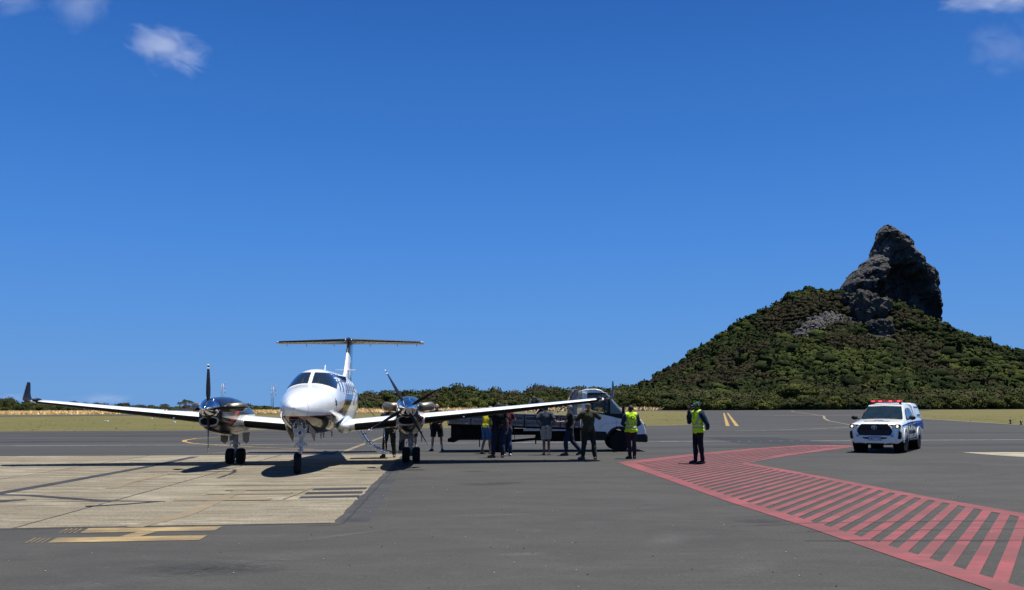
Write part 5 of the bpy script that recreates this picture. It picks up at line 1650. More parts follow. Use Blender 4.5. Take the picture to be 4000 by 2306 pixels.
for sd in (-1, 1):
    y = sd * .955
    MB().prism([(-1.39, 1.49), (-1.19, 1.47), (-1.19, 2.15), (-1.38, 2.20)], y - .03, y + .03).build('rear_pillar', V_WHITE, lorry, bevel=.01)
    MB().prism([(-.56, 2.20), (-.47, 2.17), (.22, 1.36), (.12, 1.36)], y - .035, y + .03).build('windscreen_pillar', V_WHITE, lorry, bevel=.01)
    MB().prism([(-1.19, 2.11), (-1.19, 2.17), (-.52, 2.17), (-.53, 2.11)], y - .03, y + .02).build('window_frame', V_BLACKP, lorry)
    MB().prism([(-1.20, 1.47), (-.64, 1.375), (.15, 1.195), (.14, 1.38), (-.64, 1.43), (-1.20, 1.53)], y - .02, y + .034).build('window_sill_trim', V_BLACKP, lorry)
    MB().prism([(-.40, 1.42), (-.34, 1.42), (-.34, 1.98), (-.40, 2.06)], y - .03, y + .02).build('quarter_bar', V_BLACKP, lorry)
    MB().prism([(-.34, 1.41), (.13, 1.34), (-.34, 1.94)], y - .004, y + .004).build('quarter_glass', V_GLASSD, lorry)
    MB().prism([(-1.19, 1.52), (-.40, 1.43), (-.40, 2.11), (-1.19, 2.12)], y - .004, y + .004).build('side_glass', V_GLASS, lorry)
    # wheel arch trim, cladding, joints, handle
    at_ = [(.53 * math.cos(a), .40 + .53 * math.sin(a)) for a in np.linspace(.35, math.pi - .3, 14)]
    at2 = [(.44 * math.cos(a), .40 + .44 * math.sin(a)) for a in np.linspace(.35, math.pi - .3, 14)]
    MB().loft([[(x, sd * .955, z) for x, z in at_], [(x, sd * 1.0, z) for x, z in at_], [(x, sd * 1.0, z) for x, z in at2], [(x, sd * .955, z) for x, z in at2]], 0, False, False, closed=False).build('wheel_arch_trim', V_BLACKP, lorry, bevel=0)
    MB().prism([(-1.40, .42), (-1.40, .755), (-.52, .73), (-.50, .42)], sd * .985 - .02, sd * .985 + .01).build('sill_cladding', V_BLACKP, lorry, bevel=.01)
    MB().prism([(.58, .36), (.50, .62), (.985, .66), (1.02, .42), (1.0, .34)], sd * .75 - .24, sd * .75 + .24).build('bumper_corner', V_BLACKP, lorry, bevel=.03)
    for (x, z0, z1) in ((-1.27, .80, 2.14), (-.13, .80, 1.24)):
        MB().box((x, sd * .9825, (z0 + z1) / 2), (.010, .006, z1 - z0)).build('door_joint', V_BLACKP, lorry)
    MB().box((-1.08, sd * 1.0, 1.30), (.18, .03, .035)).build('door_handle', V_BLACKP, lorry, bevel=.008)
    MB().tube([(.02, sd * .97, 1.36), (.10, sd * 1.10, 1.40)], .02, 6).box((.12, sd * 1.17, 1.52), (.09, .17, .34)).build('mirror', V_BLACKP, lorry, bevel=.02)
    # haunch crease over the wheel
    MB().tube([(-.75, sd * .978, .90), (-.55, sd * .985, 1.02), (-.15, sd * .99, 1.06), (.5, sd * .985, 1.02)], .02, 6).build('wing_crease', V_WHITE, lorry)
MB().prism([(-.50, 2.15), (-.46, 2.17), (.22, 1.38), (.17, 1.36)], -.90, .90).build('windscreen', V_GLASSD, lorry)
MB().box((.30, 0, 1.345), (.30, 1.75, .03), rot=(0, .08, 0)).build('scuttle', V_BLACKP, lorry)
MB().tube([(.24, -.75, 1.38), (.12, -.2, 1.52)], .012, 5).build('wiper', V_BLACKP, lorry)
MB().box((.975, 0, .86), (.03, 1.1, .20)).build('grille', V_BLACKP, lorry, bevel=.01)
MB().box((.99, 0, .48), (.10, 1.9, .26)).build('front_bumper', V_BLACKP, lorry, bevel=.04)
for sd in (-1, 1): MB().box((.90, sd * .82, .93), (.12, .24, .18)).build('headlight', V_GLASSD, lorry, bevel=.03)
# interior
MB().box((-.95, -.45, 1.45), (.14, .5, .85), rot=(0, -.15, 0)).box((-.7, -.45, 1.12), (.5, .5, .16)).box((-.95, .45, 1.45), (.14, .7, .85), rot=(0, -.15, 0)).build('seats', V_BLACKP, lorry, bevel=.04)
MB().box((-.05, 0, 1.30), (.35, 1.7, .2)).build('dashboard', V_BLACKP, lorry, bevel=.04)
ri = [Vector((-.38 + .08 * math.sin(a), .45 + .2 * math.cos(a), 1.42 + .18 * math.sin(a))) for a in np.linspace(0, 6.283, 20)]
MB().tube(ri, .015, 6, caps=False).build('steering_wheel', V_BLACKP, lorry)
MB().box((-1.37, 0, 1.62), (.03, 1.7, .30)).build('cab_rear_wall', V_WHITE, lorry)
MB().box((-1.37, 0, 2.16), (.03, 1.7, .10)).build('cab_rear_wall', V_WHITE, lorry)
# wheels
def road_wheel(name_parent, c, r, w, par, hubmat, tyremat, sd, bolts=6, spoked=False):
    ty = MB().lathe([(-w * .42, r * .58), (-w * .5, r * .80), (-w * .46, r * .95), (-w * .36, r), (w * .36, r), (w * .46, r * .95), (w * .5, r * .80), (w * .42, r * .58)], 'Y', 36, c=c).build('wheel', tyremat, par)
    cx, cy, cz = c; o_ = sd * w
    MB().lathe([(o_ * .40, r * .60), (o_ * .28, r * .55), (o_ * .12, r * .40), (o_ * .22, r * .24), (o_ * .40, r * .16), (o_ * .42, .001)], 'Y', 28, c=c).build('rim', hubmat, ty)
    nb = MB()
    for k in range(bolts):
        a = 2 * math.pi * k / bolts
        nb.ball((cx + r * .30 * math.cos(a), cy + o_ * .27, cz + r * .30 * math.sin(a)), .018, 0, 1)
    nb.build('wheel_nuts', V_STEEL, ty)
    return ty
for sd in (-1, 1):
    road_wheel('', (0, sd * .84, .385), .385, .24, lorry, V_HUB, V_TYRE, sd)
    road_wheel('', (-4.42, sd * .88, .385), .385, .24, lorry, V_HUB, V_TYRE, sd)
    road_wheel('', (-4.42, sd * .62, .385), .385, .22, lorry, V_HUB, V_TYRE, sd)
# chassis
ch = MB()
for sd in (-1, 1): ch.box((-3.3, sd * .40, .72), (5.8, .09, .22))
ch.box((-4.42, 0, .385), (.16, 1.5, .16)).ball((-4.42, 0, .385), (.2, .2, .2), 0, 2).box((0, 0, .36), (.12, 1.5, .12)).box((-5.0, 0, .80), (.1, 1.7, .2))
ch.box((-2.3, -.35, .55), (.9, .45, .35)).box((-2.2, .55, .55), (1.1, .4, .42))
ch.build('chassis', V_CHASSIS, lorry)
MB().tube([(-4.2, -.1, .36), (-3.0, -.05, .46), (-1.8, -.02, .52)], .05, 8).box((-3.1, -.05, .40), (.05, .06, .28)).build('drive_shaft', V_CHASSIS, lorry)
MB().box((-2.55, -.72, .62), (1.15, .45, .40)).build('fuel_tank', V_CHASSIS, lorry, bevel=.05)
MB().box((-1.65, -.80, .56), (.45, .3, .36)).build('battery_box', V_CHASSIS, lorry, bevel=.02)
MB().box((-5.55, -.45, .72), (1.45, .85, .55)).build('tail_box', V_CHASSIS, lorry, bevel=.03)
MB().prism([(-6.22, .95), (-5.9, .95), (-5.75, .55), (-6.15, .36), (-6.35, .38), (-6.35, .50), (-6.18, .52)], -.95, -.85).prism([(-6.22, .95), (-5.9, .95), (-5.75, .55), (-6.15, .36), (-6.35, .38), (-6.35, .50), (-6.18, .52)], .85, .95).box((-6.34, 0, .44), (.09, 1.9, .12)).build('rear_bumper', V_CHASSIS, lorry)
MB().box((-5.20, -1.0, .62), (.035, .10, .85)).build('mudflap_bar', V_CHASSIS, lorry)
MB().box((-3.9, -1.0, .62), (.02, .42, .4)).build('mudflap', V_BLACKP, lorry)
MB().box((-2.75, -1.05, .82), (1.65, .03, .09)).build('side_guard', plain('white_side_guard', (.5, .5, .5), .5), lorry, bevel=.005)
MB().tube([(-1.455, -1.0, 1.32), (-1.455, -1.0, .38)], .02, 8).build('exhaust_pipe', plain('tan_pole', (.28, .22, .16), .6), lorry)
# load bed, dipping towards the cab
bedm = Matrix.Translation((-1.44, 0, .86)) @ Matrix.Rotation(R(2.05), 4, 'Y') @ Matrix.Translation((1.44, 0, -.86))
def bedobj(o): o.data.transform(bedm); return o
floor_ = bedobj(MB().box((-3.9, 0, .84), (4.95, 2.15, .07)).build('load_bed', V_CHASSIS, lorry))
for k in range(9):
    bedobj(MB().box((-1.75 - k * .55, 0, .765), (.07, 2.0, .08)).build('cross_member', V_CHASSIS, floor_))
bx = [-6.36, -5.53, -4.83, -4.1, -3.54, -2.22, -1.47]
for sd in (-1, 1):
    for k in range(6):
        a, b = bx[k] + .018, bx[k + 1] - .018
        y = sd * 1.09; m_ = (a + b) / 2; L = b - a
        pn = bedobj(MB().box((m_, y, .985), (L, .03, .20)).build('drop_side', V_WOODG, lorry, bevel=.004))
        for j, z in enumerate((1.125, 1.195, 1.265)):
            bedobj(MB().box((m_, y, z), (L, .024, .045)).build('slat', V_SLAT, pn, bevel=.004))
        bedobj(MB().box((m_, y, 1.315), (L, .035, .028)).build('top_rail', V_STEEL, pn, bevel=.004))
        bedobj(MB().box((m_, y + sd * .006, 1.093), (L, .035, .012)).build('edge_strip', V_STEEL, pn))
        for e in (a + .02, b - .02):
            bedobj(MB().box((e, y, 1.10), (.035, .035, .44)).build('panel_end', V_WOODG, pn))
        wv = [Vector((a + .1 + (L - .2) * i / 14, y + sd * .016, .99 + .022 * (1 if (i // 2) % 2 else -1) * (1 if 0 < i < 14 else 0))) for i in range(15)]
        bedobj(MB().tube(wv, .007, 4).build('embossed_wave', V_CHASSIS, pn))
        bedobj(MB().box((b - .12, y + sd * .02, .915), (.10, .03, .03)).build('latch', V_STEEL, pn))
    for x in bx[1:-1]:
        bedobj(MB().box((x, sd * 1.09, 1.07), (.03, .05, .48)).build('post', V_CHASSIS, lorry))
bedobj(MB().box((-6.38, 0, 1.08), (.03, 2.15, .44)).build('tailboard', V_WOODG, lorry))
for y in (-1.0, -.55, 0, .55, 1.0):
    MB().box((-1.63, y, 1.62), (.13, .13, 1.38)).build('headboard_post', V_POST, lorry, bevel=.012)
for z in (1.35, 1.95): MB().box((-1.56, 0, z), (.05, 2.1, .12)).build('headboard_bar', V_POST, lorry, bevel=.008)
rp = [Vector((-1.68 - t_ * .62, -.95 - .06 * math.sin(t_ * 20), 2.27 - t_ * .80 - .10 * math.sin(t_ * math.pi))) for t_ in np.linspace(0, 1, 14)]
MB().tube(rp, .035, 6).build('lashing_rope', plain('old_rope', (.22, .20, .14), .9, var=.4, scale=20), lorry)

# ------------------------------------------------------------------ police pickup
P_WHITE = gloss('pickup_white_paint', (.76, .79, .78), .2, .6, .08)
P_BLUE = plain('pickup_blue_decal', (.006, .045, .26), .5, spec=.2)
P_NAVY = plain('navy_lettering', (.008, .012, .035), .6, spec=.15)
P_LENS = NT('lightbar_red')
P_LENS.base((.45, .012, .02)); P_LENS.set(.12, 0, .6, .4)
P_LENS = P_LENS.m
P_LIT = NT('lit_red_lamp'); P_LIT.base((.9, .1, .1)); P_LIT.b.inputs['Emission Color'].default_value = (1, .08, .09, 1); P_LIT.b.inputs['Emission Strength'].default_value = .9
P_LIT = P_LIT.m
P_HEAD = NT('lit_headlamp'); P_HEAD.base((.8, .75, .65)); P_HEAD.b.inputs['Emission Color'].default_value = (1, .85, .6, 1); P_HEAD.b.inputs['Emission Strength'].default_value = .8
P_HEAD = P_HEAD.m
hx, hy = -.535, -.845
hl = math.hypot(hx, hy)
pick = empty('police_pickup', (13.24, 32.45, 0), math.atan2(hy / hl, hx / hl), 'white police pickup with red roof light bar and blue side stripe, driving towards the camera', 'pickup truck')
pick.scale = (1, .94, .985)
def pick_ring(x, w, zb, zs, zt, wt, crown):
    """half outline mirrored; body cross-section"""
    half = [(0, zb), (w * .86, zb), (w * .965, zb + .07), (w, zb + .20), (w, zs - .22), (w * .985, zs - .06), (w * .95, zs), (wt, zt), (wt * .6, zt + crown * .7), (0, zt + crown)]
    return [(x, y, z) for y, z in half] + [(x, -y, z) for y, z in half[-2:0:-1]]
PS = [  # x, halfwidth, bottom, shoulder, top, topwidth, crown
    (.955, .60, .42, .80, .86, .50, .01), (.93, .70, .38, .90, .96, .58, .015), (.88, .80, .35, .98, 1.015, .66, .02), (.78, .88, .34, 1.01, 1.045, .72, .025), (.60, .922, .36, 1.03, 1.07, .76, .03),
    (.2, .927, .38, 1.05, 1.105, .78, .035), (-.25, .925, .38, 1.07, 1.145, .79, .035), (-.55, .92, .40, 1.085, 1.17, .80, .03), (-.75, .915, .40, 1.10, 1.15, .84, .0), (-1.4, .912, .40, 1.10, 1.14, .85, 0),
    (-2.4, .915, .40, 1.10, 1.14, .85, 0), (-2.75, .92, .44, 1.10, 1.14, .85, 0), (-3.5, .925, .46, 1.11, 1.15, .85, 0), (-4.2, .92, .48, 1.12, 1.15, .84, 0), (-4.36, .88, .52, 1.10, 1.14, .80, 0)]
pb = MB().loft([pick_ring(*p_) for p_ in PS], 0, True, True).build('body', P_WHITE, pick, auto=38)
# wheel arches cut out of the body
cut = MB()
for x in (0, -3.085):
    cut.lathe([(-1.2, .455), (-.55, .455)], 'Y', 32, c=(x, 0, .40)).lathe([(.55, .455), (1.2, .455)], 'Y', 32, c=(x, 0, .40))
co_ = cut.build('cutter', V_CHASSIS)
bo = pb.modifiers.new('arches', 'BOOLEAN'); bo.operation = 'DIFFERENCE'; bo.object = co_; bo.solver = 'EXACT'
dg = bpy.context.evaluated_depsgraph_get()
me2 = bpy.data.meshes.new_from_object(pb.evaluated_get(dg))
pb.modifiers.clear(); pb.data = me2
bpy.data.objects.remove(co_)
pb.data.materials.clear(); pb.data.materials.append(P_WHITE)
for sd in (-1, 1):
    for x in (0, -3.085):
        MB().lathe([(.52, .44), (.54, .455), (.905, .455)], 'Y', 32, c=(x, 0, .40), caps=False).build('arch_liner', V_CHASSIS, pick, loc=(0, 0, 0)).scale = (1, sd, 1)
        wl_ = road_wheel('', (0, 0, 0), .385, .26, pick, V_HUB, V_TYRE, sd)
        wl_.location = (x, sd * .775, .385)
        if x == 0: wl_.rotation_euler = (0, 0, R(-7))
        # flare
        at_ = [(x + .485 * math.cos(a), .40 + .485 * math.sin(a)) for a in np.linspace(-.05, math.pi + .05, 18)]
        at2 = [(x + .445 * math.cos(a), .40 + .445 * math.sin(a)) for a in np.linspace(-.05, math.pi + .05, 18)]
        MB().loft([[(a_, sd * .90, b_) for a_, b_ in at_], [(a_, sd * .94, b_) for a_, b_ in at_], [(a_, sd * .945, b_) for a_, b_ in at2], [(a_, sd * .90, b_) for a_, b_ in at2]], 0, False, False, closed=False).build('wheel_flare', P_WHITE, pick)
MB().box((-1.6, 0, .42), (4.6, 1.1, .22)).box((.3, 0, .36), (.9, 1.0, .14)).box((-3.085, 0, .36), (.18, 1.4, .18)).build('underbody', V_CHASSIS, pick)
# greenhouse and canopy
def gh_ring(x, z0, z1, w0, w1, cr):
    half = [(0, z0), (w0, z0), (w1 + .03, z1 - .09), (w1 - .02, z1 - .02), (w1 - .12, z1 + cr * .4), (0, z1 + cr)]
    return [(x, y, z) for y, z in half] + [(x, -y, z) for y, z in half[-2:0:-1]]
GS = [(-.62, 1.12, 1.17, .80, .78, .0), (-1.00, 1.12, 1.45, .845, .70, .012), (-1.30, 1.12, 1.655, .855, .665, .02), (-1.45, 1.12, 1.715, .86, .655, .03), (-1.8, 1.12, 1.735, .862, .66, .035), (-2.55, 1.12, 1.725, .862, .665, .03), (-2.74, 1.12, 1.70, .86, .67, .03)]
MB().loft([gh_ring(*g_) for g_ in GS], 0, True, True).build('cab', P_WHITE, pick, auto=35)
CS = [(-2.78, 1.12, 1.74, .87, .72, .03), (-2.9, 1.12, 1.77, .875, .73, .035), (-3.9, 1.12, 1.77, .875, .73, .03), (-4.2, 1.12, 1.72, .87, .72, .02), (-4.34, 1.12, 1.50, .86, .76, .0)]
MB().loft([gh_ring(*g_) for g_ in CS], 0, True, True).build('canopy', P_WHITE, pick, auto=35)
def quad(pts, name, mat, par, th=.012, n=None):
    """thin panel from 3D corner points, with thickness along its normal"""
    P = [Vector(p) for p in pts]
    nn = (P[1] - P[0]).cross(P[2] - P[0]).normalized() * th
    m = len(P)
    return MB().add([p for p in P] + [p + nn for p in P], [tuple(range(m)), tuple(range(2 * m - 1, m - 1, -1))] + [(k, (k + 1) % m, m + (k + 1) % m, m + k) for k in range(m)]).build(name, mat, par)
ws = []
for (x, z, w) in ((-.63, 1.185, .755), (-1.00, 1.455, .68), (-1.27, 1.645, .625)):
    ws.append([(x + .018, y * w, z + .012 + (1 - abs(y)) * .02) for y in np.linspace(-1, 1, 9)])
mbw = MB(); mbw.loft(ws, 0, True, False, closed=False)
wsc = mbw.build('windscreen', V_GLASSD, pick)
for (y0_, y1_) in ((-.55, -.05), (.1, .62)): MB().tube([(-.60, y0_, 1.21), (-.63, y1_, 1.235)], .010, 5).build('wiper', V_BLACKP, wsc)
MB().box((-.60, 0, 1.17), (.12, 1.42, .025)).build('scuttle', V_BLACKP, pick)
for sd in (-1, 1):
    def sp_(x, z):     # point on the side glass plane
        t_ = (z - 1.12) / (1.66 - 1.12)
        w0, w1 = .862, .69
        return (x, sd * (w0 + (w1 - w0) * t_ + .010), z)
    order = (lambda L_: L_) if sd > 0 else (lambda L_: L_[::-1])
    for nm, P in (('door_glass', [(-.86, 1.17), (-1.30, 1.56), (-1.76, 1.60), (-1.76, 1.17)]), ('door_glass', [(-1.86, 1.17), (-1.86, 1.60), (-2.40, 1.58), (-2.52, 1.40), (-2.55, 1.17)])):
        quad(order([sp_(*p_) for p_ in P]), nm, V_GLASSD, pick, .006)
    quad(order([(-3.0, sd * .862, 1.25), (-3.0, sd * .775, 1.62), (-4.05, sd * .775, 1.62), (-4.15, sd * .862, 1.25)]), 'canopy_window', P_WHITE, pick, .02)
    quad(order([(-3.0, sd * .792, 1.60), (-3.0, sd * .782, 1.645), (-4.05, sd * .782, 1.645), (-4.05, sd * .792, 1.60)]), 'canopy_vent', V_SLAT, pick, .02)
    for x in (-.78, -1.80, -2.62): MB().box((x, sd * .917, .80), (.012, .012, .58)).build('door_joint', V_BLACKP, pick)
    for x in (-1.62, -2.48): MB().box((x, sd * .93, 1.0), (.20, .03, .035)).build('door_handle', V_BLACKP, pick, bevel=.008)
    # mirror
    MB().tube([(-.82, sd * .86, 1.18), (-.80, sd * .98, 1.20)], .022, 6).ball((-.78, sd * 1.06, 1.235), (.07, .13, .085), 0, 2).build('mirror', V_BLACKP, pick)
    MB().tube([(-.7, sd * .935, .42), (-2.6, sd * .935, .42)], .035, 8).build('side_step', V_BLACKP, pick)
    # decals: stripe rising to the rear, blue block, lettering
    def dec(P, nm, mat): quad(order([(x, sd * y, z) for x, y, z in P]), nm, mat, pick, .006)
    dec([(.62, .925, .955), (.62, .925, .985), (-1.3, .922, 1.085), (-1.3, .922, 1.01)], 'blue_stripe', P_BLUE)
    dec([(-1.3, .922, 1.01), (-1.3, .922, 1.085), (-3.2, .930, 1.10), (-4.2, .928, 1.10), (-4.2, .932, 1.03), (-3.2, .936, 1.04)], 'blue_stripe', P_BLUE)
    dec([(-1.95, .920, .99), (-3.2, .932, 1.02), (-4.3, .925, 1.0), (-4.3, .928, .74), (-3.6, .936, .86), (-2.6, .928, .86), (-2.15, .921, .88)], 'blue_block', P_BLUE)
    dec([(-3.2, .868, 1.30), (-3.25, .862, 1.34), (-4.0, .862, 1.34), (-4.0, .872, 1.28)], 'blue_canopy_decal', P_BLUE)
    if sd > 0: M4 = Matrix.Translation((-1.55, .926, .70)) @ Matrix.Rotation(R(180), 4, 'Z') @ Matrix.Rotation(R(90), 4, 'X')
    else: M4 = Matrix.Translation((-1.55, -.926, .70)) @ Matrix.Rotation(R(90), 4, 'X')
    text_mesh('POLÍCIA MILITAR', .19, P_NAVY, 'lettering', pick, M4, .003, bold=.004)
    # small shield on the front door
    dec([(-1.15, .921, .98), (-1.27, .921, .98), (-1.27, .921, .90), (-1.21, .921, .82), (-1.15, .921, .90)], 'shield_emblem', P_NAVY)
# front: grille, badge, lamps, vents, plate
def face(P, x0, x1, nm, mat, bevel=0): return MB().prism(P, x0, x1, 'X').build(nm, mat, pick, bevel=bevel)
gr_out = [(-.46, 1.035), (.46, 1.035), (.56, .93), (.63, .78), (.55, .645), (-.55, .645), (-.63, .78), (-.56, .93)]
face([(a * 1.0, b) for a, b in gr_out], .86, .985, 'grille_surround', V_BLACKP, .02)
face([(-.44, .99), (.44, .99), (.50, .90), (-.50, .90)], .97, .992, 'upper_grille', plain('grille_black', (.006, .006, .006), .5))
face([(-.53, .84), (.53, .84), (.55, .77), (.49, .675), (-.49, .675), (-.55, .77)], .97, .992, 'lower_grille', plain('grille_black', (.006, .006, .006), .5))
for z in (.925, .955, .985, .70, .74, .78, .82): MB().box((.996, 0, z), (.012, .92, .008)).build('grille_bar', V_BLACKP, pick)
bd = MB()
for (rx, rz_, oz) in ((.095, .064, 0), (.028, .056, 0), (.070, .022, .032)):
    bd.tube([Vector((1.005, rx * math.cos(a), .91 + oz + rz_ * math.sin(a))) for a in np.linspace(0, 6.2832, 25)], .0065, 5, caps=False)
bd.build('badge', A_CHROME, pick)
for sd in (-1, 1):
    P = [(sd * .50, .985), (sd * .58, .90), (sd * .89, .885), (sd * .905, .97), (sd * .86, 1.025), (sd * .6, 1.01)]
    if sd < 0: P = P[::-1]
    face(P, .70, .925 if True else 0, 'headlight', V_GLASSD, .02)
    MB().lathe([(.925, .001), (.935, .045)], 'X', 16, c=(0, sd * .80, .95)).build('headlamp', P_HEAD, pick)
    MB().lathe([(.93, .055), (.937, .045)], 'X', 16, c=(0, sd * .68, .945)).build('lamp_ring', A_CHROME, pick)
    P = [(sd * .84, .80), (sd * .905, .74), (sd * .90, .54), (sd * .86, .50), (sd * .68, .52), (sd * .70, .57), (sd * .80, .60)]
    if sd < 0: P = P[::-1]
    face(P, .70, .885, 'fog_vent', V_BLACKP, .01)
    quad([(.93, sd * .30, .35), (.965, sd * .30, .50), (.96, sd * .64, .60), (.90, sd * .74, .40)][::1 if sd < 0 else -1], 'bumper_wing', P_WHITE, pick, .03)
face([(-.56, .625), (.56, .625), (.66, .44), (.46, .36), (-.46, .36), (-.66, .44)], .80, .970, 'bumper', P_WHITE, .02)
face([(-.44, .565), (.44, .565), (.40, .505), (-.40, .505)], .965, .980, 'bumper_slot', V_BLACKP)
face([(-.225, .588), (.225, .588), (.225, .448), (-.225, .448)], .970, .984, 'plate_shade_frame', V_BLACKP)  # dark plate outline; its black also paints the bumper's shade round the plate
pt = face([(-.205, .575), (.205, .575), (.205, .460), (-.205, .460)], .98, .990, 'number_plate', plain('plate_white', (.80, .82, .82), .4))
MB().box((.992, 0, .568), (.004, .40, .018)).build('plate_band', P_BLUE, pt)
text_mesh('SMU7C50', .105, plain('plate_ink', (.01, .02, .05), .5), 'plate_lettering', pt, Matrix.Translation((.993, 0, .505)) @ Matrix.Rotation(R(90), 4, 'Z') @ Matrix.Rotation(R(90), 4, 'X'), .001, sx=.9, bold=.002)
# mirrored lettering and flag mark on the bonnet
def hoodM(x, z, tilt): return Matrix.Translation((x, 0, z)) @ Matrix.Rotation(R(tilt), 4, 'Y') @ Matrix.Rotation(R(90), 4, 'Z')
text_mesh('POLÍCIA MILITAR', .15, P_NAVY, 'bonnet_lettering', pick, hoodM(.42, 1.128, 5.5) @ Matrix.Scale(-1, 4, (1, 0, 0)), .003, sx=.80, bold=.005)
MB().prism([(-.16, 1), (.14, 1), (.19, 0), (-.10, 0)][::-1], 0, .006, 'Z').build('flag_mark', P_BLUE, pick).data.transform(Matrix.Translation((.0, 0, 1.155)) @ Matrix.Rotation(R(5), 4, 'Y') @ Matrix(((0, .16, 0, 0), (1, 0, 0, 0), (0, 0, 1, 0), (0, 0, 0, 1))))
# roof light bar
rk_ = MB().box((-1.62, 0, 1.80), (.10, 1.15, .03)).box((-1.62, -.52, 1.775), (.16, .06, .06)).box((-1.62, .52, 1.775), (.16, .06, .06)).build('light_bar_base', V_BLACKP, pick)
lb = MB().prism([(-.60, 1.815), (.60, 1.815), (.57, 1.885), (-.57, 1.885)], -1.74, -1.50, 'X').build('light_bar', P_LENS, pick, bevel=.02)
for y in (-.47, -.20, .18, .49):
    MB().box((-1.492, y, 1.85), (.016, .12, .04)).build('lit_lamp', P_LIT, lb)
MB().tube([(-1.35, -.62, 1.71), (-1.34, .62, 1.71)], .008, 4).build('roof_joint', V_BLACKP, pick)
# ------------------------------------------------------------------ people
SKINS = {'dark': (.075, .038, .024), 'brown': (.16, .085, .055), 'tan': (.30, .17, .115), 'light': (.42, .27, .20)}
def skin_mat(k):
    n = 'skin_' + k
    if n in _mc: return _mc[n]
    m = plain(n, SKINS[k], .5, var=.12, scale=14)
    m.node_tree.nodes['Principled BSDF'].inputs['Subsurface Weight'].default_value = .08
    return m
def cloth(name, c, rough=.9, var=.18):
    if name in _mc: return _mc[name]
    t = NT(name); v = t.coord('Object')
    fold = t.noise(t.coord('Object', (1, 1, .5)), 7, 5, .6, .8)
    t.base(t.ramp(fold, [(.3, tuple(k * (1 - var) for k in c)), (.7, tuple(k * (1 + var) for k in c))]))
    t.set(rough, spec=.15); t.bump(fold, .6, .03)
    t.b.inputs['Sheen Weight'].default_value = .05
    _mc[name] = t.m
    return t.m
HI_VIS = cloth('hi_vis_yellow', (.50, .78, .02), .8, .08)
M_REFL = plain('reflective_grey_tape', (.28, .30, .29), .4, .1, var=.15)
M_HAIR = plain('black_hair', (.010, .009, .008), .7, var=.3, scale=40, bump=.5)
M_HAIRG = plain('grey_hair', (.22, .21, .20), .8, var=.3, scale=40, bump=.5)
M_EYE = plain('eye_dark', (.02, .015, .012), .2)
M_EYEW = plain('eye_white', (.6, .58, .55), .3)
M_SHOE = plain('black_shoe_leather', (.014, .013, .012), .45, var=.3)
M_SOLE = plain('shoe_sole', (.30, .29, .27), .8, var=.2)
M_LIP = plain('lip', (.20, .075, .06), .5)

DEF = dict(pelvis=(0, 0, .97), chest=(0, .01, 1.27), neck=(0, -.005, 1.475), head=(0, .02, 1.625),
           hipL=(-.09, 0, .92), hipR=(.09, 0, .92), kneL=(-.11, .02, .50), kneR=(.11, .02, .50), ankL=(-.12, -.02, .085), ankR=(.12, -.02, .085),
           toeL=(-.15, .15, .03), toeR=(.15, .15, .03), shoL=(-.185, 0, 1.405), shoR=(.185, 0, 1.405),
           elbL=(-.235, -.03, 1.13), elbR=(.235, -.03, 1.13), wriL=(-.245, .04, .89), wriR=(.245, .04, .89),
           hanL=(-.235, .06, .81), hanR=(.235, .06, .81), face=(0, 1, -.05))

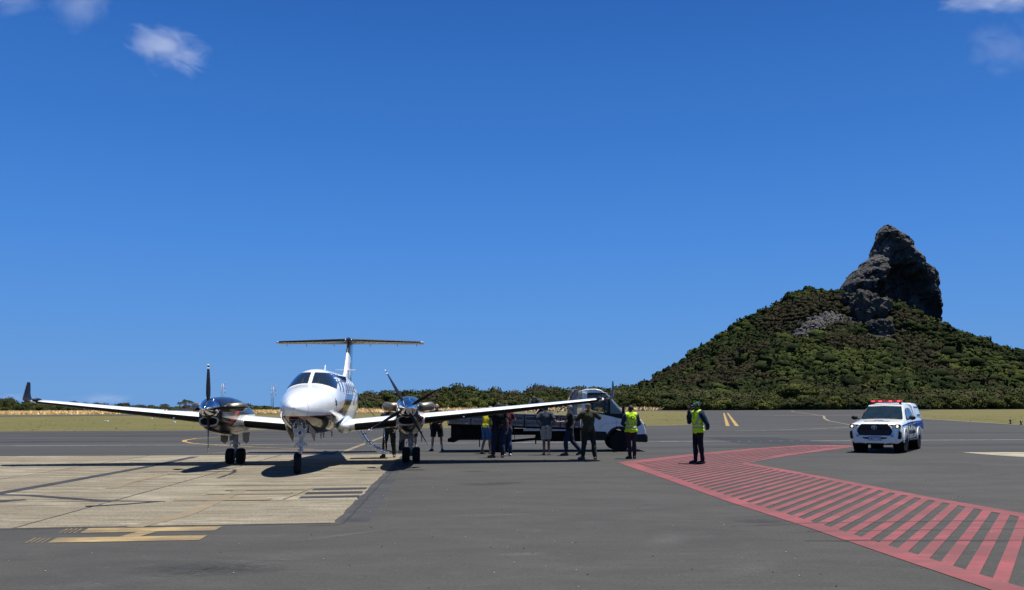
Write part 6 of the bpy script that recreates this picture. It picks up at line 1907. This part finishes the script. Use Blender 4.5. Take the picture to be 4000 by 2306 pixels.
def person(label, loc, rz, h=1.75, pose=None, skin='brown', wear=(), build=1.0, hair='black', extras=None, look_face=True, group=None, shoe='black'):
    J = {k: Vector(v) for k, v in DEF.items()}
    for k, v in (pose or {}).items(): J[k] = Vector(v)
    root = empty('person', loc, rz, label, 'person', group)
    root.scale = (h / 1.75,) * 3
    b_ = build
    segs = []    # (name, a, b, ra, rb)
    def S(n, a, b, ra, rb): segs.append((n, Vector(a), Vector(b), ra, rb))
    mb = MB()
    def chain(n, pts, rs, flat=None):
        for i in range(len(pts) - 1):
            a, b = Vector(pts[i]), Vector(pts[i + 1]); ra, rb = rs[i], rs[i + 1]
            S(n, a, b, ra, rb)
            L = (b - a).length; k = max(2, int(L / (min(ra, rb) * .45)))
            for j in range(k + 1):
                t = j / k; r = ra + (rb - ra) * t
                mb.ball(a + (b - a) * t, (r, r, r) if not flat else (r * flat[0], r * flat[1], r * flat[2]), 0, 2)
    P, C, N, H = J['pelvis'], J['chest'], J['neck'], J['head']
    up = (C - P).normalized(); side = (J['shoR'] - J['shoL']).normalized(); fwd = up.cross(side).normalized() * -1
    fwd = side.cross(up).normalized() * -1
    if fwd.y * 1 < 0 and not pose: fwd = -fwd
    M3 = Matrix((side, up.cross(side).normalized(), up)).transposed()
    # torso: stacked ellipsoids in the torso frame
    def tb(c, rx, ry, rz_): mb.ball(c, (rx * b_, ry * b_, rz_), 0, 2, M3)
    tb(P + Vector((0, 0, -.03)), .160, .118, .13); 
    for t, rx, ry in ((.15, .153, .112), (.35, .146, .105), (.6, .152, .110), (.85, .163, .116), (1.0, .168, .118)):
        tb(P + (C - P) * t, rx, ry, .10)
    top = (J['shoL'] + J['shoR']) / 2
    for t, rx, ry in ((.3, .168, .115), (.6, .165, .105), (.85, .150, .088)):
        tb(C + (top - C) * t, rx, ry, .085)
    S('torso', P - up * .04, P + (C - P) * .5, .15, .15); S('torso', P + (C - P) * .5, C, .15, .15); S('torso', C, top, .15, .13); S('torso', J['shoL'] * .75 + top * .25, J['shoR'] * .75 + top * .25, .075, .075)
    chain('torsoS', [J['shoL'], top + Vector((0, 0, .02)), J['shoR']], [.062 * b_, .07 * b_, .062 * b_])
    chain('neck', [top + Vector((0, 0, .01)), N, H - (H - N) * .45], [.068, .056, .054])
    # head: skull, jaw, nose, ears, brow
    fd = J['face'].normalized(); hs = Vector((0, 0, 1)).cross(fd).normalized() * -1; hu = hs.cross(fd).normalized()
    if hu.z < 0: hu = -hu
    MH = Matrix((hs, fd, hu)).transposed()
    def hp(x, y, z): return H + MH @ Vector((x, y, z))
    mb.ball(hp(0, -.012, .030), (.076, .094, .092), 0, 3, MH); mb.ball(hp(0, .022, -.030), (.060, .066, .072), 0, 2, MH); mb.ball(hp(0, .048, -.072), (.036, .034, .030), 0, 2, MH)
    mb.ball(hp(0, .096, -.012), (.013, .020, .018), 0, 2, MH); mb.ball(hp(0, .086, .008), (.010, .016, .026), 0, 2, MH); mb.ball(hp(0, .076, .026), (.052, .014, .012), 0, 2, MH)
    for s_ in (-1, 1): mb.ball(hp(s_ * .078, -.012, -.004), (.010, .020, .032), 0, 2, MH)
    S('head', hp(0, -.01, .03), hp(0, .03, -.05), .09, .06)
    for s_ in 'LR':
        sg = -1 if s_ == 'L' else 1
        chain('thigh' + s_, [J['hip' + s_], J['kne' + s_]], [.088 * b_, .056])
        chain('calf' + s_, [J['kne' + s_], J['kne' + s_] * .68 + J['ank' + s_] * .32 + Vector((0, -.012, 0)), J['ank' + s_]], [.053, .055, .036])
        a, t = J['ank' + s_], J['toe' + s_]
        heel = a + (a - t).normalized() * .05; heel.z = t.z + (a.z - t.z) * .25
        chain('foot' + s_, [heel, (a + t) / 2 * .6 + a * .4 - Vector((0, 0, .02)), t], [.034, .040, .028])
        chain('uarm' + s_, [J['sho' + s_], J['elb' + s_]], [.056 * b_, .040])
        chain('farm' + s_, [J['elb' + s_], J['elb' + s_] * .7 + J['wri' + s_] * .3, J['wri' + s_]], [.038, .040, .026])
        # palm
        w, hn = J['wri' + s_], J['han' + s_]
        d = (hn - w).normalized()
        chain('hand' + s_, [w, w + d * .075], [.026, .030])
    tmp = mb.build('tmp_body', skin_mat(skin), None, fix=False)
    rm = tmp.modifiers.new('r', 'REMESH'); rm.mode = 'VOXEL'; rm.voxel_size = .0165
    sm = tmp.modifiers.new('s', 'SMOOTH'); sm.factor = .5; sm.iterations = 3
    dg = bpy.context.evaluated_depsgraph_get()
    me = bpy.data.meshes.new_from_object(tmp.evaluated_get(dg))
    bpy.data.objects.remove(tmp)
    n = len(me.vertices); co = np.empty(n * 3, np.float32); me.vertices.foreach_get('co', co); co = co.reshape(-1, 3)
    no = np.empty(n * 3, np.float32); me.vertices.foreach_get('normal', no); no = no.reshape(-1, 3)
    faces = [tuple(p.vertices) for p in me.polygons]
    # nearest bone per vertex
    best = np.full(n, 1e9); lab = np.zeros(n, int); tt = np.zeros(n)
    for k, (nm, a, b, ra, rb) in enumerate(segs):
        a_, b__ = np.array(a), np.array(b); ab = b__ - a_; L2 = float(ab @ ab) + 1e-9
        t = np.clip(((co - a_) @ ab) / L2, 0, 1)
        dd = np.linalg.norm(co - (a_ + t[:, None] * ab), axis=1) - (ra + (rb - ra) * t)
        m_ = dd < best
        best[m_] = dd[m_]; lab[m_] = k; tt[m_] = t[m_]
    names = [s[0] for s in segs]
    # body mesh with fingers appended
    B = MB(); B.v = [tuple(map(float, c)) for c in co]; B.f = list(faces); B.m = [0] * len(faces); B.sm = [True] * len(faces)
    for s_ in 'LR':
        sg = -1 if s_ == 'L' else 1
        w, hn = J['wri' + s_], J['han' + s_]
        d = (hn - w).normalized()
        # palm frame: thumb side points forward/up
        ref = Vector((-sg * .3, 1, .2)); sd_ = (ref - d * ref.dot(d)).normalized(); pn = d.cross(sd_).normalized()
        if pn.dot(Vector((-sg, 0, 0))) < 0: pn = -pn
        base = w + d * .085
        for fi, (o_, L_) in enumerate(((.026, .070), (.009, .078), (-.009, .072), (-.026, .058))):
            p0 = base + sd_ * o_ - d * .012; p1 = p0 + d * L_ * .5 + pn * .008; p2 = p1 + d * L_ * .3 + pn * .018; p3 = p2 + d * L_ * .12 + pn * .020
            B.tube([p0, p1, p2, p3], [.0095, .0088, .0078, .0055], 7, caps=True)
        q0 = w + d * .035 + sd_ * .020
        B.tube([q0, q0 + sd_ * .028 + d * .022, q0 + sd_ * .036 + d * .050 + pn * .010], [.012, .0105, .0075], 7)
    body = B.build('body', skin_mat(skin), root, fix=False)
    def shell(name, sel, off, mat, fold=.0, seed=0, flare=None):
        vm = np.zeros(n, bool)
        for k, nm in enumerate(names):
            f = sel(nm)
            if f is None: continue
            lo, hi = f
            m_ = (lab == k) & (tt >= lo) & (tt <= hi)
            vm |= m_
        return shell_mask(name, vm, off, mat, fold, seed, flare)
    def shell_mask(name, vm, off, mat, fold=.0, seed=0, flare=None):
        fs = [f for f in faces if all(vm[i] for i in f)]
        if not fs: return None
        used = sorted({i for f in fs for i in f}); ix = {v: i for i, v in enumerate(used)}
        vs = []
        for i in used:
            p = Vector(co[i]); q = Vector(no[i])
            o_ = off + (fold * mnoise.noise(Vector((p.x * 9, p.y * 9, p.z * 5 + seed))) if fold else 0)
            if flare: o_ += flare(p)
            vs.append(p + q * o_)
        sb = MB(); sb.add(vs, [tuple(ix[i] for i in f) for f in fs], 0, True)
        # closing rim back to the skin along open edges
        ec = {}
        for f in fs:
            for a, b in zip(f, f[1:] + f[:1]):
                k = (min(a, b), max(a, b)); ec[k] = None if k in ec else (a, b)
        o0 = len(sb.v); rim = {}
        for e in ec.values():
            if not e: continue
            for i in e:
                if i not in rim: rim[i] = len(sb.v); sb.v.append(tuple(co[i] - no[i] * .004))
            sb.f.append((ix[e[1]], ix[e[0]], rim[e[0]], rim[e[1]])); sb.m.append(0); sb.sm.append(False)
        return sb.build(name, mat, root, fix=False)
    ctx = dict(J=J, root=root, co=co, no=no, lab=lab, tt=tt, names=names, shell=shell, shell_mask=shell_mask, hp=hp, MH=MH, H=H, faces=faces)
    # garments
    for wr in wear:
        kind, mat = wr[0], wr[1]; opt = wr[2] if len(wr) > 2 else {}
        if kind == 'trousers':
            vm = np.zeros(n, bool)
            for k, nm in enumerate(names):
                if nm.startswith('thigh') or (nm.startswith('calf') and opt.get('len', 1) > .5): vm |= (lab == k)
                if nm.startswith('thigh') and opt.get('len', 1) <= .5: vm &= ~((lab == k) & (tt > opt.get('cut', .92)))
                if nm == 'torso': vm |= (lab == k) & (co[:, 2] < P.z + opt.get('waist', .06)) & (np.abs((co - np.array(P)) @ np.array(up)) < .2)
                if nm.startswith('foot') and opt.get('len', 1) > .5: vm |= (lab == k) & (co[:, 2] > .085 * 1 + 0) & (co[:, 2] < .16)
            shell_mask('trousers' if opt.get('len', 1) > .5 else 'shorts', vm, opt.get('off', .022), mat, .022, 3)
        elif kind == 'shirt':
            vm = np.zeros(n, bool)
            for k, nm in enumerate(names):
                if nm in ('torso', 'torsoS'): vm |= (lab == k)
                if nm.startswith('uarm'): vm |= (lab == k) & (tt <= opt.get('sleeve', .62))
                if nm.startswith('farm') and opt.get('sleeve', .62) > 1: vm |= (lab == k) & (tt <= .95)
                if nm == 'neck': vm |= (lab == k) & (tt < .35) & (((co - np.array(N)) @ np.array((N - top).normalized())) < -.005)
            dn = (co - np.array(P)) @ np.array(up)
            vm &= ~((dn < opt.get('hem', -.04)) & np.isin(lab, [i for i, q in enumerate(names) if q == 'torso']))
            for k, nm in enumerate(names):
                if nm.startswith('thigh'): vm |= (lab == k) & (dn > opt.get('hem', -.04)) & (dn < .12)
            shell_mask('shirt', vm, opt.get('off', .030), mat, .020, 8)
        elif kind == 'vest':
            dn = (co - np.array(P)) @ np.array(up)
            vm = np.isin(lab, [i for i, q in enumerate(names) if q in ('torso', 'torsoS') or q.startswith('thigh') or q.startswith('uarm')])
            vm &= (dn > -.10)
            vm &= ~(np.isin(lab, [i for i, q in enumerate(names) if q.startswith('uarm')]) & (tt > .10))
            sx = np.abs((co - np.array(top)) @ np.array(side))
            vm &= (sx < .205)
            v_ = shell_mask('safety_vest', vm, .046, mat, .014, 5)
            # reflective bands and braces
            for (z0, z1) in opt.get('bands', ((.02, .07), (.13, .18))):
                o = shell_mask('reflective_band', vm & (dn > z0) & (dn < z1), .052, M_REFL, .014, 5)
            for sx_ in (-1, 1):
                xx = (co - np.array(top)) @ np.array(side) * sx_
                lo_ = .055 + .11 * np.clip((dn - .18) / .25, 0, 1)
                o = shell_mask('reflective_band', vm & (dn >= .165) & (xx > lo_ - .0) & (xx < lo_ + .05), .052, M_REFL, .014, 5)
        elif kind == 'shoes':
            for s_ in 'LR':
                vm2 = np.isin(lab, [i for i, q in enumerate(names) if q == 'foot' + s_])
                shell_mask('shoe', vm2, opt.get('off', .014), mat)
        elif kind == 'socks':
            for s_ in 'LR':
                vm = np.isin(lab, [i for i, q in enumerate(names) if q == 'calf' + s_]) & (co[:, 2] < .21)
                shell_mask('sock', vm, .008, mat)
        elif kind == 'sandals':
            for s_ in 'LR':
                a, t = J['ank' + s_], J['toe' + s_]
                c = (a * .42 + t * .58); d = (t - a); ang = math.atan2(d.y, d.x)
                MB().box((c.x, c.y, .010), (.27, .10, .02), rot=(0, 0, ang)).build('sandal', mat, root, bevel=.008)
    # hair / cap
    if hair in ('black', 'grey'):
        hc = (co - np.array(H)) @ np.array(MH)
        vm = np.isin(lab, [i for i, q in enumerate(names) if q == 'head']) & ((hc[:, 2] > .045) | ((hc[:, 1] < -.005) & (hc[:, 2] > -.045))) & ~((hc[:, 1] > .055) & (hc[:, 2] < .075))
        shell_mask('hair', vm, .012, M_HAIR if hair == 'black' else M_HAIRG, .006, 2)
    elif hair and hair[0] == 'cap':
        hc = (co - np.array(H)) @ np.array(MH)
        vm = np.isin(lab, [i for i, q in enumerate(names) if q == 'head']) & (hc[:, 2] > .038)
        shell_mask('cap', vm, .016, hair[1])
        br = MB(); M_ = MH
        pts = [(x, .078 + .085 * math.cos(x / .085 * 1.35), .042 - abs(x) * .12) for x in np.linspace(-.078, .078, 9)]
        inn = [(x, .055 - abs(x) * .3, .052) for x in np.linspace(-.078, .078, 9)]
        rgs = [[hp(*p_) for p_ in inn], [hp(*p_) for p_ in pts], [hp(p_[0], p_[1], p_[2] - .008) for p_ in pts], [hp(p_[0], p_[1], p_[2] - .008) for p_ in inn]]
        br.loft(rgs, 0, True, False, closed=False).build('cap_peak', hair[1], root)
    # face details
    for s_ in (-1, 1):
        MB().ball(hp(s_ * .030, .078, .004), (.013, .008, .007), 0, 2, MH).build('eye', M_EYEW, root)
        MB().ball(hp(s_ * .030, .0845, .004), (.0055, .004, .0055), 0, 1, MH).build('pupil', M_EYE, root)
    MB().ball(hp(0, .082, -.046), (.024, .008, .006), 0, 2, MH).build('mouth', M_LIP, root)
    return ctx

C_BLACKT = cloth('black_cotton', (.010, .010, .011))
C_NAVY = cloth('navy_trousers', (.012, .013, .018))
C_OLIVE = cloth('olive_drill', (.040, .046, .028))
C_OLIVED = cloth('dark_olive_drill', (.022, .026, .018))
C_JEANS = cloth('blue_denim', (.022, .040, .085))
C_JEANSD = cloth('dark_denim', (.014, .022, .045))
C_GREYT = cloth('grey_blue_cotton', (.050, .056, .068))
C_KHAKI = cloth('beige_shorts_cloth', (.33, .31, .27))
C_BLUESH = cloth('blue_shorts_cloth', (.035, .10, .25))
C_YELLOW = cloth('yellow_cotton', (.62, .55, .015))
C_TEAL = cloth('teal_sleeve', (.006, .038, .042))
C_BLUESL = cloth('blue_sleeve', (.004, .020, .042))
C_RED = cloth('red_shirt', (.075, .018, .018))
C_PURPLE = cloth('plum_trousers', (.030, .018, .026))
C_CAMO = cloth('camouflage_cap', (.06, .06, .04))
C_GREENCAP = cloth('green_cap_cloth', (.012, .085, .050))
M_SOCKW = cloth('white_socks', (.55, .55, .53))
M_BROWNB = plain('brown_boot', (.10, .065, .04), .6, var=.3)
M_DARKP_ = plain('device_black', (.012, .012, .013), .35)

# 1 man with binoculars on the red hatch
c_ = person('man in yellow safety vest and green cap holding binoculars, standing on the red hatch', (5.42, 26.25, .006), R(112), 1.78,
    dict(elbR=(.27, .12, 1.17), wriR=(.115, .22, 1.50), hanR=(.07, .20, 1.58), elbL=(-.30, -.10, 1.13), wriL=(-.17, -.20, .98), hanL=(-.08, -.22, .96),
         ankL=(-.10, -.05, .085), ankR=(.10, .05, .085), toeL=(-.11, .12, .03), toeR=(.13, .22, .03), kneL=(-.105, .0, .50), kneR=(.10, .06, .50), face=(.05, 1, .0)),
    'dark', (('trousers', C_NAVY, dict(waist=.08)), ('shirt', C_BLUESL, dict(sleeve=1.2, hem=-.09)), ('vest', HI_VIS), ('shoes', M_SHOE)), hair=('cap', C_GREENCAP))
hp = c_['hp']
MB().tube([hp(.03, .13, .005), hp(.03, .22, .01)], [.022, .030], 10).tube([hp(-.03, .13, .005), hp(-.03, .22, .01)], [.022, .030], 10).box(hp(0, .17, .01), (.05, .04, .03)).build('binoculars', M_DARKP_, c_['root'])
o = c_['root'].children[-1]
for s_ in (-1, 1): MB().ball(hp(s_ * .092, -.01, .0), (.026, .042, .050), 0, 2, c_['MH']).build('ear_defender', M_DARKP_, c_['root'])
MB().tube([hp(.095, -.02, .03), hp(.08, -.04, .10), hp(0, -.045, .135), hp(-.08, -.04, .10), hp(-.095, -.02, .03)], .010, 6).build('ear_defender_band', M_DARKP_, c_['root'])
MB().tube([hp(0, -.02, -.10), hp(0, -.01, -.12)], [.075, .085], 14).build('neck_flap', C_GREENCAP, c_['root'])
MB().ball(hp(0, .095, .075), (.020, .006, .018), 0, 1, c_['MH']).build('cap_badge', M_EYEW, c_['root'])

# 2 back view vest man
c_ = person('man in yellow vest with green D logo, back turned, beside the lorry front', (3.81, 28.85, 0), R(4), 1.70,
    dict(elbR=(.275, .02, 1.15), wriR=(.16, .20, 1.08), hanR=(.09, .24, 1.06), elbL=(-.275, .02, 1.15), wriL=(-.16, .20, 1.08), hanL=(-.09, .24, 1.06), face=(-.45, 1, -.2),
         ankL=(-.06, .02, .085), toeL=(-.15, .14, .03), ankR=(.08, -.02, .085), toeR=(.14, .14, .03), kneL=(-.08, .02, .5), kneR=(.09, .02, .5)),
    'dark', (('trousers', C_PURPLE), ('shirt', C_TEAL, dict(sleeve=1.2)), ('vest', HI_VIS), ('shoes', M_SHOE)))
LM = Matrix.Translation((.02, -.198, 1.335)) @ Matrix.Rotation(R(90), 4, 'X')
text_mesh('D', .17, plain('green_print', (.0, .13, .07), .6), 'vest_logo', c_['root'], LM, .012, bold=.003)
MB().prism([(-.055, -.05), (-.035, -.05), (-.035, .05), (-.055, .02)], -.008, .008, 'Z').prism([(-.055, -.008), (-.085, .0), (-.055, .018)], -.008, .008, 'Z').build('vest_logo', plain('green_print', (.0, .13, .07), .6), c_['root']).data.transform(LM)

# 3 olive flight suit, photographing
person('man in olive flight suit seen from behind, legs apart, hands raised to his face', (2.42, 28.6, 0), R(2), 1.76,
    dict(elbR=(.35, .04, 1.30), wriR=(.13, .22, 1.50), hanR=(.07, .22, 1.57), elbL=(-.35, .04, 1.26), wriL=(-.14, .22, 1.48), hanL=(-.08, .22, 1.56), shoL=(-.195, 0, 1.42), shoR=(.195, 0, 1.42),
         kneL=(-.15, .02, .5), kneR=(.15, .02, .5), ankL=(-.20, -.02, .085), ankR=(.19, -.02, .085), toeL=(-.32, .08, .03), toeR=(.24, .14, .03)),
    'tan', (('trousers', C_OLIVED, dict(off=.03)), ('shirt', C_OLIVE, dict(sleeve=1.2, off=.038, hem=-.10)), ('shoes', M_BROWNB)), 1.06, hair=('cap', C_CAMO))

# 4 black T shirt, walking towards the lorry
person('grey haired man in black T-shirt and jeans striding left, hand on the drop side', (1.98, 30.95, 0), R(83), 1.74,
    dict(pelvis=(0, .02, .96), kneL=(-.09, .16, .50), ankL=(-.09, .14, .085), toeL=(-.10, .31, .03), kneR=(.09, -.06, .50), ankR=(.09, -.36, .13), toeR=(.10, -.22, .035),
         elbL=(-.25, .12, 1.16), wriL=(-.18, .36, 1.15), hanL=(-.16, .44, 1.15), elbR=(.24, -.12, 1.13), wriR=(.25, -.04, .90), hanR=(.24, .0, .83), face=(.25, 1, -.1)),
    'light', (('trousers', C_JEANSD, dict(off=.026)), ('shirt', C_BLACKT, dict(sleeve=.75, hem=-.08, off=.036)), ('shoes', M_SHOE)), hair='grey')

# 5 grey shirt hands on hips
person('man in grey shirt and beige shorts seen from behind, hands on his hips, bare calves', (1.16, 31.3, 0), R(-3), 1.73,
    dict(elbL=(-.34, -.08, 1.17), wriL=(-.20, .02, 1.02), hanL=(-.14, .05, .98), elbR=(.34, -.08, 1.17), wriR=(.20, .02, 1.02), hanR=(.14, .05, .98), ankL=(-.07, .0, .085), ankR=(.10, .0, .085),
         toeL=(-.12, .14, .03), toeR=(.16, .13, .03), kneL=(-.07, .03, .5), kneR=(.095, .0, .5), head=(.0, .08, 1.60), face=(0, 1, -.5)),
    'brown', (('trousers', C_KHAKI, dict(len=.4, cut=.90, off=.04)), ('shirt', C_GREYT, dict(sleeve=.70, hem=-.09, off=.036)), ('sandals', plain('sandal_brown', (.10, .05, .03), .7))), 1.04)

# 6 bending over the load bed
person('dark haired man in grey shirt kneeling in the lorry bed, bending over its near side', (.98, 34.15, .955), R(150), 1.72,
    dict(pelvis=(0, -.18, .50), hipL=(-.09, -.18, .46), hipR=(.09, -.18, .46), kneL=(-.10, .12, .06), kneR=(.10, .12, .06), ankL=(-.10, -.30, .05), ankR=(.10, -.30, .05), toeL=(-.10, -.44, .03), toeR=(.10, -.44, .03),
         chest=(0, .04, .80), neck=(0, .22, .97), head=(0, .33, 1.00), shoL=(-.185, .15, .93), shoR=(.185, .15, .93), elbL=(-.25, .33, .68), wriL=(-.22, .56, .50), hanL=(-.21, .62, .46),
         elbR=(.26, .32, .68), wriR=(.24, .56, .50), hanR=(.22, .62, .46), face=(0, .75, -.7)),
    'tan', (('trousers', C_NAVY), ('shirt', C_GREYT, dict(sleeve=.65, off=.035)), ('shoes', M_SHOE)))

# 7 broad man in black T shirt
person('broad man in black T-shirt and jeans, back turned, under the right wing', (-.47, 29.8, 0), R(8), 1.80,
    dict(kneL=(-.15, .02, .5), ankL=(-.18, -.02, .085), toeL=(-.32, .06, .03), ankR=(.13, -.02, .085), toeR=(.17, .14, .03), shoL=(-.205, 0, 1.41), shoR=(.205, 0, 1.41),
         elbL=(-.29, -.04, 1.14), wriL=(-.27, .04, .90), hanL=(-.25, .06, .82), elbR=(.29, -.04, 1.14), wriR=(.31, .03, .88), hanR=(.30, .05, .80)),
    'tan', (('trousers', C_JEANSD, dict(off=.03)), ('shirt', C_BLACKT, dict(sleeve=.55, hem=-.10, off=.04)), ('shoes', M_BROWNB)), 1.16)

# 8 red shirt beside him
person('man in red shirt and blue jeans half hidden behind the broad man, hand on neck', (-.20, 30.75, 0), R(20), 1.74,
    dict(elbR=(.33, .06, 1.22), wriR=(.20, .02, 1.42), hanR=(.12, -.02, 1.47), toeL=(-.12, .16, .03)),
    'tan', (('trousers', C_JEANS, dict(off=.028)), ('shirt', C_RED, dict(sleeve=.6, hem=-.08)), ('shoes', plain('white_trainer', (.5, .5, .5), .6))))

# 9 yellow shirt, blue shorts
c_ = person('man in yellow T-shirt and blue shorts leaning towards the lorry bed', (-.93, 32.3, 0), R(-40), 1.72,
    dict(chest=(.02, .08, 1.25), neck=(.02, .14, 1.44), head=(.02, .20, 1.59), shoL=(-.17, .12, 1.38), shoR=(.20, .12, 1.38), elbL=(-.24, .22, 1.16), wriL=(-.15, .40, 1.10), hanL=(-.13, .47, 1.10),
         elbR=(.26, .20, 1.14), wriR=(.22, .38, 1.08), hanR=(.20, .45, 1.07), kneL=(-.13, .04, .5), ankL=(-.20, -.05, .085), toeL=(-.24, .12, .03), kneR=(.12, .03, .5), ankR=(.16, .02, .085), toeR=(.20, .18, .03)),
    'brown', (('trousers', C_BLUESH, dict(len=.4, cut=.93, off=.045)), ('shirt', C_YELLOW, dict(sleeve=.75, hem=-.06, off=.05)), ('sandals', M_SHOE)), hair='grey')
MB().box((.17, .02, .93), (.07, .18, .22)).build('hip_bag', M_DARKP_, c_['root'], bevel=.02)

# 10 bald man, sunglasses, facing us
c_ = person('bald man with sunglasses in black shirt and shorts with white socks, facing the camera', (-2.89, 34.3, 0), R(183), 1.79,
    dict(kneL=(-.16, .03, .5), ankL=(-.20, .0, .085), toeL=(-.25, .14, .03), kneR=(.14, .03, .5), ankR=(.17, .0, .085), toeR=(.24, .14, .03), elbL=(-.26, -.06, 1.15), wriL=(-.16, .06, 1.02), hanL=(-.1, .10, 1.0),
         elbR=(.26, -.06, 1.14), wriR=(.24, .0, .92), hanR=(.24, .02, .84)),
    'tan', (('trousers', C_BLACKT, dict(len=.4, cut=.93, off=.045)), ('shirt', C_BLACKT, dict(sleeve=.65, hem=-.08)), ('socks', M_SOCKW), ('shoes', M_SHOE)), 1.05, hair=None)
hp = c_['hp']
for s_ in (-1, 1): MB().ball(hp(s_ * .031, .088, .006), (.027, .006, .018), 0, 2, c_['MH']).build('sunglasses', M_DARKP_, c_['root'])
MB().tube([hp(-.08, .0, .01), hp(-.06, .082, .012), hp(.06, .082, .012), hp(.08, .0, .01)], .004, 5).build('sunglasses', M_DARKP_, c_['root'])
MB().box((.21, .03, .88), (.06, .16, .24)).build('hip_bag', M_DARKP_, c_['root'], bevel=.02)

# 11 flight suit man left of the right engine
person('man in dark olive flight suit beside the open aircraft stairs, one hand at his face', (-4.12, 30.15, .006), R(176), 1.74,
    dict(elbR=(.30, .06, 1.22), wriR=(.17, .20, 1.46), hanR=(.12, .18, 1.54), elbL=(-.26, -.04, 1.15), wriL=(-.22, .08, .93), hanL=(-.20, .12, .86), kneL=(-.14, .03, .5), ankL=(-.17, .0, .085),
         toeL=(-.20, .15, .03), kneR=(.15, .02, .5), ankR=(.19, .0, .085), toeR=(.26, .13, .03), face=(.2, 1, -.05)),
    'light', (('trousers', C_OLIVED, dict(off=.032)), ('shirt', C_OLIVED, dict(sleeve=1.2, off=.034, hem=-.10)), ('shoes', M_BROWNB)), 1.04, hair='black')
# 12 legs behind him
person('man in dark trousers standing behind the flight suit man beside the right engine', (-4.10, 33.4, 0), R(-60), 1.74,
    dict(toeR=(.12, .17, .03)), 'brown', (('trousers', C_NAVY), ('shirt', C_BLACKT, dict(sleeve=1.2)), ('shoes', plain('grey_trainer', (.3, .3, .32), .6))))
# 13 legs behind the right main gear
person('man in shorts with bare calves and white socks behind the right engine wheels', (-3.90, 35.0, 0), R(178), 1.75,
    dict(ankL=(-.14, 0, .085), toeL=(-.18, .15, .03), kneL=(-.13, .02, .5)), 'tan', (('trousers', C_OLIVED, dict(len=.4, cut=.93, off=.04)), ('shirt', C_GREYT, {}), ('socks', M_SOCKW), ('shoes', M_SHOE)))
